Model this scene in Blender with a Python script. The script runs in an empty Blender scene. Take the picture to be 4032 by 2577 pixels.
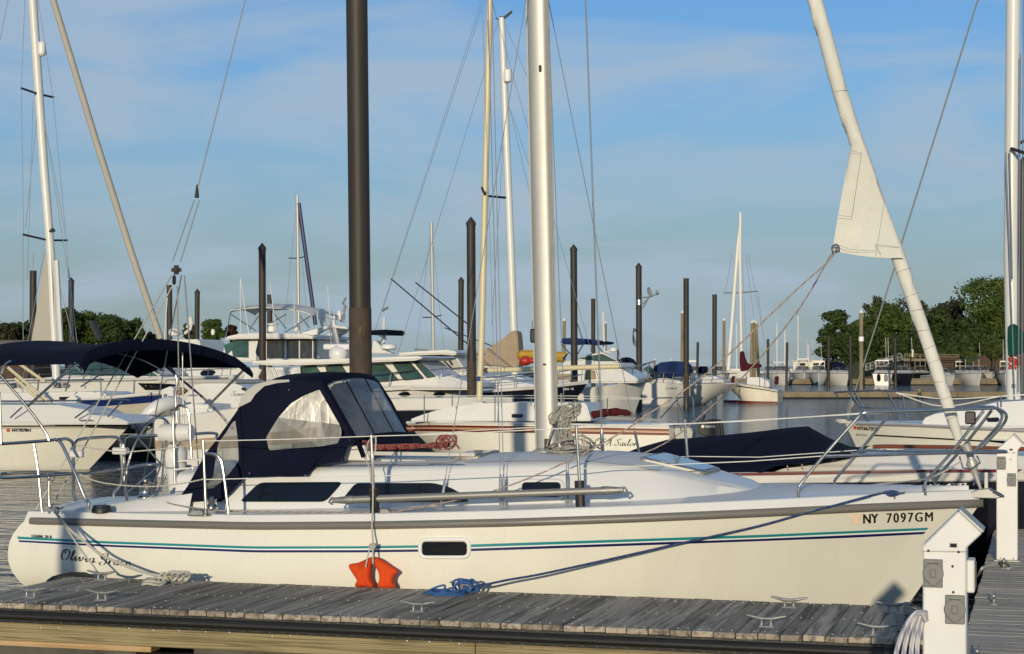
import bpy, bmesh, math, random
from mathutils import Vector, Matrix
random.seed(7)
R = math.radians
scene = bpy.context.scene
col = scene.collection

# ------------------------------------------------------------------ camera, sky, sun, exposure
CAMZ = 2.2            # eye height above the water
DOCKZ = 0.5           # deck of the floating docks
FPX = 7200.0          # focal length in photo pixels (4032 wide)
HX, HY = 2016.0, 1440.0
ANG = R(16.1)         # the slips run across the view, turned by this angle
CA, SA = math.cos(ANG), math.sin(ANG)

cam_d = bpy.data.cameras.new('camera')
cam = bpy.data.objects.new('camera', cam_d)
col.objects.link(cam)
cam.location = (0, 0, CAMZ)
cam.rotation_euler = (R(90), 0, 0)
cam_d.sensor_width = 36.0
cam_d.lens = 36.0 * FPX / 4032.0
cam_d.shift_y = (HY - 1288.5) / 4032.0
cam_d.clip_start = 0.1
cam_d.clip_end = 20000
scene.camera = cam

SUN_EL, SUN_HEAD = R(9.2), R(9.5)      # light travels this far right of the view direction
world = bpy.data.worlds.new('World')
scene.world = world
world.use_nodes = True
wn = world.node_tree.nodes
wl = world.node_tree.links
wn.clear()
w_out = wn.new('ShaderNodeOutputWorld')
w_bg = wn.new('ShaderNodeBackground')
w_sky = wn.new('ShaderNodeTexSky')
w_sky.sky_type = 'NISHITA'
w_sky.sun_disc = False
w_sky.sun_elevation = SUN_EL
w_sky.sun_rotation = R(180) + SUN_HEAD
w_sky.air_density = 1.0
w_sky.dust_density = 0.1
w_sky.ozone_density = 4.6
w_bg.inputs['Strength'].default_value = 0.115
# thin cirrus veils laid over the sky by direction
w_tc = wn.new('ShaderNodeTexCoord')
w_sep = wn.new('ShaderNodeSeparateXYZ')
wl.new(w_tc.outputs['Generated'], w_sep.inputs[0])
w_map = wn.new('ShaderNodeMapping')
w_map.inputs['Scale'].default_value = (5.0, 5.0, 22.0)
w_map.inputs['Rotation'].default_value = (0.0, R(14), 0.0)
wl.new(w_tc.outputs['Generated'], w_map.inputs[0])
w_n = wn.new('ShaderNodeTexNoise')
w_n.inputs['Scale'].default_value = 1.0
w_n.inputs['Detail'].default_value = 7.0
w_n.inputs['Roughness'].default_value = 0.52
w_n.inputs['Distortion'].default_value = 0.6
wl.new(w_map.outputs[0], w_n.inputs['Vector'])
w_r = wn.new('ShaderNodeValToRGB')
w_r.color_ramp.elements[0].position = 0.43
w_r.color_ramp.elements[0].color = (0, 0, 0, 1)
w_r.color_ramp.elements[1].position = 0.63
w_r.color_ramp.elements[1].color = (0.78, 0.78, 0.78, 1)
wl.new(w_n.outputs['Fac'], w_r.inputs[0])
w_mix = wn.new('ShaderNodeMix')
w_mix.data_type = 'RGBA'
w_mix.inputs[7].default_value = (2.75, 3.5, 4.3, 1)
wl.new(w_r.outputs[0], w_mix.inputs[0])
# low grey-blue haze all round the horizon
w_hr = wn.new('ShaderNodeMapRange'); w_hr.interpolation_type = 'SMOOTHSTEP'
w_hr.inputs['From Min'].default_value = 0.0; w_hr.inputs['From Max'].default_value = 0.20
w_hr.inputs['To Min'].default_value = 0.85; w_hr.inputs['To Max'].default_value = 0.0
wl.new(w_sep.outputs['Z'], w_hr.inputs[0])
w_hz = wn.new('ShaderNodeMix'); w_hz.data_type = 'RGBA'
w_hz.inputs[7].default_value = (1.95, 2.5, 2.75, 1)
wl.new(w_hr.outputs[0], w_hz.inputs[0])
w_tint = wn.new('ShaderNodeMix'); w_tint.data_type = 'RGBA'; w_tint.blend_type = 'MULTIPLY'
w_tint.inputs[0].default_value = 1.0; w_tint.inputs[7].default_value = (0.95, 0.90, 0.93, 1)
wl.new(w_sky.outputs[0], w_tint.inputs[6])
wl.new(w_tint.outputs[2], w_hz.inputs[6])
wl.new(w_hz.outputs[2], w_mix.inputs[6])
wl.new(w_mix.outputs[2], w_bg.inputs['Color'])
wl.new(w_bg.outputs[0], w_out.inputs['Surface'])

sun_d = bpy.data.lights.new('sun', 'SUN')
sun_d.energy = 2.6
sun_d.angle = R(0.6)
sun_d.color = (1.0, 0.87, 0.64)
sun = bpy.data.objects.new('sun', sun_d)
col.objects.link(sun)
_d = Vector((math.sin(SUN_HEAD) * math.cos(SUN_EL), math.cos(SUN_HEAD) * math.cos(SUN_EL), -math.sin(SUN_EL)))
sun.rotation_euler = _d.to_track_quat('-Z', 'Y').to_euler()
sun.location = (-10, -30, 20)

scene.view_settings.view_transform = 'Standard'
scene.view_settings.look = 'None'
scene.view_settings.exposure = 0.28
scene.view_settings.gamma = 1.0
scene.view_settings.use_curve_mapping = False
scene.render.engine = 'CYCLES'
scene.cycles.max_bounces = 8
scene.cycles.transparent_max_bounces = 16

# ------------------------------------------------------------------ frames
# u runs along the slips (bow of the white sloop at +u), v runs away across them
def w2l(X, Y, Z): return (X * CA - Y * SA, X * SA + Y * CA, Z)
def l2w(x, y, z): return (x * CA + y * SA, -x * SA + y * CA, z)
def at(px, py, v):
    k = (px - HX) / FPX
    Y = v / (CA + k * SA)
    return w2l(k * Y, Y, CAMZ - (py - HY) / FPX * Y)
def atY(px, py, Y):
    return w2l((px - HX) / FPX * Y, Y, CAMZ - (py - HY) / FPX * Y)
def on(px, py, fy, v0=14.0):
    v = v0
    for _ in range(12):
        p = at(px, py, v)
        v = 0.5 * v + 0.5 * fy(p[0], p[2])
    return at(px, py, v)
def proj(p):
    X, Y, Z = l2w(*p)
    return HX + FPX * X / Y, HY - FPX * (Z - CAMZ) / Y
def ZM(ox, oy, s): return lambda x, y: (ox + x / s, oy + y / s)
A1, A2, A3, A4, A5 = [ZM(o, 1000, 2.199) for o in (0, 800, 1600, 2400, 3032)]
B1 = ZM(0, 1600, 2.199); B2 = ZM(800, 1450, 2.199)
B3, B4, B5 = [ZM(o, 1550, 2.199) for o in (1600, 2400, 3032)]
C1, C2, C3 = [ZM(o, 1977, 2.408) for o in (0, 1000, 2000)]
C4 = ZM(3032, 1877, 2.199)
D1, D2, D3 = [ZM(o, 0, 1.399) for o in (0, 1500, 3032)]
DD = ZM(0, 0, 1 / 1.6744)
def pts(zm, v, l): return [at(*zm(x, y), v) for x, y in l]
def ptsY(zm, Y, l): return [atY(*zm(x, y), Y) for x, y in l]
def smooth_path(P, n=6, closed=False):
    P = [Vector(p) for p in P]
    out = []
    m = len(P)
    rng = range(m if closed else m - 1)
    for i in rng:
        p0 = P[(i - 1) % m] if (closed or i > 0) else P[0] * 2 - P[1]
        p1 = P[i]; p2 = P[(i + 1) % m]
        p3 = P[(i + 2) % m] if (closed or i + 2 < m) else P[-1] * 2 - P[-2]
        for k in range(n):
            t = k / n
            out.append(0.5 * ((2 * p1) + (p2 - p0) * t + (2 * p0 - 5 * p1 + 4 * p2 - p3) * t * t + (3 * p1 - p0 - 3 * p2 + p3) * t ** 3))
    if not closed: out.append(P[-1])
    return out
def interp(tab, x):
    if x <= tab[0][0]: return tab[0][1]
    for (a, b), (c, d) in zip(tab, tab[1:]):
        if x <= c: return b + (d - b) * (x - a) / (c - a)
    return tab[-1][1]
def round_poly(P, r=0.3, n=4):
    P = [Vector(p) for p in P]; m = len(P); out = []
    for i in range(m):
        a, b, c = P[i - 1], P[i], P[(i + 1) % m]
        e = min((a - b).length, (c - b).length) * 0.5
        d = min(r, e)
        s = b + (a - b).normalized() * d; t = b + (c - b).normalized() * d
        for k in range(n + 1):
            q = k / n
            out.append((1 - q) ** 2 * s + 2 * q * (1 - q) * b + q * q * t)
    return out
def resample(P, n, closed=True):
    P = [Vector(p) for p in P]
    if closed: P = P + [P[0]]
    L = [0]
    for a, b in zip(P, P[1:]): L.append(L[-1] + (b - a).length)
    out = []; j = 0
    m = n if closed else n - 1
    for k in range(n):
        d = L[-1] * k / m
        while j < len(L) - 2 and L[j + 1] < d: j += 1
        s = L[j + 1] - L[j]
        out.append(P[j].lerp(P[j + 1], (d - L[j]) / s if s > 1e-9 else 0))
    return out

# ------------------------------------------------------------------ mesh builder
BASE = {}
class MB:
    def __init__(s): s.v = []; s.f = []; s.uv = {}
    def face(s, P):
        i = len(s.v); s.v += [tuple(p) for p in P]; s.f.append(tuple(range(i, i + len(P)))); return s
    def hexa(s, a, b):
        i = len(s.v); s.v += [tuple(p) for p in a] + [tuple(p) for p in b]
        n = len(a)
        s.f.append(tuple(range(i + n - 1, i - 1, -1))); s.f.append(tuple(range(i + n, i + 2 * n)))
        for k in range(n):
            q = (k + 1) % n
            s.f.append((i + k, i + q, i + n + q, i + n + k))
        return s
    def box(s, x0, x1, y0, y1, z0, z1):
        return s.hexa([(x0, y0, z0), (x1, y0, z0), (x1, y1, z0), (x0, y1, z0)], [(x0, y0, z1), (x1, y0, z1), (x1, y1, z1), (x0, y1, z1)])
    def prism(s, P, off):
        o = Vector(off)
        return s.hexa(P, [Vector(p) + o for p in P])
    def grid(s, rows, closed=False):
        i = len(s.v); n = len(rows[0])
        for r in rows: s.v += [tuple(p) for p in r]
        for a in range(len(rows) - 1):
            for b in range(n if closed else n - 1):
                q = (b + 1) % n
                s.f.append((i + a * n + b, i + a * n + q, i + (a + 1) * n + q, i + (a + 1) * n + b))
        return s
    def loft(s, rows, caps=True):
        i = len(s.v); n = len(rows[0])
        s.grid(rows, True)
        if caps:
            s.f.append(tuple(range(i + n - 1, i - 1, -1)))
            k = i + (len(rows) - 1) * n
            s.f.append(tuple(range(k, k + n)))
        return s
    def ring(s, O, I, n=48):
        O = resample(O, n); I = resample(I, n)
        return s.grid([O, I], True)
    def tube(s, P, r, n=8, closed=False, caps=True):
        P = [Vector(p) for p in P]; m = len(P)
        rr = r if isinstance(r, (list, tuple)) else [r] * m
        i0 = len(s.v); T = []
        for i in range(m):
            if closed: t = P[(i + 1) % m] - P[i - 1]
            else: t = P[min(i + 1, m - 1)] - P[max(i - 1, 0)]
            T.append(t.normalized() if t.length > 1e-9 else Vector((0, 0, 1)))
        up = Vector((0, 0, 1)) if abs(T[0].z) < 0.9 else Vector((1, 0, 0))
        nx = T[0].cross(up).normalized(); Ls = [0]
        for i in range(m):
            nx = (nx - T[i] * nx.dot(T[i])).normalized(); ny = T[i].cross(nx)
            if i: Ls.append(Ls[-1] + (P[i] - P[i - 1]).length)
            for k in range(n):
                a = 2 * math.pi * k / n
                s.v.append(tuple(P[i] + (nx * math.cos(a) + ny * math.sin(a)) * rr[i]))
        for i in range(m if closed else m - 1):
            j = (i + 1) % m
            for k in range(n):
                q = (k + 1) % n
                la, lb = Ls[i], (Ls[j] if j else Ls[i] + (P[0] - P[i]).length)
                s.uv[len(s.f)] = [(la, k / n), (la, (k + 1) / n), (lb, (k + 1) / n), (lb, k / n)]
                s.f.append((i0 + i * n + k, i0 + i * n + q, i0 + j * n + q, i0 + j * n + k))
        if caps and not closed:
            s.f.append(tuple(range(i0 + n - 1, i0 - 1, -1)))
            k = i0 + (m - 1) * n
            s.f.append(tuple(range(k, k + n)))
        return s
    def lathe(s, prof, c=(0, 0, 0), n=16, axis=(0, 0, 1)):
        ax = Vector(axis).normalized()
        e1 = ax.orthogonal().normalized(); e2 = ax.cross(e1); c = Vector(c)
        rows = []
        for r, z in prof:
            rows.append([c + ax * z + (e1 * math.cos(2 * math.pi * k / n) + e2 * math.sin(2 * math.pi * k / n)) * max(r, 1e-4) for k in range(n)])
        return s.loft(rows)
    def ball(s, c, r, n=12, sc=(1, 1, 1)):
        rows = []
        for i in range(n // 2 + 1):
            a = math.pi * i / (n // 2)
            rr = max(math.sin(a), 1e-3)
            rows.append([(c[0] + r * sc[0] * rr * math.cos(2 * math.pi * k / n), c[1] + r * sc[1] * rr * math.sin(2 * math.pi * k / n), c[2] - r * sc[2] * math.cos(a)) for k in range(n)])
        return s.loft(rows)
    def add(s, vs, fs, fn=None):
        i = len(s.v)
        s.v += [tuple(fn(p) if fn else p) for p in vs]
        s.f += [tuple(i + k for k in f) for f in fs]
        return s
    def thick(s, d):
        """close an open sheet by giving it thickness d (Vector or scalar up)"""
        d = Vector(d) if not isinstance(d, (int, float)) else Vector((0, 0, d))
        n = len(s.v); s.v += [tuple(Vector(p) + d) for p in s.v[:n]]
        ed = {}
        fs = list(s.f)
        for f in fs:
            for a, b in zip(f, f[1:] + f[:1]): ed[(a, b)] = 1
        s.f += [tuple(n + k for k in reversed(f)) for f in fs]
        for (a, b) in ed:
            if (b, a) not in ed: s.f.append((b, a, n + a, n + b))
        return s
    def build(s, name, mat, parent=None, base=None, smooth=30, bevel=0, own=False, segs=1):
        me = bpy.data.meshes.new(name)
        b = Vector((0, 0, 0)) if own else Vector(BASE[parent] if parent is not None else (base or (0, 0, 0)))
        me.from_pydata([tuple(Vector(p) - b) for p in s.v], [], s.f)
        if s.uv:
            ul = me.uv_layers.new(name='UVMap')
            for pi, uvs in s.uv.items():
                ls = me.polygons[pi].loop_start
                for k, q in enumerate(uvs): ul.data[ls + k].uv = q
        bm = bmesh.new(); bm.from_mesh(me)
        bmesh.ops.remove_doubles(bm, verts=bm.verts, dist=1e-5)
        bmesh.ops.recalc_face_normals(bm, faces=bm.faces)
        if bevel:
            es = [e for e in bm.edges if len(e.link_faces) == 2 and e.calc_face_angle(0) > R(35)]
            bmesh.ops.bevel(bm, geom=es, offset=bevel, segments=segs, affect='EDGES', clamp_overlap=True)
        bm.to_mesh(me); bm.free()
        if smooth:
            me.shade_smooth()
            me.set_sharp_from_angle(angle=R(smooth))
        me.materials.append(mat)
        o = bpy.data.objects.new(name, me)
        col.objects.link(o)
        if parent is not None:
            o.parent = parent; BASE[o] = BASE[parent]
        else:
            o.location = l2w(*(base or (0, 0, 0))); o.rotation_euler = (0, 0, -ANG); BASE[o] = tuple(base or (0, 0, 0))
        return o
def tag(o, label=None, cat=None, group=None, kind=None):
    if label: o['label'] = label
    if cat: o['category'] = cat
    if group: o['group'] = group
    if kind: o['kind'] = kind
    return o
def thing(name, label, cat, base=(0, 0, 0), group=None, rz=0):
    o = bpy.data.objects.new(name, None)
    o.empty_display_size = 0.2
    col.objects.link(o)
    o.location = l2w(*base); o.rotation_euler = (0, 0, -ANG + rz)
    BASE[o] = tuple(base)
    return tag(o, label, cat, group)
KIDS = {}
def kids(o): return [c for c in bpy.data.objects if c.parent == o]
def dup(o, base, label=None, group=None, rz=0, sc=None, parent=None):
    """copy a thing with its parts and sub-parts (mesh data shared)"""
    c = o.copy(); col.objects.link(c)
    c.location = l2w(*base); c.rotation_euler = (0, 0, -ANG + rz); BASE[c] = tuple(base)
    if sc: c.scale = sc
    if label: c['label'] = label
    if group: c['group'] = group
    for k in kids(o):
        k2 = k.copy(); col.objects.link(k2); k2.parent = c
        for g in kids(k):
            g2 = g.copy(); col.objects.link(g2); g2.parent = k2
    return c
def share(o, parent, loc, rz=0, sc=None):
    """another copy of a part under a parent, mesh shared, loc in the u-v frame"""
    c = o.copy(); col.objects.link(c); c.parent = parent
    c.location = Vector(loc) - Vector(BASE[parent]); c.rotation_euler = (0, 0, rz)
    if sc: c.scale = sc
    BASE[c] = BASE[parent]
    return c

# ------------------------------------------------------------------ materials
def newmat(name):
    m = bpy.data.materials.new(name); m.use_nodes = True
    return m, m.node_tree.nodes, m.node_tree.links, m.node_tree.nodes['Principled BSDF']
def M(name, c, rough=0.5, metal=0.0, var=0.08, vs=3.0, bump=0.0, bs=60.0, coat=0.0, st=(1, 1, 1), spec=0.5, c2=None, c2t=(0.55, 0.75), c2s=2.0, rvar=0.0, obj_rand=0.0, bst=None):
    m, n, l, p = newmat(name)
    tc = n.new('ShaderNodeTexCoord'); mp = n.new('ShaderNodeMapping')
    mp.inputs['Scale'].default_value = st
    l.new(tc.outputs['Object'], mp.inputs[0])
    oi = n.new('ShaderNodeObjectInfo')
    ad = n.new('ShaderNodeVectorMath'); ad.operation = 'ADD'
    ml = n.new('ShaderNodeVectorMath'); ml.operation = 'SCALE'; ml.inputs[0].default_value = (17, 31, 23)
    l.new(oi.outputs['Random'], ml.inputs['Scale'])
    l.new(mp.outputs[0], ad.inputs[0]); l.new(ml.outputs[0], ad.inputs[1])
    no = n.new('ShaderNodeTexNoise'); no.inputs['Scale'].default_value = vs; no.inputs['Detail'].default_value = 6
    no.inputs['Roughness'].default_value = 0.62
    l.new(ad.outputs[0], no.inputs['Vector'])
    mr = n.new('ShaderNodeMapRange'); mr.inputs['From Min'].default_value = 0.25; mr.inputs['From Max'].default_value = 0.75
    mr.inputs['To Min'].default_value = 1 - var; mr.inputs['To Max'].default_value = 1 + var
    l.new(no.outputs['Fac'], mr.inputs[0])
    val = mr.outputs[0]
    if obj_rand:
        m2 = n.new('ShaderNodeMapRange'); m2.inputs['To Min'].default_value = 1 - obj_rand; m2.inputs['To Max'].default_value = 1 + obj_rand
        l.new(oi.outputs['Random'], m2.inputs[0])
        mm = n.new('ShaderNodeMath'); mm.operation = 'MULTIPLY'
        l.new(val, mm.inputs[0]); l.new(m2.outputs[0], mm.inputs[1]); val = mm.outputs[0]
    sc = n.new('ShaderNodeVectorMath'); sc.operation = 'SCALE'
    l.new(val, sc.inputs['Scale'])
    if c2:
        n2 = n.new('ShaderNodeTexNoise'); n2.inputs['Scale'].default_value = c2s; n2.inputs['Detail'].default_value = 7; n2.inputs['Roughness'].default_value = 0.65
        l.new(ad.outputs[0], n2.inputs['Vector'])
        m3 = n.new('ShaderNodeMapRange'); m3.interpolation_type = 'SMOOTHSTEP'
        m3.inputs['From Min'].default_value = c2t[0]; m3.inputs['From Max'].default_value = c2t[1]
        l.new(n2.outputs['Fac'], m3.inputs[0])
        mx = n.new('ShaderNodeMix'); mx.data_type = 'RGBA'
        mx.inputs[6].default_value = (*c, 1); mx.inputs[7].default_value = (*c2, 1)
        l.new(m3.outputs[0], mx.inputs[0]); l.new(mx.outputs[2], sc.inputs[0])
    else:
        sc.inputs[0].default_value = c
    l.new(sc.outputs[0], p.inputs['Base Color'])
    p.inputs['Roughness'].default_value = rough
    if rvar:
        m4 = n.new('ShaderNodeMapRange'); m4.inputs['From Min'].default_value = 0.3; m4.inputs['From Max'].default_value = 0.7
        m4.inputs['To Min'].default_value = max(rough - rvar, 0.02); m4.inputs['To Max'].default_value = rough + rvar
        l.new(no.outputs['Fac'], m4.inputs[0]); l.new(m4.outputs[0], p.inputs['Roughness'])
    p.inputs['Metallic'].default_value = metal
    p.inputs['Specular IOR Level'].default_value = spec
    if coat:
        p.inputs['Coat Weight'].default_value = coat; p.inputs['Coat Roughness'].default_value = 0.08
    if bump:
        nb = n.new('ShaderNodeTexNoise'); nb.inputs['Scale'].default_value = bs; nb.inputs['Detail'].default_value = 4
        if bst:
            mb = n.new('ShaderNodeMapping'); mb.inputs['Scale'].default_value = bst
            l.new(tc.outputs['Object'], mb.inputs[0]); l.new(mb.outputs[0], nb.inputs['Vector'])
        else: l.new(ad.outputs[0], nb.inputs['Vector'])
        bp = n.new('ShaderNodeBump'); bp.inputs['Strength'].default_value = bump; bp.inputs['Distance'].default_value = 0.02
        l.new(nb.outputs['Fac'], bp.inputs['Height']); l.new(bp.outputs[0], p.inputs['Normal'])
    return m
def rope_mat(name, c, fleck=None, pitch=30.0, ftwist=2.0):
    """braided rope: fine twisted strands along the UV, with coloured tracer flecks"""
    m, n, l, p = newmat(name)
    uv = n.new('ShaderNodeUVMap'); sp = n.new('ShaderNodeSeparateXYZ'); l.new(uv.outputs[0], sp.inputs[0])
    def math_(op, a, b):
        q = n.new('ShaderNodeMath'); q.operation = op
        for i, k in enumerate((a, b)):
            if isinstance(k, (int, float)): q.inputs[i].default_value = k
            elif k is not None: l.new(k, q.inputs[i])
        return q.outputs[0]
    ph = math_('ADD', math_('MULTIPLY', sp.outputs[0], pitch * 6.283), math_('MULTIPLY', sp.outputs[1], 6.283 * 3))
    sn = math_('SINE', ph, None)
    sh = math_('ADD', math_('MULTIPLY', sn, 0.14), 0.86)
    sc = n.new('ShaderNodeVectorMath'); sc.operation = 'SCALE'; l.new(sh, sc.inputs['Scale'])
    if fleck:
        f1 = math_('SINE', math_('ADD', math_('MULTIPLY', sp.outputs[0], 6.283 * 11), math_('MULTIPLY', sp.outputs[1], 6.283 * ftwist)), None)
        g = math_('GREATER_THAN', f1, 0.45)
        mx = n.new('ShaderNodeMix'); mx.data_type = 'RGBA'; mx.inputs[6].default_value = (*c, 1); mx.inputs[7].default_value = (*fleck, 1)
        l.new(g, mx.inputs[0]); l.new(mx.outputs[2], sc.inputs[0])
    else: sc.inputs[0].default_value = c
    l.new(sc.outputs[0], p.inputs['Base Color'])
    p.inputs['Roughness'].default_value = 0.85
    bp = n.new('ShaderNodeBump'); bp.inputs['Strength'].default_value = 0.6; bp.inputs['Distance'].default_value = 0.004
    l.new(sn, bp.inputs['Height']); l.new(bp.outputs[0], p.inputs['Normal'])
    return m
def glassy(name, tint, alpha, rough=0.05):
    """clear vinyl / glass: part see-through, part reflecting sheet"""
    m, n, l, p = newmat(name)
    p.inputs['Base Color'].default_value = (*tint, 1); p.inputs['Roughness'].default_value = rough
    p.inputs['Specular IOR Level'].default_value = 0.6
    tc = n.new('ShaderNodeTexCoord'); mp = n.new('ShaderNodeMapping'); mp.inputs['Scale'].default_value = (3.0, 1.0, 1.2); l.new(tc.outputs['Object'], mp.inputs[0])
    no = n.new('ShaderNodeTexNoise'); no.inputs['Scale'].default_value = 2.2; no.inputs['Detail'].default_value = 3; no.inputs['Distortion'].default_value = 1.2
    l.new(mp.outputs[0], no.inputs['Vector'])
    bp = n.new('ShaderNodeBump'); bp.inputs['Strength'].default_value = 0.10; bp.inputs['Distance'].default_value = 0.03
    l.new(no.outputs['Fac'], bp.inputs['Height']); l.new(bp.outputs[0], p.inputs['Normal'])
    tr = n.new('ShaderNodeBsdfTransparent'); mx = n.new('ShaderNodeMixShader')
    mr = n.new('ShaderNodeMapRange'); mr.inputs['From Min'].default_value = 0.3; mr.inputs['From Max'].default_value = 0.75
    mr.inputs['To Min'].default_value = alpha * 0.8; mr.inputs['To Max'].default_value = min(alpha * 1.35, 1)
    l.new(no.outputs['Fac'], mr.inputs[0]); l.new(mr.outputs[0], mx.inputs[0])
    l.new(tr.outputs[0], mx.inputs[1]); l.new(p.outputs[0], mx.inputs[2])
    l.new(mx.outputs[0], n['Material Output'].inputs['Surface'])
    return m

m_hull = M('cream_gelcoat', (0.765, 0.735, 0.63), 0.28, var=0.03, vs=2.2, coat=0.3, st=(1.0, 1.0, .55), c2=(0.72, 0.675, 0.565), c2t=(0.50, 0.80), c2s=1.3, rvar=0.08, bump=.03, bs=1.6)
m_white = M('white_gelcoat', (0.71, 0.70, 0.67), 0.32, var=0.03, vs=2.0, coat=0.2, rvar=0.06)
m_whiteb = M('boat_white', (0.70, 0.68, 0.63), 0.34, var=0.05, vs=1.0, coat=0.15, c2=(0.60, 0.56, 0.47), c2t=(0.5, 0.8), c2s=1.2)
m_beige = M('beige_hull', (0.66, 0.60, 0.48), 0.35, var=0.06, vs=1.0, c2=(0.55, 0.48, 0.36), c2t=(0.5, 0.8), c2s=1.5)
m_nonskid = M('nonskid_deck', (0.66, 0.67, 0.66), 0.6, var=0.05, vs=5.0, bump=0.12, bs=260)
m_canvas = M('navy_canvas', (0.0035, 0.005, 0.018), 0.85, var=0.3, vs=4.0, bump=0.35, bs=9, spec=0.15)
m_canvasb = M('blue_canvas', (0.010, 0.026, 0.10), 0.85, var=0.2, vs=4.0, bump=0.2, bs=14, spec=0.25)
m_greyc = M('grey_canvas', (0.46, 0.44, 0.40), 0.85, var=0.10, vs=4.0, bump=0.2, bs=14, spec=0.25)
m_tan = M('tan_canvas', (0.36, 0.28, 0.19), 0.9, var=0.12, vs=2.5, bump=0.4, bs=5, spec=0.2)
m_maroon = M('maroon_canvas', (0.065, 0.009, 0.012), 0.9, var=0.15, vs=3, bump=0.3, bs=8, spec=0.2)
m_greenc = M('green_canvas', (0.004, 0.06, 0.045), 0.9, var=0.15, vs=3, bump=0.3, bs=8, spec=0.2)
m_white_c = M('white_canvas', (0.62, 0.60, 0.56), 0.85, var=0.08, vs=3, bump=0.2, bs=10, spec=0.2)
m_vinyl = glassy('clear_vinyl', (0.15, 0.15, 0.14), 0.64, 0.26)
m_glass = M('tinted_window', (0.006, 0.007, 0.008), 0.06, var=0.3, vs=2.0, spec=0.6, coat=0.3)
m_glassg = M('green_glass', (0.045, 0.095, 0.078), 0.06, var=0.6, vs=1.2, spec=0.7, coat=0.3)
m_vdark = glassy('smoked_vinyl', (0.05, 0.055, 0.05), 0.6, 0.08)
m_steel = M('stainless_steel', (0.56, 0.535, 0.49), 0.24, metal=1.0, var=0.06, vs=8, rvar=0.05)
m_alu = M('anodised_aluminium', (0.46, 0.45, 0.42), 0.5, metal=0.45, var=0.06, vs=2.0, st=(6, 6, 0.4), rvar=0.06)
m_pole = M('grey_pole', (0.30, 0.29, 0.26), 0.45, metal=.5, var=.12, vs=3, st=(.5, 4, 4))
m_galv = M('galvanised_iron', (0.30, 0.30, 0.285), 0.5, metal=0.6, var=0.18, vs=14, rvar=0.1)
m_wire = M('steel_wire', (0.42, 0.42, 0.41), 0.35, metal=0.7, var=0.05)
m_wwire = M('coated_lifeline', (0.72, 0.71, 0.66), 0.5, var=0.08, vs=6)
m_mastw = M('white_mast_paint', (0.68, 0.67, 0.63), 0.35, var=0.05, vs=1.0, st=(4, 4, .3))
m_mastc = M('cream_mast_paint', (0.62, 0.54, 0.34), 0.4, var=0.08, vs=1.0, st=(4, 4, .4))
m_sail = M('furled_sail_cloth', (0.68, 0.66, 0.59), 0.8, var=0.10, vs=1.6, bump=0.5, bs=7, c2=(0.56, 0.54, 0.48), c2t=(0.52, 0.8), c2s=3.0, spec=0.25)
m_sailg = M('grey_sail_cloth', (0.42, 0.39, 0.33), 0.8, var=0.08, vs=2, bump=0.2, bs=10, spec=0.2)
m_stitch = M('stitching', (0.24, 0.22, 0.18), 0.9)
m_teal = M('teal_stripe', (0.012, 0.23, 0.25), 0.35, var=0.04)
m_navy = M('navy_stripe', (0.010, 0.012, 0.085), 0.35, var=0.04)
m_pwhite = M('white_stripe', (0.84, 0.84, 0.82), 0.35, var=0.02)
m_red = M('dark_red_stripe', (0.14, 0.010, 0.007), 0.4, var=0.08)
m_gold = M('tan_stripe', (0.60, 0.42, 0.24), 0.4, var=0.06)
m_blues = M('blue_stripe', (0.012, 0.03, 0.14), 0.35, var=0.05)
m_rub = M('grey_rubrail', (0.17, 0.16, 0.14), 0.4, var=0.08, vs=2, st=(.6, 3, 3))
m_black = M('black_paint', (0.008, 0.008, 0.010), 0.35, var=0.1)
m_dark = M('dark_plastic', (0.018, 0.018, 0.018), 0.5, var=0.15)
m_dhull = M('dark_navy_hull', (0.010, 0.012, 0.020), 0.2, var=0.1, coat=0.4)
m_rubber = M('black_rubber', (0.014, 0.014, 0.013), 0.6, var=0.3, vs=8, st=(.5, 2, 2), bump=0.15, bs=40)
m_plast = M('white_plastic', (0.69, 0.68, 0.66), 0.4, var=0.04, vs=3)
m_gplast = M('grey_plastic', (0.16, 0.165, 0.155), 0.5, var=0.08, vs=6)
m_orange = M('orange_fabric', (0.66, 0.07, 0.012), 0.85, var=0.14, vs=6, bump=0.7, bs=11, c2=(0.42, 0.035, 0.01), c2t=(0.5, 0.75), c2s=4, spec=0.2)
m_redp = M('red_plastic', (0.42, 0.035, 0.016), 0.4, var=0.1)
m_yellow = M('yellow_kayak', (0.44, 0.25, 0.012), 0.5, var=0.1)
m_decal = M('registration_decal', (0.86, 0.66, 0.50), 0.5, var=0.15, vs=30)
m_decalr = M('orange_decal', (0.60, 0.10, 0.04), 0.5, var=0.15, vs=30)
m_radome = M('radome_white', (0.78, 0.77, 0.74), 0.4, var=0.03)
m_teak = M('varnished_teak', (0.16, 0.045, 0.014), 0.3, var=0.2, vs=6, st=(.5, 6, 6), coat=0.4)
r_white = rope_mat('white_rope', (0.60, 0.57, 0.49))
m_halyard = M('plain_halyard', (0.36, 0.34, 0.29), .8, var=.15, vs=8)
r_grey = rope_mat('grey_halyard', (0.40, 0.38, 0.33))
r_pink = rope_mat('flecked_rope', (0.52, 0.46, 0.40), (0.36, 0.20, 0.16))
r_blue = rope_mat('blue_rope', (0.022, 0.045, 0.14), (0.05, 0.10, 0.26), 40)
r_bluel = rope_mat('bright_blue_rope', (0.03, 0.11, 0.34), (0.05, 0.16, 0.42), 40)
r_red = rope_mat('red_rope', (0.24, 0.010, 0.012), (0.38, 0.22, 0.19), 30, 3.0)
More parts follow.
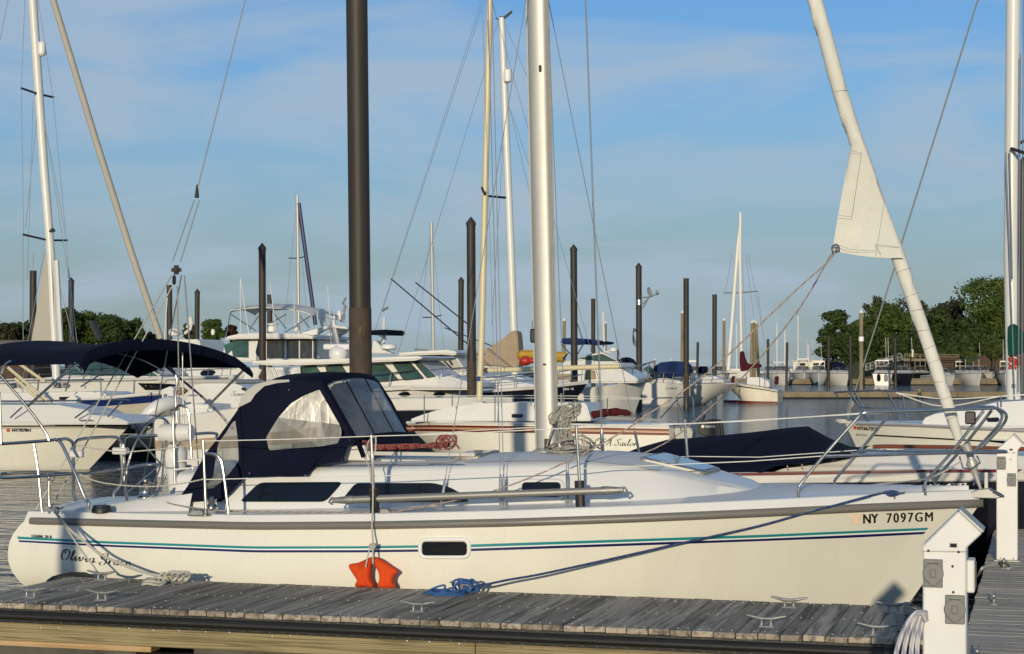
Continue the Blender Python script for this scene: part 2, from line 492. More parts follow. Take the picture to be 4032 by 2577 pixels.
# ------------------------------------------------------------------ water, docks
def water_material():
    m, n, l, p = newmat('harbour_water')
    p.inputs['Base Color'].default_value = (0.006, 0.016, 0.020, 1)
    p.inputs['Roughness'].default_value = 0.06
    p.inputs['IOR'].default_value = 1.333
    p.inputs['Specular IOR Level'].default_value = 0.5
    tc = n.new('ShaderNodeTexCoord')
    hs = None
    for (sx, sy, sc, dt, amp) in ((1.0, 1.6, 2.6, 4, 1.0), (1.0, 2.2, 0.55, 2, 1.6), (1, 1.3, 9.0, 2, 0.22)):
        mp = n.new('ShaderNodeMapping'); mp.inputs['Scale'].default_value = (sx * sc, sy * sc, sc); mp.inputs['Rotation'].default_value = (0, 0, R(12))
        l.new(tc.outputs['Object'], mp.inputs[0])
        no = n.new('ShaderNodeTexNoise'); no.inputs['Scale'].default_value = 1.0; no.inputs['Detail'].default_value = dt; no.inputs['Distortion'].default_value = 0.5
        l.new(mp.outputs[0], no.inputs['Vector'])
        ml = n.new('ShaderNodeMath'); ml.operation = 'MULTIPLY'; ml.inputs[1].default_value = amp
        l.new(no.outputs['Fac'], ml.inputs[0])
        if hs is None: hs = ml.outputs[0]
        else:
            ad = n.new('ShaderNodeMath'); ad.operation = 'ADD'; l.new(hs, ad.inputs[0]); l.new(ml.outputs[0], ad.inputs[1]); hs = ad.outputs[0]
    bp = n.new('ShaderNodeBump'); bp.inputs['Strength'].default_value = 0.75; bp.inputs['Distance'].default_value = 0.16
    l.new(hs, bp.inputs['Height']); l.new(bp.outputs[0], p.inputs['Normal'])
    return m
w = MB()
w.face([(-6000, -300, 0), (6000, -300, 0), (6000, 14000, 0), (-6000, 14000, 0)])
tag(w.build('water', water_material(), smooth=0), kind='structure')

m_plank = M('weathered_plank_across', (0.40, 0.342, 0.268), 0.8, var=0.30, vs=3.0, st=(16, 0.8, 16), bump=0.5, bs=3.0, bst=(60, 2.0, 60), c2=(0.135, 0.118, 0.097), c2t=(0.44, 0.66), c2s=1.2, obj_rand=0.28, spec=0.3)
m_plank2 = M('weathered_plank_main', (0.44, 0.39, 0.32), 0.8, var=0.30, vs=3.0, st=(0.8, 16, 16), bump=0.5, bs=3.0, bst=(2.0, 60, 60), c2=(0.28, 0.25, 0.21), c2t=(0.45, 0.7), c2s=2.2, obj_rand=0.15, spec=0.3)
def lumber(name, c1, c2):
    m, n, l, p = newmat(name)
    tc = n.new('ShaderNodeTexCoord'); mp = n.new('ShaderNodeMapping'); mp.inputs['Scale'].default_value = (0.22, 9, 15)
    l.new(tc.outputs['Object'], mp.inputs[0])
    n1 = n.new('ShaderNodeTexNoise'); n1.inputs['Scale'].default_value = 1.3; n1.inputs['Detail'].default_value = 3; n1.inputs['Distortion'].default_value = 1.0
    l.new(mp.outputs[0], n1.inputs['Vector'])
    wv = n.new('ShaderNodeMath'); wv.operation = 'MULTIPLY'; wv.inputs[1].default_value = 46
    l.new(n1.outputs['Fac'], wv.inputs[0])
    sn = n.new('ShaderNodeMath'); sn.operation = 'SINE'; l.new(wv.outputs[0], sn.inputs[0])
    n2 = n.new('ShaderNodeTexNoise'); n2.inputs['Scale'].default_value = 1.6; n2.inputs['Detail'].default_value = 6
    l.new(tc.outputs['Object'], n2.inputs['Vector'])
    f = n.new('ShaderNodeMath'); f.operation = 'MULTIPLY_ADD'; f.inputs[1].default_value = 0.22; l.new(sn.outputs[0], f.inputs[0]); l.new(n2.outputs['Fac'], f.inputs[2])
    cr = n.new('ShaderNodeValToRGB')
    cr.color_ramp.elements[0].position = 0.28; cr.color_ramp.elements[0].color = (*c2, 1)
    cr.color_ramp.elements[1].position = 0.62; cr.color_ramp.elements[1].color = (*c1, 1)
    l.new(f.outputs[0], cr.inputs[0]); l.new(cr.outputs[0], p.inputs['Base Color'])
    p.inputs['Roughness'].default_value = 0.75; p.inputs['Specular IOR Level'].default_value = 0.3
    bp = n.new('ShaderNodeBump'); bp.inputs['Strength'].default_value = 0.25; bp.inputs['Distance'].default_value = 0.006
    l.new(sn.outputs[0], bp.inputs['Height']); l.new(bp.outputs[0], p.inputs['Normal'])
    return m
m_lumber = lumber('treated_lumber', (0.31, 0.255, 0.135), (0.165, 0.13, 0.065))
m_lumber2 = lumber('fresh_lumber', (0.52, 0.36, 0.20), (0.36, 0.22, 0.10))
m_oldlum = lumber('old_dock_lumber', (0.25, 0.205, 0.135), (0.15, 0.12, 0.075))
m_float = M('concrete_float', (0.10, 0.095, 0.08), 0.9, var=0.3, vs=3, c2=(0.03, 0.035, 0.02), c2t=(0.45, 0.7), c2s=2, bump=0.4, bs=12)
m_undershade = M('underdock_shade', (0.012, 0.012, 0.010), 0.9, var=0.3)  # near-black base colour paints in the shade beneath the docks

FX0, FX1, FV0, FV1 = -7.52, -0.47, 11.57, 13.17
finger = thing('finger_dock', 'weathered plank finger dock in front of the large white sailboat', 'dock', (-4.0, 12.4, DOCKZ))
pitch = 0.1415
pl = MB().box(-0.0675, 0.0675, -0.80, 0.80, -0.038, 0.0).build('plank', m_plank, finger, own=True, bevel=0.004)
pl.location = (0, 0, 0)
n_pl = int((FX1 - FX0) / pitch)
first = True
for i in range(n_pl + 1):
    x = FX0 + 0.07 + i * pitch
    if x > FX1 - 0.05: break
    o = pl if first else share(pl, finger, (0, 0, 0))
    first = False
    o.location = (x + 4.0, (FV0 + FV1) / 2 - 12.4 + random.uniform(-.006, .006), random.uniform(-0.003, 0.003))
scr = MB(); rs_ = random.Random(4)
for i in range(n_pl):
    x = FX0 + 0.07 + i * pitch
    for v_ in (FV0 + .09, FV0 + .80, FV1 - .12):
        for dx_ in (-.035, .035):
            if rs_.random() < .85: scr.lathe([(.0055, .0), (.0055, .0045), (0, .0046)], (x + dx_ + rs_.uniform(-.006, .006), v_ + rs_.uniform(-.012, .012), DOCKZ), 6)
for i in range(40):   # droppings and scuffs
    scr.lathe([(rs_.uniform(.006, .014), .0), (.005, .0042), (0, .0043)], (rs_.uniform(FX0, FX1), rs_.uniform(FV0 + .05, FV1 - .05), DOCKZ), 6)
tag(scr.build('screw_heads', M('pale_screw_heads', (.48, .46, .42), .6, var=.3, vs=20), finger), kind='stuff')
prof = [(11.62, .460), (11.575, .460), (11.572, .447), (11.548, .438), (11.530, .424), (11.526, .412), (11.534, .398), (11.556, .388), (11.566, .384), (11.568, .362), (11.62, .362)]
MB().loft([[(x, a, b) for a, b in prof] for x in (FX0, -5.2, -3.0, FX1)]).build('rubber_bumper', m_rubber, finger, smooth=50)
stp = MB()
for i in range(70):
    x = FX0 + 0.05 + i * 0.1
    for z in (.454, .373):
        stp.box(x, x + .016, 11.562, 11.5672, z - .001, z + .001)
tag(stp.build('staple_row', m_rub, finger, smooth=0), kind='stuff')
JX = at(*C2(2095, 1400), 11.58)[0]
MB().box(FX0, JX - .003, 11.588, 11.66, .232, .359).build('fascia_board', m_lumber, finger, bevel=.004)
MB().box(JX + .003, FX1, 11.585, 11.66, .230, .359).build('fascia_board', m_lumber, finger, bevel=.004)
EX = at(*C1(1430, 1380), 11.60)[0]
MB().box(FX0, EX, 11.600, 11.74, .190, .229).build('lower_board', m_lumber2, finger, bevel=.003)
MB().box(FX0, FX1, 13.10, 13.16, .25, .455).build('rear_fascia_board', m_oldlum, finger)
MB().box(FX0 + .02, FX1, 11.72, 13.09, .30, .45).build('joist', m_undershade, finger)
for a, b in ((-7.45, -6.2), (-5.75, -4.6), (-4.2, -3.2), (-2.7, -1.4)):
    MB().box(a, b, 11.78, 13.05, -.25, .24).build('float', m_float, finger, bevel=.02)
for z in (C1(380, 1198), C1(543, 1198), C1(1215, 1203), C1(1447, 1222), C1(1690, 1225), C1(1945, 1233), C1(2168, 1243), C2(165, 1277), C2(333, 1272), C2(1445, 1322), C2(1658, 1330), C2(1938, 1350), C2(2215, 1358), C3(130, 1383), C3(326, 1387), C3(1138, 1428)):
    p = at(*z, 11.584)
    MB().lathe([(.010, 0), (.010, .003), (.006, .005), (.0, .005)], (p[0], 11.590, p[2]), 10, (0, -1, 0)).build('bolt', m_galv, finger)
# black corner fender behind the aft end
q = [C1(435, 748), C1(500, 705), C1(590, 680), C1(735, 682), C1(828, 718)]
top = [at(*k, 13.2) for k in q]
MB().prism([(p[0], 13.18, p[2]) for p in top] + [(top[-1][0], 13.18, .36), (top[0][0], 13.18, .36)], (0, .16, 0)).build('corner_fender', m_rubber, finger, bevel=.015)
def dockpt(px, py):
    Y = (CAMZ - DOCKZ) * FPX / (py - HY)
    return atY(px, py, Y)
# cleats: base, two posts, flared horns
def cleat_mesh(parent, s=1.0):
    c = MB()
    L = 0.128 * s
    c.hexa([(-.05 * s, -.024 * s, 0), (.05 * s, -.024 * s, 0), (.05 * s, .024 * s, 0), (-.05 * s, .024 * s, 0)], [(-.045 * s, -.018 * s, .010 * s), (.045 * s, -.018 * s, .010 * s), (.045 * s, .018 * s, .010 * s), (-.045 * s, .018 * s, .010 * s)])
    for k in (-1, 1): c.tube([(k * .032 * s, 0, .008 * s), (k * .030 * s, 0, .02 * s), (k * .030 * s, 0, .045 * s), (k * .036 * s, 0, .056 * s)], [.015 * s, .010 * s, .009 * s, .012 * s], 8)
    c.tube([(-L, 0, .076 * s), (-.08 * s, 0, .066 * s), (-.04 * s, 0, .056 * s), (0, 0, .054 * s), (.04 * s, 0, .056 * s), (.08 * s, 0, .066 * s), (L, 0, .076 * s)], [.006 * s, .010 * s, .012 * s, .0115 * s, .012 * s, .010 * s, .006 * s], 8)
    return c
cl = cleat_mesh(finger).build('cleat', m_galv, finger, own=True, smooth=45)
CLEAT = {}
for i, (k, z) in enumerate((('n1', C1(290, 912)), ('n2', C1(965, 937)), ('n3', C2(1552, 1048)), ('n4', DD(1802, 1476)), ('n5', C4(935, 1380)), ('r1', C1(965, 748)), ('r2', C1(1690, 772)), ('r3', C2(2010, 862)), ('r4', C4(165, 1140)), ('r5', C4(1065, 1182)))):
    p = dockpt(*z); CLEAT[k] = p
    o = cl if i == 0 else share(cl, finger, p)
    o.location = Vector((p[0], p[1], DOCKZ + .001)) - Vector(BASE[finger])
# hinge brackets at the dock end
for x0, x1, z0, z1, v in ((C4(1085, 0)[0], C4(1145, 0)[0], C4(0, 1390)[1], C4(0, 1185)[1], 11.9), (C4(1155, 0)[0], C4(1212, 0)[0], C4(0, 1330)[1], C4(0, 1095)[1], 12.7)):
    a = at(x0, z0, v); b = at(x1, z1, v)
    MB().box(a[0], b[0], v, v + .06, DOCKZ + .001, b[2]).build('hinge_post', m_galv, finger, bevel=.004)

MX0, MX1 = -0.45, 1.95
mdock = thing('main_dock', 'long grey plank walkway dock along the right edge', 'dock', (0.7, 12.0, DOCKZ))
mp_ = MB().box(MX0 - .7, MX1 - .7, -0.066, 0.066, -0.038, 0).build('plank', m_plank2, mdock, own=True, bevel=.004)
for i in range(215):
    v = 3.0 + i * 0.138
    o = mp_ if i == 0 else share(mp_, mdock, (0.7, v, DOCKZ))
    o.location = (random.uniform(-.008, .008), v - 12.0, random.uniform(-.002, .002))
MB().box(MX0 + .03, MX0 + .08, 3.0, 32.6, .22, .455).build('fascia_board', m_oldlum, mdock)
MB().box(MX0 + .12, MX1 - .1, 3.0, 32.6, -.2, .40).build('float', m_float, mdock)
mc = cleat_mesh(mdock).build('cleat', m_galv, mdock, own=True, smooth=45)
for i, z in enumerate((C4(1940, 1110), C4(2025, 800), C4(1800, 1600))):
    p = dockpt(*z)
    o = mc if i == 0 else share(mc, mdock, p)
    o.location = Vector((p[0], p[1], DOCKZ + .001)) - Vector(BASE[mdock]); o.rotation_euler = (0, 0, R(90))
    CLEAT['m%d' % i] = p
# ------------------------------------------------------------------ the white sloop
CL = 14.9
boat = thing('sloop_sailboat', 'large white sloop with teal and navy stripes and navy dodger', 'sailboat', (-4.4, CL, 0))
RRP = [(60, 2050), (100, 2052), (498, 2062), (1000, 2073), (1498, 2070), (2000, 2060), (2498, 2043), (3000, 2021), (3487, 1997), (3873, 1982), (3920, 1980)]
BT = [(0, 1.02), (.08, 1.17), (.18, 1.33), (.33, 1.48), (.47, 1.535), (.6, 1.47), (.72, 1.25), (.82, .93), (.9, .58), (.96, .25), (1, .025)]
def bs(s):
    # smoothed half beam
    return sum(interp(BT, min(max(s + d, 0), 1)) for d in (-.03, -.015, 0, .015, .03)) / 5 if s < .985 else interp(BT, s)
XS = [(-.4, -7.3), (-.1, -7.85), (.1, -8.14), (.3, -8.34), (.45, -8.46), (.6, -8.49), (.75, -8.46), (.85, -8.37), (.95, -8.25), (1.2, -8.2)]
def xs(z): return sum(interp(XS, z + d) for d in (-.06, 0, .06)) / 3
def xb(z): return -.44 - (1.13 - z) * .68
def zsheer(s):
    x = -8.3 + 7.86 * s; z = .95
    for _ in range(6):
        px, _y = proj((x, CL - bs(s), z))
        py = interp(RRP, px)
        z = at(px, py, CL - bs(s))[2]
    return z
ZT = [(i / 40, zsheer(i / 40)) for i in range(41)]
def zs_(s): return interp(ZT, s)
def gsec(s, z):
    zr = z / max(zs_(s), .3)
    g = 1 + .035 * math.sin(math.pi * max(min(zr, 1), 0)) * (1 - s)
    if zr < .55: g -= .30 * (1 - s) ** 2 * ((.55 - zr) / .55) ** 2 + .05 * ((.55 - zr) / .55) ** 2
    g -= .42 * s ** 4 * (1 - min(max(zr, -.3), 1))
    return max(g, .05)
def hull_y(x, z):
    s = (x - xs(z)) / (xb(z) - xs(z)); s = min(max(s, 0), 1)
    return CL - bs(s) * gsec(s, z)
NS = 72
LV = [1.0, .95, .88, .8, .7, .6, .5, .4, .3, .2, .1, 0, -.15, -.35]
def hrow(side):
    rows = []
    for i in range(NS + 1):
        s = i / NS; s = s - .05 * math.sin(2 * math.pi * s) * .5
        r = []
        for q in LV:
            z = zs_(s) * q if q >= 0 else q
            x = xs(z) + (xb(z) - xs(z)) * s
            r.append((x, CL - side * bs(s) * gsec(s, z), z))
        rows.append(r)
    return rows
h = MB(); rn, rf = hrow(1), hrow(-1)
h.grid(rn); h.grid(rf)
h.grid([rn[0], rf[0]]); h.grid([[r[-1] for r in rn], [r[-1] for r in rf]])
hull = h.build('hull', m_hull, boat, smooth=50)
# deck moulding: bulwark strip, rounded toe, deck
def edge(s, side, inset, dz):
    z = zs_(s)
    x = xs(z) + (xb(z) - xs(z)) * s
    return (x - inset * s * .9 + inset * (1 - s) * .6, CL - side * max(bs(s) - inset, .004), z + dz)
rows = []
SS = [i / 60 for i in range(61)]
for s in SS:
    up = .085 + .02 * s
    L_ = [edge(s, 1, 0, 0), edge(s, 1, .018, up * .6), edge(s, 1, .030, up * .92), edge(s, 1, .045, up), edge(s, 1, .075, up * .97), edge(s, 1, .10, up * .82)]
    e = L_[-1]; m_ = []
    for t in (.8, .55, .3, 0): m_.append((e[0], CL - (CL - e[1]) * t, e[2] + .05 * (1 - t * t)))
    R_ = [(p[0], 2 * CL - p[1], p[2]) for p in (L_ + m_[:-1])][::-1]
    rows.append(L_ + m_ + R_)
d = MB(); d.grid(rows)
d.grid([rows[0], [(p[0] + .02, p[1], .8) for p in rows[0]]])
deck = d.build('deck', m_white, boat, smooth=40)
def deckz(x):
    s = min(max((x + 8.3) / 7.86, 0), 1)
    return zs_(s) + (.085 + .02 * s) * .84
# rub rail
for side in (1, -1):
    rp = []
    for s in SS:
        z = zs_(s); x = xs(z) + (xb(z) - xs(z)) * s
        if s * 60 < 1: x += .06
        rp.append([(x + (.02 * s if s > .9 else 0), CL - side * (bs(s) + dy), z + dz) for dy, dz in ((-.01, -.032), (.010, -.030), (.024, -.018), (.030, 0), (.024, .018), (.010, .030), (-.01, .032))])
    MB().loft(rp).build('rub_rail', m_rub, boat, smooth=60)
# hull stripes laid on the topsides
def strip(zm_top, zm_bot, n=60, off=.004):
    def ip(P, x): return interp(P, x)
    x0 = min(p[0] for p in zm_top); x1 = max(p[0] for p in zm_top)
    T, Bm = [], []
    for i in range(n + 1):
        px = x0 + (x1 - x0) * i / n
        for arr, tab in ((T, zm_top), (Bm, zm_bot)):
            a0 = tab[0][0]; a1 = tab[-1][0]
            qx = a0 + (a1 - a0) * i / n
            p = on(qx, ip(tab, qx), hull_y)
            arr.append((p[0], p[1] - off, p[2]))
    return MB().grid([T, Bm])
def cz(*l): return [z(x, y) for z, x, y in l]
t_top = cz((C1, 165, 328), (C1, 1000, 372), (C1, 2400, 422), (C2, 1000, 420), (C2, 2060, 403), (C3, 1200, 352), (C3, 2400, 312), (C4, 700, 472), (C4, 1375, 443))
t_bot = cz((C1, 172, 352), (C1, 1000, 395), (C1, 2400, 445), (C2, 1000, 442), (C2, 2060, 430), (C3, 1200, 378), (C3, 2400, 337), (C4, 700, 493), (C4, 1356, 465))
n_top = cz((C1, 178, 362), (C1, 1000, 405), (C1, 2400, 457), (C2, 1000, 457), (C2, 2060, 442), (C3, 1200, 390), (C3, 2400, 350), (C4, 700, 507), (C4, 1350, 478))
n_bot = cz((C1, 182, 380), (C1, 1000, 425), (C1, 2400, 480), (C2, 1000, 480), (C2, 2060, 468), (C3, 1200, 415), (C3, 2400, 372), (C4, 700, 531), (C4, 1328, 500))
w_top = t_bot; w_bot = [(x, y + 2.5) for x, y in n_bot]
strip(w_top, w_bot, off=.002).build('white_stripe', m_pwhite, boat)
strip(t_top, t_bot).build('teal_stripe', m_teal, boat)
strip(n_top, n_bot).build('navy_stripe', m_navy, boat)

# ---- lettering
def text_mesh(txt, size=1.0, bold=0.0, shear=0.0, sx=1.0, gap=1.0):
    cu = bpy.data.curves.new('txt', 'FONT'); cu.body = txt; cu.size = size; cu.offset = bold; cu.shear = shear; cu.space_character = gap
    cu.resolution_u = 3
    ob = bpy.data.objects.new('txt', cu); col.objects.link(ob)
    dg = bpy.context.evaluated_depsgraph_get(); dg.update()
    me = bpy.data.meshes.new_from_object(ob.evaluated_get(dg))
    V_ = [(v.co.x * sx, v.co.y) for v in me.vertices]; F_ = [tuple(p.vertices) for p in me.polygons]
    bpy.data.objects.remove(ob); bpy.data.curves.remove(cu); bpy.data.meshes.remove(me)
    x0 = min(v[0] for v in V_); x1 = max(v[0] for v in V_); y0 = min(v[1] for v in V_); y1 = max(v[1] for v in V_)
    return [((v[0] - x0) / (x1 - x0), (v[1] - y0) / (y1 - y0)) for v in V_], F_
def letters(parent, txt, zm, quad, fy, mat, name='lettering', bold=0.0, shear=0.0, off=.005, v0=14.0, gap=1.0):
    if ' ' in txt:
        wd = [len(w_) for w_ in txt.split(' ')]; tot = sum(wd) + len(wd) - 1; a0 = 0; o = None
        for w_ in txt.split(' '):
            f0, f1 = a0 / tot, (a0 + len(w_)) / tot; a0 += len(w_) + 1
            L = lambda p, q, f: (p[0] + (q[0] - p[0]) * f, p[1] + (q[1] - p[1]) * f)
            o = letters(parent, w_, zm, [L(quad[0], quad[1], f0), L(quad[0], quad[1], f1), L(quad[3], quad[2], f1), L(quad[3], quad[2], f0)], fy, mat, name, bold, shear, off, v0, gap)
        return o
    """text fitted in an image quad (bl, br, tr, tl) then laid on the surface v = fy(x, z)"""
    V_, F_ = text_mesh(txt, 1.0, 0, shear, gap=gap)
    q = [zm(*k) for k in quad]
    mb = MB(); sh_ = bold * 5.0 / len(txt)
    for k_, dx_ in enumerate((-sh_, 0, sh_) if bold else (0,)):
      vs = []
      for a, b in V_:
        a = a * (1 - 2 * sh_) + sh_ + dx_
        x = (1 - b) * ((1 - a) * q[0][0] + a * q[1][0]) + b * ((1 - a) * q[3][0] + a * q[2][0])
        y = (1 - b) * ((1 - a) * q[0][1] + a * q[1][1]) + b * ((1 - a) * q[3][1] + a * q[2][1])
        p = on(x, y, fy, v0); vs.append((p[0], p[1] - off - .0006 * k_, p[2]))
      mb.add(vs, F_)
    return mb.build(name, mat, parent, smooth=0)
GL = {  # pen strokes of a script alphabet, unit x-height 1, baseline 0
 'O': ([[(.9, 2.0), (.5, 2.25), (.1, 1.6), (.05, .7), (.4, 0), (.9, .1), (1.25, .8), (1.25, 1.6), (.95, 2.1), (.6, 2.0), (.5, 1.6), (.7, 1.3)]], 1.45),
 'l': ([[(0, .3), (.3, 1.0), (.5, 1.9), (.45, 2.15), (.3, 1.9), (.2, .6), (.3, .05), (.5, .15), (.62, .4)]], .62),
 'i': ([[(0, .4), (.2, .95), (.2, .3), (.32, .02), (.5, .2), (.6, .42)], [(.2, 1.45), (.27, 1.5)]], .6),
 'v': ([[(0, .5), (.12, .95), (.22, .6), (.28, .05), (.5, .2), (.75, .7), (.7, 1.0), (.8, .85), (1.0, .85)]], 1.0),
 'a': ([[(.75, .85), (.5, 1.0), (.15, .7), (.12, .2), (.35, .0), (.65, .35), (.8, .95), (.72, .3), (.85, .02), (1.05, .35)]], 1.0),
 'G': ([[(1.2, 1.6), (1.1, 2.1), (.7, 2.2), (.25, 1.75), (.2, 1.2), (.55, .85), (1.0, 1.1), (1.2, 1.5), (1.1, .6), (.9, -.1), (.4, -.3), (.05, .05), (.25, .35), (.5, .3)]], 1.45),
 'r': ([[(0, .3), (.18, .95), (.16, .05), (.2, .5), (.45, .95), (.7, .85)]], .72),
 'c': ([[(.7, .75), (.6, .98), (.3, .9), (.12, .45), (.3, .03), (.6, .1), (.85, .4)]], .82),
 'e': ([[(.05, .35), (.4, .45), (.65, .75), (.5, 1.0), (.2, .75), (.15, .3), (.4, .02), (.75, .2), (.95, .55)]], .9),
 'S': ([[(1.05, 1.75), (.95, 2.1), (.6, 2.15), (.35, 1.8), (.5, 1.4), (.8, 1.0), (.85, .5), (.5, .05), (.1, .15), (-.05, .5)]], 1.1),
 'o': ([[(.6, .95), (.3, .95), (.08, .55), (.2, .05), (.55, .05), (.8, .5), (.6, .95)]], .92),
 'n': ([[(0, .85), (.15, .95), (.1, .0)], [(.12, .4), (.45, .92), (.65, .85), (.6, .2), (.7, .0), (.9, .25)]], .95),
 'f': ([[(.8, 1.95), (.6, 2.15), (.45, 1.7), (.3, .3), (.2, -.5), (-.1, -.7)], [(.1, .95), (.7, .98)]], .6),
 'A': ([[(0, .05), (.5, 1.1), (.85, 2.1), (.95, 1.1), (1.05, .0), (1.2, .1)], [(.35, .8), (1.0, .85)]], 1.35),
 'y': ([[(0, .8), (.12, .95), (.2, .3), (.4, .1), (.7, .5), (.85, .95), (.6, -.2), (.2, -.65), (-.05, -.4)]], .95),
 ' ': ([], .55)}
def script(parent, txt, org, ex, ey, fy, mat, nib=(.10, .05), slant=.22, off=.005, v0=14.0, name='lettering', track=.10):
    """calligraphic lettering: org px of baseline start, ex px per unit, ey px per unit up (image px)"""
    mb = MB(); cx = 0.0
    def put(a, b):
        X = a + slant * b
        p = on(org[0] + ex[0] * X + ey[0] * b, org[1] + ex[1] * X + ey[1] * b, fy, v0)
        return (p[0], p[1] - off, p[2])
    for ch in txt:
        st, wd = GL[ch]
        for k, sline in enumerate(st):
            sm = smooth_path([(cx + a, b, 0) for a, b in sline], 5)
            n1 = [put(p.x - nib[0] / 2, p.y - nib[1] / 2) for p in sm]; n2 = [put(p.x + nib[0] / 2, p.y + nib[1] / 2) for p in sm]
            mb.grid([n1, n2])
            off += .00004
        cx += wd + track
    return mb.build(name, mat, parent, smooth=0)
script(boat, 'Olivia Grace', C1(575, 545), (C1(1, 0)[0] * 56, 56 / 2.408 * .105), (0, -47 / 2.408), hull_y, m_black, nib=(.20, .045), slant=.18, name='boat_name')
letters(boat, 'NY', C4, [(806, 408), (940, 402), (940, 322), (806, 328)], hull_y, m_black, 'registration_number', bold=.012)
letters(boat, '7097GM', C4, [(1008, 402), (1412, 388), (1412, 307), (1008, 318)], hull_y, m_black, 'registration_number', bold=.010, gap=1.25)
letters(boat, 'CATALINA 28-II', C1, [(300, 336), (492, 344), (492, 318), (300, 308)], hull_y, m_black, 'model_lettering', bold=.02)
def patch(zm, poly, fy, off, v0=14.0):
    P = [on(*zm(*k), fy, v0) for k in poly]
    return MB().face([(p[0], p[1] - off, p[2]) for p in P])
patch(C4, [(697, 328), (790, 325), (790, 412), (697, 415)], hull_y, .004).build('registration_sticker', m_decal, boat, smooth=0)
# hull portlight
def rrect(x0, y0, x1, y1, r, n=5):
    return [(p.x, p.y) for p in round_poly([(x0, y0, 0), (x1, y0, 0), (x1, y1, 0), (x0, y1, 0)], r, n)]
def framed(parent, zm, outer, inner, fy, name, mat_f, v0=14.0, proud=.022):
    O = [Vector(on(*zm(*k), fy, v0)) for k in outer]; I = [Vector(on(*zm(*k), fy, v0)) for k in inner]
    g = MB(); g.face([(p.x, p.y - .010, p.z) for p in I]); w_ = g.build(name, m_glass, parent, smooth=0)
    f = MB()
    M_ = [(a + b) / 2 for a, b in zip(O, I)]
    f.grid([[(p.x, p.y + .004, p.z) for p in O], [(p.x, p.y - proud * .7, p.z) for p in [o.lerp(m_, .25) for o, m_ in zip(O, M_)]], [(p.x, p.y - proud, p.z) for p in M_], [(p.x, p.y - proud * .7, p.z) for p in [i.lerp(m_, .25) for i, m_ in zip(I, M_)]], [(p.x, p.y - .002, p.z) for p in I]], True)
    f.build('window_frame', mat_f, w_, smooth=60)
    return w_
framed(boat, C2, rrect(1557, 335, 2063, 545, 85), rrect(1597, 378, 2020, 506, 40), hull_y, 'hull_portlight', m_radome)

# ---- coachroof
ST = [(700, 1866, 14.05, 13.94), (900, 1862, 14.05, 13.94), (1255, 1850, 14.05, 13.92), (1800, 1838, 14.05, 13.9), (2055, 1831, 14.06, 13.9), (2300, 1829, 14.09, 13.92), (2500, 1842, 14.16, 13.97), (2650, 1868, 14.24, 14.05), (2791, 1898, 14.34, 14.17), (2900, 1918, 14.46, 14.32), (2990, 1938, 14.66, 14.55)]
CS = []      # x, edge v, edge z, bottom v, bottom z
for px, py, v1, v0_ in ST:
    p = at(px, py, v1); CS.append((p[0], v1, p[2], v0_, deckz(p[0]) - .01))
def cabin_y(x, z):
    vt = interp([(c[0], c[1]) for c in CS], x); zt = interp([(c[0], c[2]) for c in CS], x)
    vb = interp([(c[0], c[3]) for c in CS], x); zb = interp([(c[0], c[4]) for c in CS], x)
    t = min(max((z - zb) / max(zt - zb, .02), -.3), 1.2)
    return vb + (vt - vb) * t
rows_s, rows_t = [], []
fine = []
for i in range(len(CS) - 1):
    for k in range(4): fine.append([a + (b - a) * k / 4 for a, b in zip(CS[i], CS[i + 1])])
fine.append(list(CS[-1]))
for c in fine:
    x, v1, z1, v0_, z0 = c
    e = (CL - v1)
    cr = .06 * min(1, max((z1 - z0) / .3, .05))
    L_ = [(x, v0_, z0 - .02), (x, v0_ + (v1 - v0_) * .9, z0 + (z1 - z0) * .90), (x, v1 + .002, z1 - .012), (x, v1 + .035, z1 + .006)]
    T_ = [(x, CL - e * t, z1 + cr * (1 - t * t) + .006) for t in (.75, .5, .25, 0)]
    Rr = [(p[0], 2 * CL - p[1], p[2]) for p in (L_ + T_[:-1])][::-1]
    rows_s.append(L_ + T_ + Rr)
g = MB(); g.grid(rows_s)
n_ = len(rows_s[0])
g.face(rows_s[0]); g.face(rows_s[-1][::-1])
cabin = g.build('coachroof', m_white, boat, smooth=38)
def roofz(x, v):
    zt = interp([(c[0], c[2]) for c in CS], x); v1 = interp([(c[0], c[1]) for c in CS], x); zb = interp([(c[0], c[4]) for c in CS], x)
    cr = .06 * min(1, max((zt - zb) / .3, .05)); t = (CL - v) / (CL - v1)
    return zt + cr * (1 - t * t) + .006
# roof non-skid panels
ns = MB()
for (xa, xb_) in ((-6.0, -4.6), (-4.5, -3.6), (-3.5, -2.9)):
    ns.grid([[(xa + (xb_ - xa) * i / 8, CL + (t * .72), roofz(xa + (xb_ - xa) * i / 8, CL + t * .72) + .004) for t in (-1, -.6, -.2, .2, .6, 1)] for i in range(9)])
ns.build('nonskid_panel', m_nonskid, boat)
# foredeck non-skid
ns = MB(); rr_ = []
for i in range(14):
    s = .73 + .22 * i / 13
    e = edge(s, 1, .16, .085 * .82)
    rr_.append([(e[0], CL - (CL - e[1]) * t, e[2] + .02 + .05 * (1 - t * t)) for t in (1, .5, 0, -.5, -1)])
ns.grid(rr_); ns.build('nonskid_panel', m_nonskid, boat)
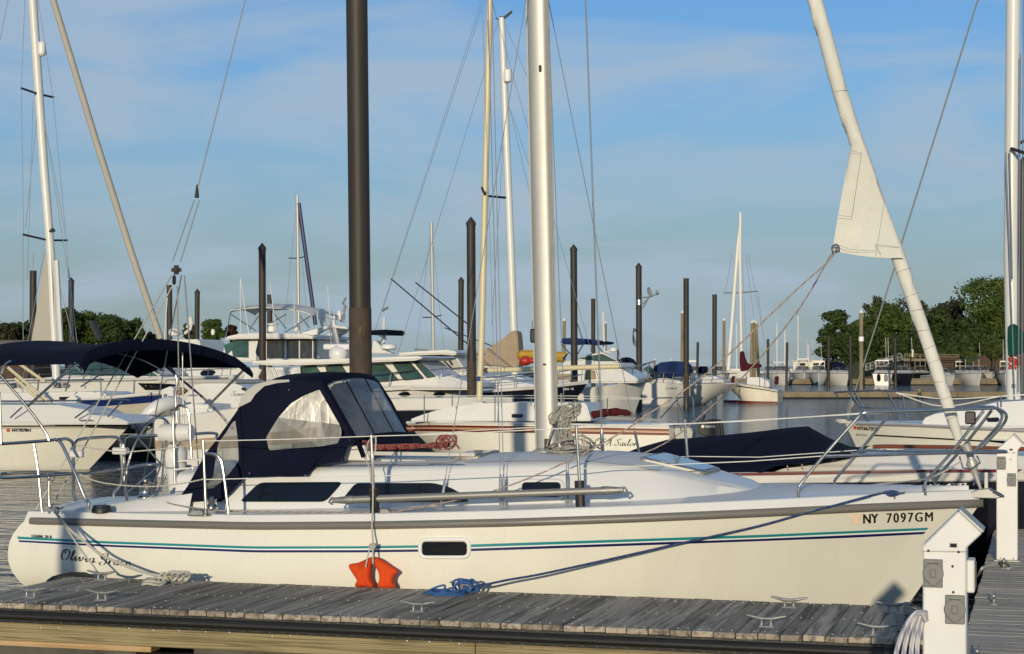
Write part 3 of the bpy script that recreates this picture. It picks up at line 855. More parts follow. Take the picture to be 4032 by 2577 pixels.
# saloon windows
def dark_window(zm, poly, r, name='saloon_window'):
    pr = round_poly([(x, y, 0) for x, y in poly], r, 4)
    P = [on(*zm(p.x, p.y), cabin_y) for p in pr]
    g = MB(); g.prism([(p[0], p[1] - .008, p[2]) for p in P], (0, .012, 0))
    return g.build(name, m_glass, boat, bevel=.003)
dark_window(B2, [(312, 1158), (488, 990), (1214, 985), (1060, 1158)], 50)
dark_window(B2, [(1188, 1158), (1318, 996), (1990, 994), (2130, 1028), (2260, 1100), (2310, 1158)], 40)
framed(boat, B3, rrect(968, 738, 1372, 930, 70), rrect(1005, 770, 1336, 895, 32), cabin_y, 'cabin_portlight', m_white, proud=.018)
# hand rail on the coachroof edge
hr = [on(*B2(*k), lambda x, z: 14.10) for k in ((935, 858), (1180, 852), (1720, 848), (2199, 846))] + [on(*B3(*k), lambda x, z: 14.10) for k in ((200, 622), (450, 622), (510, 632), (540, 655), (548, 680))]
rail_ = MB().tube(smooth_path(hr, 4), .012, 8).build('hand_rail', m_steel, boat)
for k in (B2(1180, 905), B2(1720, 900), B2(935, 905)):
    p = at(*k, 14.10); MB().tube([p, (p[0], 14.10, p[2] + .055)], .009, 6).build('rail_foot', m_steel, rail_)
# roof hatches
def hatch(poly_px, zm, v_list, lift, name='deck_hatch'):
    P = [Vector(at(*zm(*k), v)) for k, v in zip(poly_px, v_list)]
    for p in P: p.z = roofz(p.x, p.y) + .004
    c = sum(P, Vector()) / len(P)
    fr = MB(); rp = round_poly(P, .06, 3)
    fr.hexa([p + Vector((0, 0, -.04)) for p in rp], [p + Vector((0, 0, lift)) for p in rp])
    f_ = fr.build(name, m_pole, boat, bevel=.006)
    ip_ = [c + (p - c) * .86 for p in rp]
    MB().hexa([p + Vector((0, 0, lift * .5)) for p in ip_], [p + Vector((0, 0, lift + .006)) for p in ip_]).build('hatch_pane', m_hatch, f_)
    return f_
m_hatch = M('smoked_hatch', (0.06, 0.10, 0.15), 0.08, var=0.1, spec=0.6, coat=.3)
hatch([(385, 590), (640, 600), (820, 560), (540, 515)], B3, (14.40, 14.40, 15.05, 15.05), .02)
hatch([(250, 610), (835, 768), (970, 728), (470, 575)], B4, (14.42, 14.52, 15.1, 15.2), .025)
# mast collar, roof track, organiser
pm = at(*B3(1225, 515), CL)
MB().lathe([(.13, -.03), (.13, .012), (.10, .02), (0, .02)], (pm[0], CL, roofz(pm[0], CL)), 16).build('mast_step', m_alu, boat)
a = at(*B2(1545, 748), 14.35); b = at(*B2(1930, 760), 14.35)
MB().box(a[0], b[0], 14.34, 14.37, roofz(a[0], 14.35), roofz(a[0], 14.35) + .02).build('genoa_track', m_alu, boat)
# companionway slider and traveller with red control lines
a = at(*B2(1200, 800), 14.3)
tv = MB(); tv.hexa([(a[0], 14.3, a[2]), (a[0] + .25, 14.3, a[2]), (a[0] + .25, 14.42, a[2]), (a[0], 14.42, a[2])], [(a[0] + .06, 14.3, a[2] + .13), (a[0] + .2, 14.3, a[2] + .13), (a[0] + .2, 14.42, a[2] + .13), (a[0] + .06, 14.42, a[2] + .13)])
tv.build('traveller_riser', m_white, boat, bevel=.01)
a = at(*B2(1270, 720), 14.36)
MB().box(a[0] - .04, a[0] + 1.1, 14.35, 14.41, a[2] - .03, a[2]).build('traveller_track', m_alu, boat)
MB().box(a[0] - .05, a[0] + .04, 14.33, 14.42, a[2], a[2] + .07).build('traveller_car', m_galv, boat, bevel=.006)

# ---- spars
mb_, mt_ = at(*B3(1225, 512), CL), at(2118, 0, CL)
dx = (mt_[0] - mb_[0]) / (mt_[2] - mb_[2])
HT = 11.9
mtop = (mb_[0] + dx * (HT - mb_[2]), CL, HT)
def mast_ring(x, z, a=.092, b=.062, n=24):
    r = []
    for k in range(n):
        t = 2 * math.pi * k / n
        ex_ = 2 / 2.6
        r.append((x + a * math.copysign(abs(math.cos(t)) ** ex_, math.cos(t)), CL + b * math.copysign(abs(math.sin(t)) ** ex_, math.sin(t)), z))
    return r
zz = [roofz(mb_[0], CL), 3, 5, 8, HT]
mast = MB().loft([mast_ring(mb_[0] + dx * (z - mb_[2]), z) for z in zz]).build('mast', m_alu, boat, smooth=60)
MB().loft([[(mb_[0] + dx * (z - mb_[2]) - .088 + a, CL + b, z) for a, b in ((0, -.016), (-.016, -.016), (-.016, .016), (0, .016))] for z in zz]).build('sail_track', m_galv, mast)
# mast fittings: winch plate, exit boxes, masthead light box
for z_, w_, h_ in ((B3(1220, 445), .05, .10), (A3(1195, 958), .028, .014), (D2(877, 378), .022, .055)):
    p = at(*z_, CL - .07)
    MB().box(p[0] - w_ / 2, p[0] + w_ / 2, CL - .078, CL - .06, p[2] - h_ / 2, p[2] + h_ / 2).build('mast_fitting', m_dark, mast, bevel=.004)
p = at(*A3(1110, 710), CL)
MB().box(p[0] - .035, p[0] + .05, CL - .03, CL + .03, p[2] - .06, p[2] + .06).build('steaming_light', m_dark, mast, bevel=.012)
MB().box(p[0] - .02, p[0] + .02, CL - .02, CL + .02, p[2] + .062, p[2] + .13).build('deck_light', m_galv, mast, bevel=.01)
# halyards down the mast, with the hank of line at its foot
hy = MB()
for k, (x0, x1) in enumerate(((.10, .135), (.115, .15))):
    P = [(mb_[0] + dx * (z - mb_[2]) + (x0 if z < 7 else x0 * .6) , CL - .085 - .01 * k, z) for z in (1.75, 3, 5, 8, 11.5)]
    hy.tube(smooth_path(P, 4), .006, 6)
hy.build('halyard', m_halyard, mast)
# standing rigging (x/v/z of foot from the photo, head on the mast)
def wire(name, foot, head, r=.0035, part=boat, turn=True, mat=None):
    o = MB().tube([foot, head], r, 6).build(name, mat or m_wire, part)
    if turn:
        f, h_ = Vector(foot), Vector(head); d_ = (h_ - f).normalized()
        MB().tube([f, f + d_ * .05, f + d_ * .06, f + d_ * .22, f + d_ * .26], [.009, .009, .012, .012, .005], 8).build('turnbuckle', m_steel, o)
    return o
def top_at(px, py, v): return at(px, py, v)
def extend(a, b, z):
    a, b = Vector(a), Vector(b); return a + (b - a) * ((z - a.z) / (b.z - a.z))
f = at(*B3(820, 985), 13.84); hd = at(*D2(590, 0), 14.1); wire('upper_shroud', f, extend(f, hd, 6.4))
f = at(*B3(848, 985), 13.84); hd = at(*D2(612, 0), 14.2); wire('intermediate_shroud', f, extend(f, hd, 6.4))
f = at(*B3(290, 1015), 13.84); hd = at(*D2(800, 0), 14.75); wire('aft_lower_shroud', f, extend(f, hd, 5.6))
f = at(*B3(1400, 960), 13.9); hd = at(*D2(925, 150), 14.8); wire('forward_lower_shroud', f, extend(f, hd, 5.4))
f = at(*B3(1695, 560), 15.95); hd = at(*D2(1125, 0), 15.7); wire('upper_shroud', f, extend(f, hd, 6.6))
f = at(*B3(1705, 560), 15.96); hd = at(*D2(1130, 0), 15.6); wire('intermediate_shroud', f, extend(f, hd, 6.4))
f = at(*B3(2025, 560), 15.9); hd = at(*D2(922, 0), 15.05); wire('forward_lower_shroud', f, extend(f, hd, 5.8))
for z_, v in ((B3(833, 985), 13.84), (B3(285, 1012), 13.84), (B3(1402, 970), 13.9)):
    p = at(*z_, v)
    MB().box(p[0] - .028, p[0] + .028, v - .004, v + .004, p[2] - .06, p[2] + .05).build('chainplate', m_steel, boat)
    MB().box(p[0] - .06, p[0] + .06, v - .025, v + .025, p[2] - .066, p[2] - .058).build('chainplate_base', m_steel, boat)
# backstay with its split legs and tackle
b1, b2 = at(*DD(577, 0), CL), at(*DD(463, 450), CL)
MB().tube([b2, b1, extend(b2, b1, 7.0), (mtop[0] - .15, CL, HT)], .005, 6).build('backstay', m_wire, boat)
p0 = Vector(b2); p1 = Vector(at(*A1(1527, 140), CL))
MB().hexa([p0 + Vector(k) for k in ((-.022, -.012, -.06), (.02, -.012, -.06), (.02, .012, -.06), (-.022, .012, -.06))], [p0 + Vector(k) for k in ((-.004, -.008, .06), (.010, -.008, .06), (.010, .008, .06), (-.004, .008, .06))]).build('backstay_plate', m_dark, boat, bevel=.006)
for k in (-.05, .05): MB().tube([p0 + Vector((k * .5, 0, -.08)), p1 + Vector((k * .8, 0, .07))], .0045, 6).build('backstay_leg', m_wire, boat)
MB().box(p1.x - .048, p1.x + .048, CL - .03, CL + .03, p1.z - .042, p1.z + .042).build('backstay_adjuster', m_dark, boat, bevel=.025, segs=2)
p2 = Vector(at(*A1(1508, 225), CL))
MB().box(p2.x - .018, p2.x + .018, CL - .02, CL + .02, p2.z - .05, p2.z + .045).build('backstay_block', m_dark, boat, bevel=.02)
e1 = at(*B1(310, 900), 13.95); e2 = (e1[0], 15.85, e1[2])
k1 = at(*A1(1320, 530), 14.5)
for a, b, m in ((p1 + Vector((-.05, 0, -.05)), e1, m_wire), (p2 + Vector((-.02, 0, -.06)), (e1[0] + .12, e1[1] + .05, e1[2] + .02), r_white), (p1 + Vector((.05, 0, -.05)), e2, m_wire), (p2 + Vector((.03, 0, -.06)), (e2[0] + .8, CL + .2, e2[2] - .05), r_grey), (p1 + Vector((.08, 0, -.05)), (e2[0] + .95, CL + .3, e2[2]), m_wire)):
    MB().tube([a, b], .006, 6).build('backstay_leg', m, boat)

# ---- furled headsail on the forestay
def sailc(px, py): return Vector(at(px, py, CL))
fp = [DD(1917, 0), DD(1965, 180), DD(2012, 330), DD(2062, 470), DD(2110, 600), DD(2152, 720), DD(2195, 850), DD(2235, 970), DD(2254, 1035)]
fr_ = [.062, .063, .061, .060, .058, .055, .052, .049, .036]
P = [sailc(*k) for k in fp]
topd = (P[0] - P[1]).normalized()
tp = extend(P[1], P[0], 11.0)
path = [tp, extend(P[1], P[0], 8.0)] + P
rad = [.02, .06] + fr_
# spiral wraps: radius ripples along the roll
pp, rr2 = [], []
for i in range(len(path) - 1):
    m_ = 26
    for k in range(m_):
        t = k / m_; pp.append(Vector(path[i]).lerp(Vector(path[i + 1]), t)); rr2.append((rad[i] + (rad[i + 1] - rad[i]) * t))
pp.append(Vector(path[-1])); rr2.append(rad[-1])
sm_ = MB(); rows = []
acc = 0
for i, (c, r) in enumerate(zip(pp, rr2)):
    if i: acc += (pp[i] - pp[i - 1]).length
    row = []
    for k in range(20):
        a = 2 * math.pi * k / 20
        ph = (a + acc * 7.5) % (2 * math.pi)
        q = r * (1.0 + .17 * (ph / (2 * math.pi)) - .085 + .012 * math.sin(acc * 31 + a * 3) + .01 * math.sin(acc * 13 - a * 2))
        row.append((c.x + q * math.cos(a) * .93, c.y + q * math.sin(a) * .93, c.z + q * math.cos(a) * .28))
    rows.append(row)
sm_.loft(rows)
headsail = sm_.build('furled_headsail', m_sail, boat, smooth=70)
for k in ((1950, 232), (2130, 640), (2147, 690), (2163, 735), (2176, 775), (2187, 815), (2199, 853), (2211, 895), (2222, 935), (2235, 985)):
    c = sailc(*DD(*k)); j = min(range(len(pp)), key=lambda i: (pp[i] - c).length); c = pp[j]; r = rr2[j] * 1.02
    MB().tube([(c.x + r * math.cos(a), c.y + r * math.sin(a), c.z + r * math.cos(a) * .28 - .35 * r * math.sin(a * .5 + j)) for a in [math.pi * (1 + i / 12) for i in range(13)]], .0014, 4).build('seam', m_stitch, headsail)
# the clew flag hanging out of the roll
cw = [(2003, 328), (1993, 380), (1982, 440), (1971, 500), (1961, 560), (1960, 582), (1985, 588), (2030, 596), (2080, 603), (2122, 606), (2100, 540), (2068, 440), (2040, 350), (2018, 300)]
L_ = [DD(2003, 328), DD(1993, 385), DD(1982, 445), DD(1971, 505), DD(1962, 560), DD(1958, 590)]
Rr = [DD(2022, 320), DD(2048, 390), DD(2070, 455), DD(2092, 520), DD(2112, 580), DD(2124, 607)]
rows = []
for i, (a, b) in enumerate(zip(L_, Rr)):
    row = []
    for k in range(9):
        t = k / 8
        p = Vector(at(a[0] + (b[0] - a[0]) * t, a[1] + (b[1] - a[1]) * t + (10 if i == 5 and 0 < t < 1 else 0) * math.sin(t * 3.1), CL - .09 - .02 * math.sin(t * 3.1 + i) + .06 * (1 - t)))
        row.append(p)
    rows.append(row)
fl = MB().grid(rows).thick((0, .012, 0)).build('clew', m_sail, headsail, smooth=60)
st_ = MB()
for poly in ([(2002, 355), (2026, 360), (2003, 510), (1970, 507)], [(2072, 598), (2058, 575), (2115, 582)], [(2060, 600), (2080, 470), (2062, 420)], [(1962, 572), (2000, 588), (2060, 590)]):
    for a, b in zip(poly, poly[1:]):
        q1 = Vector(at(*DD(*a), CL - .125)); q2 = Vector(at(*DD(*b), CL - .125)); st_.tube([q1, q2], .0013, 4)
st_.build('stitch_line', m_stitch, fl)
ck = Vector(at(*DD(1965, 585), CL - .10))
MB().tube([ck + Vector((.03 * math.cos(t), 0, .03 * math.sin(t))) for t in [k * math.pi / 8 for k in range(16)]], .008, 6, closed=True).build('clew_ring', m_steel, fl)
# furling drum and tack
q = [Vector(at(*B5(*k), CL)) for k in ((1690, 440), (1725, 510), (1740, 565), (1750, 610), (1765, 665), (1785, 720), (1825, 830))]
MB().tube(q, [.045, .03, .03, .05, .03, .022, .010], 14).build('furling_drum', m_alu, boat, smooth=60)
MB().tube(pts(B5, CL - .06, [(1640, 545), (1670, 645), (1745, 655), (1820, 600), (1790, 540)]), .008, 6).build('drum_cage', m_steel, boat)

# ---- stemhead fitting and anchor roller
ar = [at(*B5(*k), CL - .05) for k in ((1640, 895), (1720, 905), (1960, 912), (2010, 900), (1985, 870), (1900, 822), (1800, 832))]
MB().prism(ar, (0, .10, 0)).build('anchor_roller', m_galv, boat, bevel=.006)
MB().tube(smooth_path(pts(B5, CL - .07, [(1905, 830), (1960, 850), (2020, 885), (2010, 895), (1930, 850)]), 4), .007, 6).build('roller_bail', m_steel, boat)
p = at(*B5(1872, 780), CL); MB().box(p[0] - .016, p[0] + .016, CL - .008, CL + .008, p[2] - .10, p[2] + .09).build('stem_toggle', m_galv, boat, bevel=.004)
def bow_cleat(zm, a, b, v, name='deck_cleat'):
    A, Bq = Vector(at(*zm(*a), v)), Vector(at(*zm(*b), v))
    c = MB(); m_ = (A + Bq) / 2
    c.tube([A, m_ + (A - m_) * .5 + Vector((0, 0, -.008)), m_ + (Bq - m_) * .5 + Vector((0, 0, -.008)), Bq], [.006, .010, .010, .006], 8)
    for t in (.38, .62): q = A.lerp(Bq, t); c.tube([q, q + Vector((0, 0, -.05))], .008, 6)
    return c.build(name, m_steel, boat)
bow_cleat(B5, (930, 860), (1170, 858), 14.45)
bow_cleat(B5, (1090, 825), (1285, 828), 15.35)

# ---- bow pulpit
def rail(name, zm, v, l, r=.0125, n=5, vv=None):
    P = [at(*zm(x, y), (vv[i] if vv else v)) for i, (x, y) in enumerate(l)]
    return MB().tube(smooth_path(P, n), r, 10).build(name, m_steel, boat)
rail('pulpit_rail', B5, 0, [(248, 900), (246, 830), (275, 770), (500, 500), (740, 230), (800, 175), (900, 160), (1400, 145), (1850, 132), (1960, 130), (2030, 165), (2045, 215), (2000, 290), (1830, 470)], vv=[14.16, 14.16, 14.17, 14.2, 14.25, 14.27, 14.3, 14.5, 14.72, 14.8, 14.84, 14.86, 14.88, 14.88])
rail('pulpit_rail', B5, 0, [(560, 830), (558, 770), (590, 715), (800, 470), (1010, 210), (1060, 155), (1200, 140), (1600, 128), (1880, 118), (1950, 125), (2000, 170), (2005, 220), (1950, 310), (1770, 500)], vv=[15.5, 15.5, 15.48, 15.45, 15.4, 15.38, 15.35, 15.2, 15.02, 14.98, 14.95, 14.93, 14.92, 14.92])
rail('pulpit_leg', B5, 0, [(1345, 882), (1342, 800), (1375, 730), (1580, 500), (1850, 150)], vv=[14.62, 14.62, 14.63, 14.66, 14.72])
rail('pulpit_leg', B5, 0, [(1432, 870), (1430, 780), (1460, 710), (1650, 490), (1920, 145)], vv=[15.18, 15.18, 15.16, 15.1, 15.04])
rail('pulpit_mid_rail', B5, 0, [(440, 545), (900, 535), (1500, 518), (1960, 510), (2045, 505), (1960, 498), (1500, 500), (770, 492)], vv=[14.2, 14.3, 14.55, 14.8, 14.9, 15.0, 15.2, 15.42], n=6)
p = at(*B5(1735, 205), 14.7)
MB().box(p[0] - .04, p[0] + .04, 14.66, 14.74, p[2] - .055, p[2] + .045).build('navigation_light', m_dark, boat, bevel=.01)

# ---- stanchions and lifelines
def stanchion(zm, a, b, v, r=.0125):
    A, Bq = at(*zm(*a), v), at(*zm(*b), v)
    o = MB().tube([A, Bq], r, 10).build('stanchion', m_steel, boat)
    MB().lathe([(.035, 0), (.035, .008), (.018, .016), (.018, .06), (0, .06)], (Bq[0], v, Bq[2] - .01), 10).build('stanchion_base', m_steel, o)
stanchion(B1, (1760, 295), (1785, 935), 13.50)
stanchion(B2, (1455, 580), (1482, 1240), 13.50)
stanchion(B3, (1470, 280), (1512, 978), 13.66)
stanchion(B3, (1133, 285), (1155, 530), 16.25)
stanchion(B4, (650, 225), (685, 700), 16.1)
rail('gate_brace', B1, 13.50, [(1770, 412), (1850, 415), (1900, 450), (1930, 540), (1980, 935)])
MB().tube(pts(B1, 13.50, [(1760, 303)]) + pts(B2, 13.5, [(700, 618), (1455, 590)]) + pts(B2, 13.55, [(2199, 570)]) + pts(B3, 13.66, [(800, 330), (1470, 298)]) + [at(*B4(0, 292), 13.8), at(*B4(1200, 240), 14.1), at(*B5(800, 170), 14.27)], .0042, 6).build('lifeline', m_wwire, boat)
MB().tube(pts(B2, 13.5, [(20, 965), (700, 950), (1470, 935)]) + pts(B3, 13.66, [(800, 684), (1490, 652)]) + [at(*B4(0, 640), 13.85), at(*B4(1200, 588), 14.05), at(*B5(440, 543), 14.2)], .0042, 6).build('lifeline', m_wwire, boat)
MB().tube(pts(B3, 16.25, [(0, 365), (600, 320), (1133, 292)]) + [at(*B4(0, 268), 16.2), at(*B4(655, 262), 16.1), at(*B5(1040, 165), 15.38)], .0042, 6).build('lifeline', m_wwire, boat)
MB().tube([at(*B4(370, 565), 16.15), at(*B4(680, 545), 16.1), at(*B4(1300, 552), 15.8), at(*B5(750, 492), 15.42)], .0042, 6).build('lifeline', m_wwire, boat)
# gate lines of soft rope between pushpit and first stanchion
MB().tube(smooth_path(pts(B1, 13.52, [(650, 335), (850, 372), (1090, 395), (1400, 370), (1700, 335), (1760, 305)]), 4), .006, 6).build('gate_line', r_white, boat)
MB().tube(smooth_path(pts(B1, 13.52, [(690, 590), (850, 655), (1090, 688), (1350, 695), (1600, 665), (1770, 630)]), 4), .006, 6).build('gate_line', r_white, boat)

# ---- stern pushpit
rail('pushpit_rail', B1, 0, [(-60, 330), (150, 318), (420, 298), (490, 292), (540, 340), (650, 580), (740, 800), (770, 840), (768, 905)], vv=[13.75, 13.7, 13.65, 13.65, 13.64, 13.6, 13.58, 13.57, 13.57], r=.014)
rail('pushpit_rail', B1, 0, [(500, 292), (580, 285), (630, 320), (635, 420), (635, 700), (640, 770), (660, 820)], vv=[13.66, 13.8, 13.9, 13.9, 13.9, 13.9, 13.9], r=.014)
rail('pushpit_rail', B1, 0, [(635, 390), (660, 310), (740, 280), (980, 268), (1035, 300), (1050, 420), (1055, 650), (990, 750), (985, 790)], vv=[14.0, 14.05, 14.2, 14.6, 14.7, 14.7, 14.7, 14.7, 14.7], r=.014)
rail('pushpit_rail', B1, 0, [(1105, 790), (1085, 720), (1075, 500), (1070, 320), (1110, 262), (1250, 258), (1600, 245), (1860, 235), (1870, 300), (1868, 600)], vv=[14.9, 14.9, 14.9, 14.9, 15.0, 15.3, 16.0, 16.3, 16.3, 16.3], r=.014)
rail('pushpit_mid_rail', B1, 0, [(640, 585), (350, 605), (40, 620), (0, 600), (40, 585), (300, 575), (700, 585), (1040, 545), (1300, 505), (1650, 520)], vv=[13.6, 13.65, 13.75, 13.8, 13.9, 14.0, 14.2, 14.7, 15.2, 15.8], r=.014)
rail('pushpit_leg', B1, 13.7, [(292, 318), (330, 560), (365, 918)], r=.013)
rail('pushpit_leg', B1, 13.95, [(425, 600), (425, 800), (432, 870)], r=.013)
p = at(*B1(660, 415), 13.88); MB().box(p[0] - .06, p[0] + .06, 13.86, 13.92, p[2] - .03, p[2] + .03).build('horseshoe_clip', m_plast, boat, bevel=.01)
p = at(*B1(1045, 388), 14.7); MB().box(p[0] - .07, p[0] + .07, 14.66, 14.74, p[2] - .03, p[2] + .03).build('horseshoe_clip', m_plast, boat, bevel=.01)

# ---- cockpit: coamings, winch, wheel, binnacle, guard
co = MB(); rows = []
for x in [-7.9, -7.6, -7.3, -7.0, -6.8, CS[0][0] + .04]:
    zt = deckz(x) + .03 + .17 * min(max((x + 7.9) / 1.3, 0), 1)
    zb = deckz(x) - .02
    rows.append([(x, 13.85, zb), (x, 13.93, zt - .02), (x, 13.98, zt), (x, 14.22, zt), (x, 14.26, zt - .03), (x, 14.26, zb - .2)])
co.loft(rows); co.build('cockpit_coaming', m_white, boat, smooth=40)
MB().loft([[(p[0], 2 * CL - p[1], p[2]) for p in r] for r in rows]).build('cockpit_coaming', m_white, boat, smooth=40)
wp = at(*B1(1262, 805), 14.1)
wi = MB(); wi.lathe([(.075, 0), (.075, .02), (.055, .04), (.05, .09), (.062, .11), (.066, .135), (.03, .15), (.03, .165), (0, .165)], wp, 18).build('winch', m_steel, boat, smooth=40)
wp2 = at(*B1(1835, 900), 13.75)
MB().lathe([(.05, 0), (.05, .03), (.03, .05), (.04, .09), (.02, .11), (0, .11)], (wp2[0], 13.75, wp2[2]), 14).build('winch', m_steel, boat, smooth=40)
vp = at(*B1(880, 880), 13.75)
MB().lathe([(.085, -.04), (.085, -.01), (.075, .005), (.07, .02), (.0, .025)], vp, 16).build('deck_vent', m_dark, boat, smooth=40)
# steering wheel (seen nearly edge-on) and pedestal
wc = Vector(at(*B1(1290, 500), 14.9)); 
MB().tube([wc + Vector((.10 * math.sin(t), .40 * math.cos(t), .42 * math.sin(t))) for t in [k * math.pi / 24 for k in range(48)]], .013, 8, closed=True).build('steering_wheel', m_steel, boat)
sp = MB()
for k in range(5):
    t = k * 2 * math.pi / 5; sp.tube([wc + Vector((.12, 0, 0)), wc + Vector((.10 * math.sin(t), .40 * math.cos(t), .42 * math.sin(t)))], .008, 6)
sp.build('wheel_spokes', m_steel, boat)
q = [Vector(at(*B1(*k), 14.9)) for k in ((1525, 760), (1525, 600), (1520, 480), (1515, 400), (1515, 330))]
MB().tube(q, [.065, .08, .105, .115, .07], 14).build('binnacle', m_plast, boat, smooth=60)
q = [Vector(at(*B1(*k), 14.85)) for k in ((1395, 235), (1420, 235), (1560, 232), (1660, 228))]
MB().tube(q, [.075, .085, .085, .07], 14).build('instrument_pod', m_plast, boat, smooth=40)
rail('binnacle_guard', B1, 14.75, [(1515, 670), (1508, 400), (1500, 120), (1520, 30), (1565, -5), (1620, 25), (1640, 110), (1650, 300), (1660, 450)], r=.0125)
MB().tube(pts(B1, 14.8, [(1395, 745), (1420, 450), (1440, 295)]), .010, 6).build('engine_control', m_steel, boat)
tb = [at(*B1(*k), 14.8) for k in ((1440, 480), (1750, 455), (1750, 470), (1440, 496))]
MB().prism(tb, (0, .3, 0)).build('cockpit_table', m_plast, boat, bevel=.004)
tb = [at(*B1(*k), 14.7) for k in ((1490, 545), (1700, 520), (1700, 536), (1490, 562))]
MB().prism(tb, (0, .3, 0)).build('cockpit_table', m_plast, boat, bevel=.004)

# ---- spinnaker pole stowed along the stanchions
a, b = Vector(at(*B2(1300, 1140), 13.47)), Vector(at(*B3(1690, 842), 13.60))
sp_ = MB().tube([a, b], .029, 14).build('spinnaker_pole', m_pole, boat, smooth=60)
d_ = (b - a).normalized()
for s_, e in ((-1, a), (1, b)):
    c = MB(); c.tube([e, e + d_ * s_ * .04, e + d_ * s_ * .12, e + d_ * s_ * .17], [.034, .034, .026, .020], 10)
    c.tube([e + d_ * s_ * .12 + Vector((0, 0, .01)), e + d_ * s_ * .18 + Vector((0, 0, .018)), e + d_ * s_ * .20 + Vector((0, 0, -.01)), e + d_ * s_ * .17 + Vector((0, 0, -.03))], .011, 6)
    c.build('pole_end_fitting', m_galv, sp_, smooth=50)
for zm, x, y, v in ((B2, 1480, 1150, 13.49), (B3, 1500, 868, 13.63)):
    p = at(*zm(x, y), v)
    MB().tube([(p[0], v - .01, p[2] + .10), (p[0] + .01, v - .01, p[2] - .10)], .038, 10).build('pole_holder', m_dark, boat)
# jib car blocks on the side deck
for zm, x, y in ((B2, 1570, 1268), (C1, 1885, 130)):
    p = at(*zm(x, y), 13.55)
    MB().hexa([(p[0] - .09, 13.5, p[2] - .0), (p[0] + .09, 13.5, p[2]), (p[0] + .09, 13.58, p[2]), (p[0] - .09, 13.58, p[2])], [(p[0] - .04, 13.51, p[2] + .05), (p[0] + .04, 13.51, p[2] + .05), (p[0] + .04, 13.57, p[2] + .05), (p[0] - .04, 13.57, p[2] + .05)]).build('sheet_lead', m_galv, boat, bevel=.008)

# ---- dodger (spray hood)
def dp(l, v): return [Vector(at(*B2(x, y), (v if not isinstance(v, list) else v[i]))) for i, (x, y) in enumerate(l)]
side_o = dp([(345, 950), (318, 720), (300, 520), (300, 340), (410, 288), (452, 225), (530, 155), (740, 118), (1015, 120), (1130, 300), (1225, 480), (1322, 655), (1140, 690), (1160, 770), (1192, 808), (1060, 828), (938, 858), (900, 938), (620, 935)], [13.95, 13.96, 13.98, 14.0, 14.04, 14.08, 14.12, 14.16, 14.20, 14.20, 14.2, 14.2, 14.12, 14.1, 14.1, 14.05, 14.0, 13.95, 13.95])
side_i = dp([(545, 600), (650, 430), (760, 305), (880, 235), (1005, 185), (1100, 350), (1180, 490), (1268, 632), (1200, 650), (1000, 680), (800, 695), (570, 712)], [14.08, 14.1, 14.13, 14.16, 14.19, 14.19, 14.19, 14.18, 14.15, 14.12, 14.1, 14.08])
# start both loops at matching corners for an even ring
def rot(P, k): return P[k:] + P[:k]
dodger = thing_part = MB()
dodger.ring(rot(side_o, 2), rot(side_i, 0), 96)
n0 = len(dodger.v)
mir = [(p[0], 2 * CL - p[1], p[2]) for p in dodger.v[:n0]]; fs0 = list(dodger.f)
dodger.add(mir, fs0)
# top: from the near shoulder over to the far shoulder
sh = [(300, 340, 14.0), (360, 250, 14.04), (440, 175, 14.08), (560, 130, 14.12), (760, 112, 14.16), (1015, 120, 14.2)]
rows = []
for x, y, v in sh:
    p = Vector(at(*B2(x, y), v)); r = []
    lift = .075
    for k in range(13):
        t = k / 12; yy = v + (2 * CL - 2 * v) * t
        r.append((p.x + .02 * math.sin(math.pi * t), yy, p.z + lift * (math.sin(math.pi * t) ** .6)))
    rows.append(r)
top_rows = rows
dodger.grid(rows[2:])
# windscreen frame
WT = dp([(1015, 120)], 14.2)[0]; WB = dp([(1322, 655)], 14.2)[0]
def arc(p, lift, n=13, v=None):
    v = p.y; return [Vector((p.x + .02 * math.sin(math.pi * k / (n - 1)), v + (2 * CL - 2 * v) * k / (n - 1), p.z + lift * (math.sin(math.pi * k / (n - 1)) ** .6))) for k in range(n)]
tA, bA = arc(WT, .075), arc(WB, .03)
scr_o = tA + bA[::-1]
def wsp(t, w):   # point on the screen: t down, w across
    a = tA; k = w * 12; i = min(int(k), 11); f = k - i
    return (a[i].lerp(a[i + 1], f)).lerp(bA[i].lerp(bA[i + 1], f), t)
wr = []
for t in (0, .08, .93, 1.0): wr.append([wsp(t, k / 24) for k in range(25)])
dodger.grid([wr[0], wr[1]]); dodger.grid([wr[2], wr[3]])
for wa, wb in ((0, .055), (.945, 1.0), (.32, .335), (.665, .68)):
    dodger.grid([[wsp(.08 + .85 * k / 8, wa) for k in range(9)], [wsp(.08 + .85 * k / 8, wb) for k in range(9)]])
dodger.grid([[p + Vector((0, 0, 0)) for p in bA], [Vector((p.x + .05, p.y, p.z - .12)) for p in bA]])
dodg = dodger.build('dodger', m_canvas, boat, smooth=50)
dodg['label'] = 'navy canvas spray hood over the companionway'
MB().grid([dp([(300, 340), (325, 262), (375, 195), (460, 138), (600, 104), (745, 100)], [14.0, 14.02, 14.04, 14.08, 14.12, 14.16]), dp([(302, 342), (410, 290), (452, 227), (530, 157), (640, 130), (745, 120)], [13.99, 14.03, 14.06, 14.10, 14.13, 14.155])]).build('grey_aft_strip', m_greyc, dodg)  # paler grey strip along the aft edge of the hood
MB().grid(top_rows[:3]).build('grey_aft_strip', m_greyc, dodg)
gp = MB(); a = top_rows[2]; gp.grid([[Vector(p) + Vector((0, 0, .006)) for p in top_rows[2]], [Vector(p) + Vector((0, 0, .006)) for p in top_rows[3]]])
gp.build('grey_aft_strip', m_greyc, dodg)
MB().face([p + Vector((0, .004, 0)) for p in side_i]).build('side_window', m_vinyl, dodg, smooth=0)
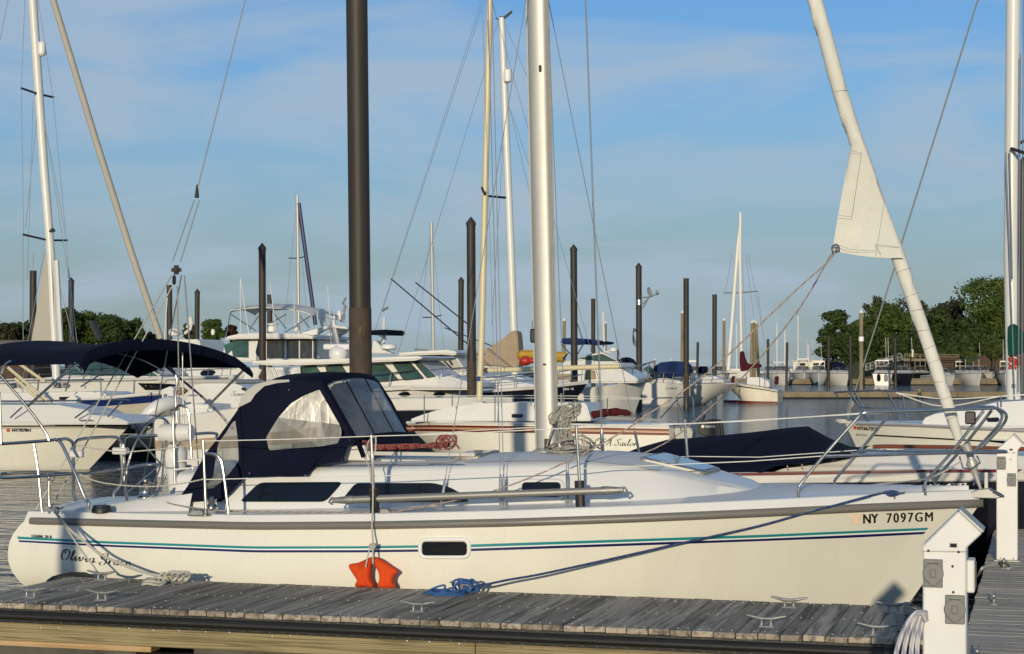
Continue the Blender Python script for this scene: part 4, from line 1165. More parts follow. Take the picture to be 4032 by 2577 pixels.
MB().face([Vector((p.x, 2 * CL - p.y, p.z)) for p in side_i]).build('side_window', m_vinyl, dodg, smooth=0)
for wa, wb in ((.055, .32), (.335, .665), (.68, .945)):
    MB().grid([[wsp(t, wa + (wb - wa) * k / 6) + Vector((-.004, 0, 0)) for k in range(7)] for t in (.08, .3, .6, .93)]).build('windscreen', m_vinyl, dodg)
sn = MB()
for z_, v in ((B2(1140, 122), 14.32), (B2(1252, 104), 14.55), (B2(1345, 106), 14.8), (B2(1452, 124), 15.2), (B2(408, 912), 13.93), (B2(890, 930), 13.93), (B2(748, 190), 14.15)):
    p = at(*z_, v); sn.ball((p[0] + .0, p[1] - .012, p[2]), .010, 8)
sn.build('snap_studs', m_steel, dodg)
# side curtain running aft from the dodger to the coaming
cu = dp([(345, 800), (320, 330), (215, 480), (100, 640), (20, 740), (-140, 1030), (-200, 1110), (-190, 1165), (10, 1150), (160, 1160), (240, 1080), (345, 960)], [13.95, 14.0, 14.0, 13.98, 13.96, 13.94, 13.93, 13.93, 13.93, 13.93, 13.93, 13.95])
cw_ = dp([(300, 620), (275, 430), (200, 560), (130, 650), (110, 770), (85, 940), (20, 1010), (10, 1045), (90, 1040), (160, 985), (245, 890), (310, 800)], [13.96, 13.99, 13.99, 13.98, 13.97, 13.96, 13.95, 13.94, 13.94, 13.94, 13.94, 13.95])
MB().ring(cu, cw_, 72).build('side_curtain', m_canvas, dodg)
MB().face([p + Vector((0, .004, 0)) for p in cw_]).build('curtain_window', m_vinyl, dodg, smooth=0)

# ---- bimini over the cockpit
def arch(near, crown, far, n=17, p=.55):
    near, crown, far = Vector(near), Vector(crown), Vector(far)
    base0 = [near.lerp(far, k / (n - 1)) for k in range(n)]
    mid = near.lerp(far, .5); up = crown - mid
    return [b + up * (math.sin(math.pi * k / (n - 1)) ** p) for k, b in enumerate(base0)]
nf, cf, ff = at(*A1(690, 955), 13.6), at(*A1(1372, 738), 14.95), at(*A1(2165, 990), 16.35)
fa, ca_ = at(*A1(1412, 988), 16.3), at(*A1(420, 752), 14.95)
na = (nf[0] - (ff[0] - fa[0]) - .18, 13.62, nf[2] - .02)
Af, Aa = arch(nf, cf, ff), arch(na, ca_, fa)
rows = []
for k in range(9):
    t = k / 8
    rows.append([a.lerp(b, t) + Vector((0, 0, -.05 * math.sin(math.pi * t) * math.sin(math.pi * j / 16))) for j, (a, b) in enumerate(zip(Aa, Af))])
aft_drop = [p + Vector((-.28, 0, -.10)) for p in Aa]
bim = MB().grid([aft_drop] + rows).build('bimini_top', m_canvas, boat, smooth=60)
bim['label'] = 'navy canvas sun top over the cockpit'
hem = MB(); hem.grid([Af, [p + Vector((.035, 0, -.055)) for p in Af], [p + Vector((.03, 0, -.10)) for p in Af]]); hem.build('bimini_hem', m_canvas, bim, smooth=60)
def tb_(name, P, r=.0125): return MB().tube(smooth_path(P, 4), r, 8).build(name, m_steel, bim)
for A_ in (Af, Aa): tb_('bimini_bow', [p + Vector((0, 0, -.025)) for p in A_])
Vn = lambda l, v: [at(*z(x, y), v) for z, x, y in l]
tb_('bimini_strut', Vn([(A1, -40, 1000), (A1, 230, 1320), (A1, 390, 1539), (B1, 425, 300)], 13.62))
tb_('bimini_strut', Vn([(A1, 660, 945), (A1, 440, 1140), (A1, 240, 1320)], 13.62))
tb_('bimini_strut', Vn([(A1, 1440, 980), (A1, 1820, 1300), (A1, 2000, 1500), (B1, 2010, 190)], 16.3))
tb_('bimini_strut', Vn([(A1, 2140, 975), (A1, 1830, 1290)], 16.3))
tb_('bimini_strut', Vn([(A1, 1470, 975), (A1, 1530, 1080), (A1, 1520, 1250), (A1, 1535, 1480)], 15.6))
tb_('bimini_strut', Vn([(A1, 1580, 810), (A1, 1582, 1100), (A1, 1590, 1480)], 15.4), .007)
tb_('bimini_strut', Vn([(A1, 15, 1035), (A1, 40, 970), (A1, 90, 930)], 13.62))
tb_('bimini_strut', Vn([(B1, -5, -120), (B1, 10, 330)], 13.7))
# ------------------------------------------------------------------ dock furniture and lines in front
def power_pedestal(label, zm, cap, shaft, outlets, vf, depth, screws, group='power pedestals on the main dock', meter=None, base_z=DOCKZ):
    c0 = at(*zm((shaft[0] + shaft[1]) / 2, shaft[2]), vf)
    t = thing('power_pedestal', label, 'power pedestal', (c0[0], vf + depth / 2, base_z), group)
    x0 = at(*zm(shaft[0], shaft[2]), vf)[0]; x1 = at(*zm(shaft[1], shaft[2]), vf)[0]; zt = at(*zm(shaft[0], shaft[2]), vf)[2]
    MB().box(x0, x1, vf, vf + depth, base_z + .012, zt).build('post', m_plast, t, bevel=.006)
    MB().box(x0 - .02, x1 + .02, vf - .02, vf + depth + .02, base_z + .002, base_z + .011).build('base_plate', m_galv, t)
    P = [at(*zm(*k), vf - .006) for k in cap]
    MB().prism(P, (0, depth + .012, 0)).build('hood', m_plast, t, bevel=.006)
    a, b = Vector(P[2]), Vector(P[3]); n_ = Vector((b.z - a.z, 0, -(b.x - a.x))).normalized() * (-1)
    if n_.z < 0: n_ = -n_
    MB().hexa([a + n_ * .001, b + n_ * .001, b + n_ * .001 + Vector((0, depth + .01, 0)), a + n_ * .001 + Vector((0, depth + .01, 0))], [a + n_ * .012, b + n_ * .012, b + n_ * .012 + Vector((0, depth + .01, 0)), a + n_ * .012 + Vector((0, depth + .01, 0))]).build('lamp_lens', m_alu, t, bevel=.003)
    for (a0, b0, a1, b1) in outlets:
        p0 = at(*zm(a0, b0), vf); p1 = at(*zm(a1, b1), vf)
        cx, cz_ = (p0[0] + p1[0]) / 2, (p0[2] + p1[2]) / 2; w_, h_ = (p1[0] - p0[0]) / 2, (p0[2] - p1[2]) / 2
        o = MB().box(cx - w_ * .9, cx + w_ * .9, vf - .012, vf - .001, cz_ - h_, cz_ + h_).build('outlet_plate', m_gplast, t, bevel=.003)
        lid = MB()
        prof = [(cx + w_ * math.cos(a), vf - .020, cz_ + w_ * 1.02 * math.sin(a)) for a in [R(20 + 320 * k / 18 + 90 - 20) for k in range(19)]]
        prof = [(cx + w_ * math.cos(R(q)), vf - .021, cz_ + .02 * h_ + w_ * math.sin(R(q))) for q in list(range(-60, 61, 15)) + [78, 102] + list(range(120, 241, 15))] + [(cx - w_ * .25, vf - .021, cz_ - h_ * .86), (cx + w_ * .25, vf - .021, cz_ - h_ * .86)]
        lid.prism(prof, (0, .0085, 0)); lid.build('outlet_lid', m_gplast, o, bevel=.003)
        MB().box(cx - w_ * .3, cx + w_ * .3, vf - .027, vf - .0205, cz_ - h_ * .28, cz_ + h_ * .30).build('lid_boss', m_gplast, o, bevel=.004)
        MB().tube([(cx - w_ * .55, vf - .022, cz_ + h_ * .80), (cx + w_ * .55, vf - .022, cz_ + h_ * .80)], h_ * .07, 8).build('hinge', m_galv, o)
    for k in screws:
        p = at(*zm(*k), vf)
        MB().lathe([(.0055, 0), (.0055, .003), (0, .005)], (p[0], vf - .006, p[2]), 8, (0, -1, 0)).build('screw', m_rust, t)
    if meter:
        p0 = at(*zm(meter[0], meter[1]), vf); p1 = at(*zm(meter[2], meter[3]), vf)
        o = MB().box(p0[0], p1[0], vf - .0095, vf - .0065, p1[2], p0[2]).build('meter_window', m_gplast, t)
        MB().box(p0[0] + .003, p1[0] - .003, vf - .0105, vf - .0096, p1[2] + .003, p0[2] - .003).build('meter_glass', m_glass, o)
    return t
m_rust = M('rusty_screw', (0.07, 0.03, 0.022), 0.6, metal=.4, var=.3)
near_ped = power_pedestal('white power pedestal in the foreground with coiled hose beside it', C4, [(1315, 655), (1315, 605), (1628, 300), (1838, 492), (1700, 620), (1700, 658)], (1322, 1700, 640), [(1322, 712, 1506, 962), (1508, 1022, 1697, 1280)], 7.72, .185, [(1372, 641), (1634, 652), (1582, 776), (1588, 1000)], meter=(1556, 576, 1621, 615))
far_ped = power_pedestal('white power pedestal farther along the walkway behind the bow', B5, [(1956, 518), (1956, 495), (2105, 358), (2190, 445), (2146, 490), (2146, 520)], (1960, 2144, 510), [(1962, 545, 2046, 660), (2050, 690, 2134, 805)], dockpt(*C4(2050, 733))[1] - .04, .185, [(1985, 512), (2110, 512), (2085, 572), (1995, 1425), (2107, 1430)], meter=(2073, 478, 2102, 495))
# side breaker box of the near pedestal
p0, p1 = at(*C4(1705, 715), 7.80), at(*C4(1772, 1000), 7.80)
MB().box(p0[0], p0[0] + .032, 7.76, 7.88, p1[2], p0[2]).build('breaker_box', m_plast, near_ped, bevel=.005)
MB().box(p0[0] + .033, p0[0] + .037, 7.775, 7.865, p1[2] + .015, p0[2] - .015).build('breaker_door', m_gplast, near_ped, bevel=.002)
# coiled white hose hanging off the pedestal
m_hose = rope_mat('white_hose', (0.66, 0.64, 0.66), (0.42, 0.42, 0.52), 4, 1.0)
hs = MB()
for k, (dx_, dv) in enumerate(((0, 0), (46, .02), (92, .035), (128, .05))):
    P = [at(*C4(x + dx_ * q, y), 7.66 + dv + .02 * q_) for (x, y, q, q_) in ((1345, 1250, .2, 2), (1315, 1185, .3, 1), (1260, 1185, .6, 0), (1190, 1270, 1, 0), (1125, 1420, 1.2, 0), (1090, 1560, 1.4, 0), (1100, 1700, 1.2, 0), (1200, 1790, 1, 1), (1330, 1780, .5, 2))]
    hs.tube(smooth_path(P, 6), .0105, 10)
hose = hs.build('garden_hose', m_hose, base=at(*C4(1200, 1700), 7.66)); tag(hose, 'white braided hose coiled against the foreground pedestal', 'hose')

# orange life vest hung over the side as a fender
def puff(zm, poly, v, d, fn=None):
    P = [Vector(at(*zm(*k), v)) for k in poly]; P = smooth_path(P, 3, True)
    c = sum(P, Vector()) / len(P)
    mb = MB(); rows = []
    for sgn in (1, -1):
        rr_ = []
        for s_, h_ in ((1, 0), (.96, .35), (.86, .68), (.7, .88), (.45, .98), (.15, 1.0), (.01, 1.0)):
            rr_.append([Vector((c.x + (p.x - c.x) * s_, v + sgn * d * h_ * (1 + .05 * math.sin(60 * (p.x - c.x) * s_ + 40 * (p.z - c.z) * s_)), c.z + (p.z - c.z) * s_)) for p in P])
        mb.grid(rr_, True)
    return mb
fend = thing('life_vest_fender', 'faded orange life vest hung over the hull as a fender', 'life vest', at(*C2(1140, 810), 13.25))
puff(C2, [(1118, 522), (1060, 545), (990, 575), (900, 598), (940, 680), (985, 755), (962, 805), (1050, 812), (1140, 808), (1112, 735), (1112, 650), (1128, 570)], 13.22, .05).build('vest_panel', m_orange, fend, smooth=70)
puff(C2, [(1140, 522), (1195, 535), (1290, 600), (1368, 656), (1335, 700), (1322, 755), (1345, 815), (1260, 822), (1176, 814), (1195, 740), (1185, 660), (1144, 580)], 13.22, .05).build('vest_panel', m_orange, fend, smooth=70)
lan = MB().tube(smooth_path([at(*B2(1495, 590), 13.48), at(*B2(1492, 700), 13.47), at(*B2(1470, 800), 13.46), at(*C2(1128, 0), 13.40), at(*C2(1122, 150), 13.33), at(*C2(1122, 280), 13.29), at(*C2(1130, 405), 13.22), at(*C2(1128, 480), 13.17), at(*C2(1128, 590), 13.155)], 5), .007, 8).build('lanyard', r_white, fend)
kn = MB(); kp = Vector(at(*C2(1125, 418), 13.21))
for a in range(3): kn.tube([kp + Vector((.022 * math.cos(t + a), .012 * math.sin(2 * t), .018 * math.sin(t + a * 2))) for t in [k * math.pi / 6 for k in range(12)]], .007, 6, closed=True)
kn.build('knot', r_white, lan)
MB().tube(smooth_path([kp, at(*C2(1095, 455), 13.19), at(*C2(1075, 540), 13.165), at(*C2(1060, 620), 13.15)], 4), .006, 8).build('lanyard_tail', r_white, lan)
MB().tube(smooth_path([at(*B2(1490, 590), 13.48), at(*B2(1430, 640), 13.5), at(*B2(1410, 780), 13.5), at(*B2(1440, 870), 13.5), at(*B2(1455, 1000), 13.5)], 4), .005, 6).build('lanyard_tail', r_white, lan)

def line_thing(name, label, path, r, mat, sm=5, cat='rope', group=None):
    o = MB().tube(smooth_path(path, sm) if sm else path, r, 8).build(name, mat, base=tuple(path[0]))
    return tag(o, label, cat, group)
# stern lines
sc_ = at(*B1(470, 885), 13.72)
bow_cleat(B1, (425, 878), (550, 876), 13.74)
r1, r2 = CLEAT['r1'], CLEAT['r2']
def vint(px, a, b): return a[1] + (b[1] - a[1]) * min(max((px - a[0]) / (b[0] - a[0]), 0), 1)
def clear(px, py, v): 
    p = at(px, py, v); h_ = hull_y(p[0], min(p[2], .9)) - .03
    return at(px, py, min(v, h_))
l1 = [Vector(sc_), Vector(at(*C1(505, 75), 13.62))] + [Vector(clear(*C1(x, y), v)) for x, y, v in ((600, 210, 13.45), (700, 355, 13.35), (800, 500, 13.25), (880, 600, 13.18), (925, 668, 13.1))] + [Vector((r1[0] - .02, r1[1], DOCKZ + .05))]
line_thing('stern_line', 'thin pale stern line running straight down to its dock cleat', l1, .008, r_white, 3, group='stern mooring lines')
l2 = [Vector(sc_) + Vector((.02, 0, .01)), Vector(at(*C1(520, 85), 13.60))] + [Vector(clear(*C1(x, y), v)) for x, y, v in ((650, 250, 13.42), (800, 375, 13.34), (950, 495, 13.28), (1150, 590, 13.2), (1350, 665, 13.12), (1520, 700, 13.05))] + [Vector((r2[0] - .02, r2[1], DOCKZ + .05))]
mo = MB().tube(smooth_path(l2, 4), .011, 8)
# turns on the cleat and the loose tail beside it
for k in range(3):
    mo.tube([Vector((r2[0] + .05 * (k - 1) + .045 * math.cos(t), r2[1] + .03 * math.sin(2 * t), DOCKZ + .055 + .035 * math.sin(t))) for t in [j * math.pi / 8 for j in range(16)]], .011, 8, closed=True)
for k, (x, y, rx, ry, z) in enumerate(((1480, 770, 120, 26, .02), (1460, 785, 105, 20, .012), (1560, 755, 90, 22, .035))):
    c = dockpt(*C1(x, y)); mo.tube([Vector((c[0] + rx / 2.408 * 14 / 7200 * math.cos(t), c[1] + .10 * math.sin(t), DOCKZ + z + .008 * math.sin(3 * t))) for t in [j * math.pi / 12 for j in range(24)]], .011, 8, closed=True)
for pth in ([(1540, 770), (1600, 700), (1650, 680), (1700, 740)], [(1500, 740), (1530, 680), (1570, 690), (1560, 760)], [(1690, 690), (1760, 700), (1720, 760), (1650, 700)]):
    mo.tube(smooth_path([at(*C1(x, y), 13.0) for x, y in pth], 5), .011, 8)
o = mo.build('stern_line', r_white, base=tuple(r2)); tag(o, 'thick pale stern line with its loose turns heaped on a dock cleat', 'rope', 'stern mooring lines')
# blue bow spring line
r3 = CLEAT['r3']
bl = [Vector((r3[0] + .05, r3[1], DOCKZ + .06))]
for zm, x, y in ((C2, 2170, 788), (C2, 2408, 740), (C3, 300, 688), (C3, 800, 580), (C3, 1300, 470), (C3, 1580, 405), (C3, 2000, 315), (C3, 2408, 222), (C4, 300, 320), (C4, 600, 240), (C4, 830, 178)):
    px, py = zm(x, y); v = 13.05 + (px - 1900) / (3410 - 1900) * (14.22 - 13.05)
    p = at(px, py, v); hy = hull_y(p[0], min(p[2], 1.0)) - .045
    bl.append(Vector(at(px, py, min(v, hy))))
bl += [Vector(at(*B5(900, 880), 14.36)), Vector(at(*B5(1000, 868), 14.44)), Vector(at(*B5(1090, 868), 14.45))]
o = MB().tube(smooth_path(bl, 4), .0088, 8).tube(smooth_path([Vector(at(*B5(x, y), 14.44)) for x, y in ((980, 862), (1060, 850), (1110, 866), (1040, 884), (990, 866), (1080, 856))], 4), .012, 8).build('bow_line', r_blue, base=tuple(r3))
tag(o, 'dark blue mooring line led from the bow to a dock cleat', 'rope')
cb = MB(); cc = dockpt(*C2(1800, 880))
for k in range(6):
    s_ = 1 - .15 * k
    cb.tube([Vector((cc[0] + .02 * math.sin(k) + .16 * s_ * math.cos(t), cc[1] + .03 * math.cos(k) + .13 * s_ * math.sin(t), DOCKZ + .010 + .009 * (k % 3) + .006 * math.sin(2 * t + k))) for t in [j * math.pi / 14 for j in range(28)]], .0075, 6, closed=True)
for k in range(4):
    cb.tube([Vector((r3[0] + .035 * (k - 1.5) + .05 * math.cos(t), r3[1] + .035 * math.sin(2 * t + k), DOCKZ + .055 + .045 * math.sin(t))) for t in [j * math.pi / 8 for j in range(16)]], .0095, 6, closed=True)
cb.tube(smooth_path([at(*C2(x, y), 13.0) for x, y in ((1660, 870), (1680, 830), (1800, 790), (1815, 835), (1870, 870))], 5), .0085, 6)
cb.tube(smooth_path([at(*C2(x, y), 12.98) for x, y in ((1880, 830), (1930, 775), (2000, 765), (2060, 790), (2050, 840), (1990, 850))], 5), .010, 6)
tag(cb.build('rope_coil', r_bluel, base=tuple(cc)), 'bright blue rope coiled flat on the dock beside its cleat', 'rope')
# white line on the walkway cleat by the far pedestal
q = CLEAT['m1']
wl_ = [at(*C4(1800, 880), q[1] + .1)] + [dockpt(*C4(x, y)) for x, y in ((1830, 815), (1870, 790), (1990, 760))] + [(q[0], q[1], DOCKZ + .06), dockpt(*C4(2060, 765)), dockpt(*C4(2085, 800)), dockpt(*C4(2060, 812))]
line_thing('dock_line', 'pale line made fast at the foot of the far pedestal', [Vector(p) + Vector((0, 0, .012)) for p in wl_], .012, r_white, 4)

# sheets of the furled headsail
sh1 = [ck] + [Vector(at(*A4(x, y), v)) for x, y, v in ((1900, 60, 14.7), (1600, 330, 14.5), (1000, 900, 14.2))] + [Vector(at(*B4(600, 10), 14.0)), Vector(at(*B4(230, 240), 13.9)), Vector(at(*B3(1970, 270), 13.85)), Vector(at(*B3(1470, 555), 13.72)), Vector(at(*B3(740, 850), 13.58)), Vector(at(*B3(0, 1005), 13.56)), Vector(at(*B2(1600, 1245), 13.53)), Vector(at(*B2(1000, 1248), 13.56)), Vector(at(*B2(300, 1240), 13.58)), Vector(at(*B1(1800, 895), 13.65)), Vector(at(*B1(1500, 850), 13.85)), Vector(at(*B1(1330, 790), 14.05)), Vector(at(*B1(1230, 750), 14.08))]
MB().tube(smooth_path(sh1, 3), .0062, 8).build('headsail_sheet', r_pink, boat)
sh2 = [ck + Vector((.01, .02, 0)), Vector(at(*A4(1900, 40), 14.9)), Vector(at(*A4(1640, 480), 15.1)), Vector(at(*A4(1200, 1020), 15.5)), Vector(at(*B4(830, 160), 15.8)), Vector(at(*B4(500, 420), 16.0)), Vector(at(*B4(190, 560), 16.1))]
MB().tube(smooth_path(sh2, 3), .0062, 8).build('headsail_sheet', r_pink, boat)
# furling line along the deck
MB().tube(smooth_path([at(*B5(1660, 585), 14.8), at(*B5(1400, 725), 14.75), at(*B5(1100, 770), 15.3), at(*B5(600, 812), 15.6), at(*B4(1300, 815), 15.75)], 4), .006, 6).build('furling_line', r_white, boat)

# red control line hanked on the coachroof
rd = MB()
for k in range(9):
    o_ = k * .012
    rd.tube(smooth_path([at(*B2(1340 + 6 * k, 665 + 6 * (k % 5)), 14.36 + o_), at(*B2(1550, 672 + 9 * (k % 5) + 4 * math.sin(k)), 14.36 + o_), at(*B2(1800, 660 + 10 * (k % 5)), 14.37 + o_), at(*B2(2000, 648 + 10 * ((k + 2) % 5)), 14.38 + o_), at(*B2(2160 - 5 * k, 632 + 12 * (k % 5)), 14.38 + o_)], 4), .0075, 6)
for k in range(7):
    c = Vector(at(*B2(2150 - 18 * k, 640 + 6 * (k % 2)), 14.35)); rd.tube([c + Vector((.035 * math.cos(t) + .02 * math.sin(t + k), .02 * math.sin(t + k), .055 * math.sin(t))) for t in [j * math.pi / 8 for j in range(16)]], .008, 6, closed=True)
for k in range(4):
    c = Vector(at(*B2(1355 + 20 * k, 680), 14.35)); rd.tube([c + Vector((.05 * math.cos(t), .02 * math.sin(t + k), .045 * math.sin(t))) for t in [j * math.pi / 8 for j in range(16)]], .008, 6, closed=True)
rd.tube(smooth_path([at(*B2(1240, 720), 14.33), at(*B2(1215, 780), 14.3), at(*B2(1218, 800), 14.28)], 4), .007, 6)
rd.tube(smooth_path([at(*B3(420, 430), 14.36), at(*B3(445, 460), 14.35), at(*B3(462, 480), 14.35)], 4), .007, 6)
rd.build('hanked_control_line', r_red, boat)
# grey halyard hank at the foot of the mast
hk = MB(); random.seed(3)
for k in range(22):
    x0 = 1300 + random.uniform(-10, 60) + k * 3; v = CL - .15 - random.uniform(0, .10)
    tx = 1340 + random.uniform(-20, 60)
    w_ = random.uniform(15, 60)
    if k < 9: P = [(tx, 110 + random.uniform(-10, 20)), (tx - 40 - w_, 190), (1300 - random.uniform(0, 60), 250), (1270 + random.uniform(-20, 20), 260), (1300, 190), (tx, 140)]
    else: P = [(tx, 120 + random.uniform(-10, 30)), (tx + w_ * .6, 240), (1390 + random.uniform(-30, 50), 380), (1400 + random.uniform(-40, 60), 480 + random.uniform(-30, 40)), (1350 + random.uniform(-30, 30), 400), (tx - 5, 220), (tx, 130)]
    hk.tube(smooth_path([at(*B3(x, y), v + .02 * math.sin(i * 2 + k)) for i, (x, y) in enumerate(P)], 5), .0075, 6)
for k in range(8):
    c = Vector(at(*B3(1400 + random.uniform(-15, 40), 150 + random.uniform(-30, 40)), CL - .22)); hk.tube([c + Vector((.07 * math.cos(t), .03 * math.sin(t + k), .05 * math.sin(t + .3 * k))) for t in [j * math.pi / 8 for j in range(16)]], .0085, 6, closed=True)
for k in range(9):
    cx_ = 1340 + k * 24 + random.uniform(-15, 15); c = Vector(at(*B3(cx_, 500 + random.uniform(-8, 12)), CL - .25))
    c.z = roofz(c.x, c.y) + .015 + .006 * k
    rx = random.uniform(.10, .2)
    hk.tube([c + Vector((rx * math.cos(t), .10 * math.sin(t), .010 * math.sin(2 * t + k) + .09 * max(0, math.sin(t + k)) * (k % 3 == 0))) for t in [j * math.pi / 10 for j in range(20)]], .0075, 6, closed=True)
for P in ([(1310, 60), (1280, 250), (1240, 380), (1215, 460)], [(1340, 0), (1345, 120)], [(1500, 340), (1580, 400), (1640, 450), (1680, 490), (1670, 530)]):
    hk.tube(smooth_path([at(*B3(x, y), CL - .14) for x, y in P], 5), .0075, 6)
hk.build('halyard_hank', r_grey, boat)

# short mooring pile on the near side, left of the picture, whose shadow falls on the quarter
# ------------------------------------------------------------------ generic pieces for the other boats
def mid(a, b, t): return a + (b - a) * t
def bhull(parent, stern, bow, sheer, v, beam, mat, rake=.7, tr=.8, flare=.25, bot=-.25, zm=None, low=None, deckmat=None, full=.55, name='hull', wlz=None, botmat=None):
    """round-bilged hull lying along u; stern, bow = image x of the two ends, sheer = image points of the rail"""
    sx, bx = at(stern, HY, v)[0], at(bow, HY, v)[0]
    sg = 1 if bx > sx else -1
    sheer = sorted(sheer)
    def hb(t): return beam / 2 * (tr + (1 - tr) * math.sin(min(t / full, 1) * math.pi / 2) if t < full else max((1 - ((t - full) / (1 - full)) ** 2.3), 0.012))
    N = 36; T = []
    for i in range(N + 1):
        t = i / N; x = mid(sx, bx, t); vv = v - hb(t)
        px, _ = proj((x, vv, 1.0)); z = 1.0
        for _i in range(4):
            px, _ = proj((x, vv, z)); z = at(px, interp(sheer, px), vv)[2]
        T.append((t, x, z))
    Ls = [1, .85, .7, .5, .3, .12, 0, -1]
    rows = {1: [], -1: []}
    for sd in (1, -1):
        for t, x, z in T:
            r = []
            for q in Ls:
                zz_ = z * q if q >= 0 else bot
                qq = max(q, -.3)
                w_ = hb(t) * (1 - flare * (1 - qq) * (.35 + .65 * t * t) - (.25 if q < 0 else 0))
                xx = x - sg * rake * (1 - qq) * t ** 3
                r.append((xx, v - sd * w_, zz_))
            rows[sd].append(r)
    h_ = MB(); h_.grid(rows[1]); h_.grid(rows[-1]); h_.grid([rows[1][0], rows[-1][0]]); h_.grid([[r[-1] for r in rows[1]], [r[-1] for r in rows[-1]]])
    o = h_.build(name, mat, parent, smooth=45)
    dk = MB(); dr = []
    for (t, x, z), a in zip(T, rows[1]):
        w_ = v - a[0][1]
        dr.append([(x, v - w_ * .995, z - .002), (x, v - w_ * .96, z + .03), (x, v - w_ * .86, z + .03), (x, v - w_ * .8, z), (x, v, z + .05), (x, v + w_ * .8, z), (x, v + w_ * .86, z + .03), (x, v + w_ * .96, z + .03), (x, v + w_ * .995, z - .002)])
    dk.grid(dr); dk.build('deck', deckmat or m_whiteb, parent, smooth=40)
    tab = sorted([(x, z) for t, x, z in T]); tt = sorted([(x, t) for t, x, z in T])
    def fy(x, z):
        t = interp(tt, x); zs = interp(tab, x); q = max(min(z / max(zs, .2), 1), -.3)
        # undo the rake so marks sit on the surface
        for _i in range(3):
            xx = x + sg * rake * (1 - q) * min(t, 1) ** 3; t = min(max((xx - sx) / (bx - sx), 0), 1)
        return v - hb(t) * (1 - flare * (1 - q) * (.35 + .65 * t * t))
    info = dict(fy=fy, hb=hb, T=T, sx=sx, bx=bx, sg=sg, v=v, zt=lambda x: interp(tab, x), obj=o)
    # rubbing strake
    return info
def band(parent, info, f0, f1, mat, name, off=.008, t0=0, t1=1, n=40):
    """stripe on the near side between fractions f0..f1 of the freeboard"""
    a, b = [], []
    for i in range(n + 1):
        t = mid(t0, t1, i / n); x = mid(info['sx'], info['bx'], t); z = info['zt'](x)
        for arr, f in ((a, f0), (b, f1)):
            xx = x - info['sg'] * 0
            arr.append((xx - info['sg'] * info.get('rk', 0), info['fy'](xx, z * f) - off, z * f))
    return MB().grid([a, b]).build(name, mat, parent)
def strake(parent, info, mat, r=.035, f=.97, name='rub_rail', t1=.995):
    for sd in (1, -1):
        P = []
        for t, x, z in info['T']:
            if t <= t1: P.append((x, info['v'] - sd * (info['hb'](t) * .995), z * f))
        MB().tube(P, r, 6).build(name, mat, parent)
def house(parent, name, zm, poly, v0, v1, mat, inset=.15, bevel=.04, r=0, finset=0):
    """tapered superstructure: traced profile on the near side, mirrored on the far side, leaning inwards with height"""
    P = [Vector(at(*zm(*k), v0)) for k in poly]
    if r: P = round_poly(P, r, 3)
    z0 = min(p.z for p in P); z1 = max(p.z for p in P)
    def f(z): return inset * (z - z0) / max(z1 - z0, .01)
    mb = MB().hexa([(p.x, v0 + f(p.z), p.z) for p in P], [(p.x, v1 - f(p.z), p.z) for p in P])
    o = mb.build(name, mat, parent, smooth=35, bevel=bevel, segs=2)
    return o, (lambda x, z: v0 + f(min(max(z, z0), z1)))
def pane(parent, zm, poly, fy, mat, name='window', off=.012, v0=40.0, r=.0, th=.02, fmat=None, fw=.03):
    P = [Vector(on(*zm(*k), fy, v0)) for k in poly]
    if r: P = round_poly(P, r, 3)
    o = MB().prism([(p.x, p.y - off, p.z) for p in P], (0, th, 0)).build(name, mat, parent)
    if fmat:
        MB().tube([(p.x, p.y - off - .004, p.z) for p in P], fw, 5, closed=True).build('window_frame', fmat, o)
    return o
def slab(parent, name, zm, poly, v0, v1, mat, bevel=.03, r=0):
    P = [Vector(at(*zm(*k), v0)) for k in poly]
    if r: P = round_poly(P, r, 3)
    return MB().prism(P, (0, v1 - v0, 0)).build(name, mat, parent, bevel=bevel, segs=2)
def tubes(parent, name, zm, v, paths, r, mat, n=6, sm=0):
    out = None
    for l in paths:
        P = [at(*zm(*k), v) for k in l]
        if sm: P = smooth_path(P, sm)
        out = MB().tube(P, r, n).build(name, mat, parent)
    return out
def loftrail(parent, info, h=.55, t0=.35, t1=.97, posts=6, r=.016, inset=.06, mid_=True):
    """bow rail with posts down both sides"""
    for sd in (1, -1):
        top, lo = [], []
        for i in range(posts + 1):
            t = mid(t0, t1, i / posts); x = mid(info['sx'], info['bx'], t); w_ = max(info['hb'](t) - inset, .05)
            z = info['zt'](x); lo.append(Vector((x, info['v'] - sd * w_, z))); top.append(Vector((x + info['sg'] * .08, info['v'] - sd * w_, z + h * (.75 + .25 * i / posts))))
        MB().tube(smooth_path([lo[0]] + top, 3), r, 6).build('bow_rail', m_steel, parent)
        for a, b in zip(lo[1:], top[1:]): MB().tube([a, b], r * .8, 5).build('rail_post', m_steel, parent)
        if mid_: MB().tube([a.lerp(b, .5) for a, b in zip(lo[1:], top[1:])], r * .55, 5).build('rail_wire', m_steel, parent)
def radome(parent, zm, x, y0, y1, w, v, name='radar_dome'):
    a, b = Vector(at(*zm(x, y0), v)), Vector(at(*zm(x, y1), v)); rr_ = w / 2 / 2.199 * v / .95 / FPX; H_ = a.z - b.z
    MB().lathe([(rr_ * .75, 0), (rr_, H_ * .2), (rr_, H_ * .55), (rr_ * .85, H_ * .82), (rr_ * .5, H_ * .97), (0, H_)], b, 16).build(name, m_radome, parent, smooth=50)
def mastpole(parent, name, P, r, mat, n=12):
    return MB().tube(P, r, n).build(name, mat, parent, smooth=60)
# ------------------------------------------------------------------ boats behind
def boat_thing(name, label, cat, v, px, group='boats berthed in the marina'):
    return thing(name, label, cat, (at(px, HY, v)[0], v, 0), group)
def S_(x, y): return (x, y)

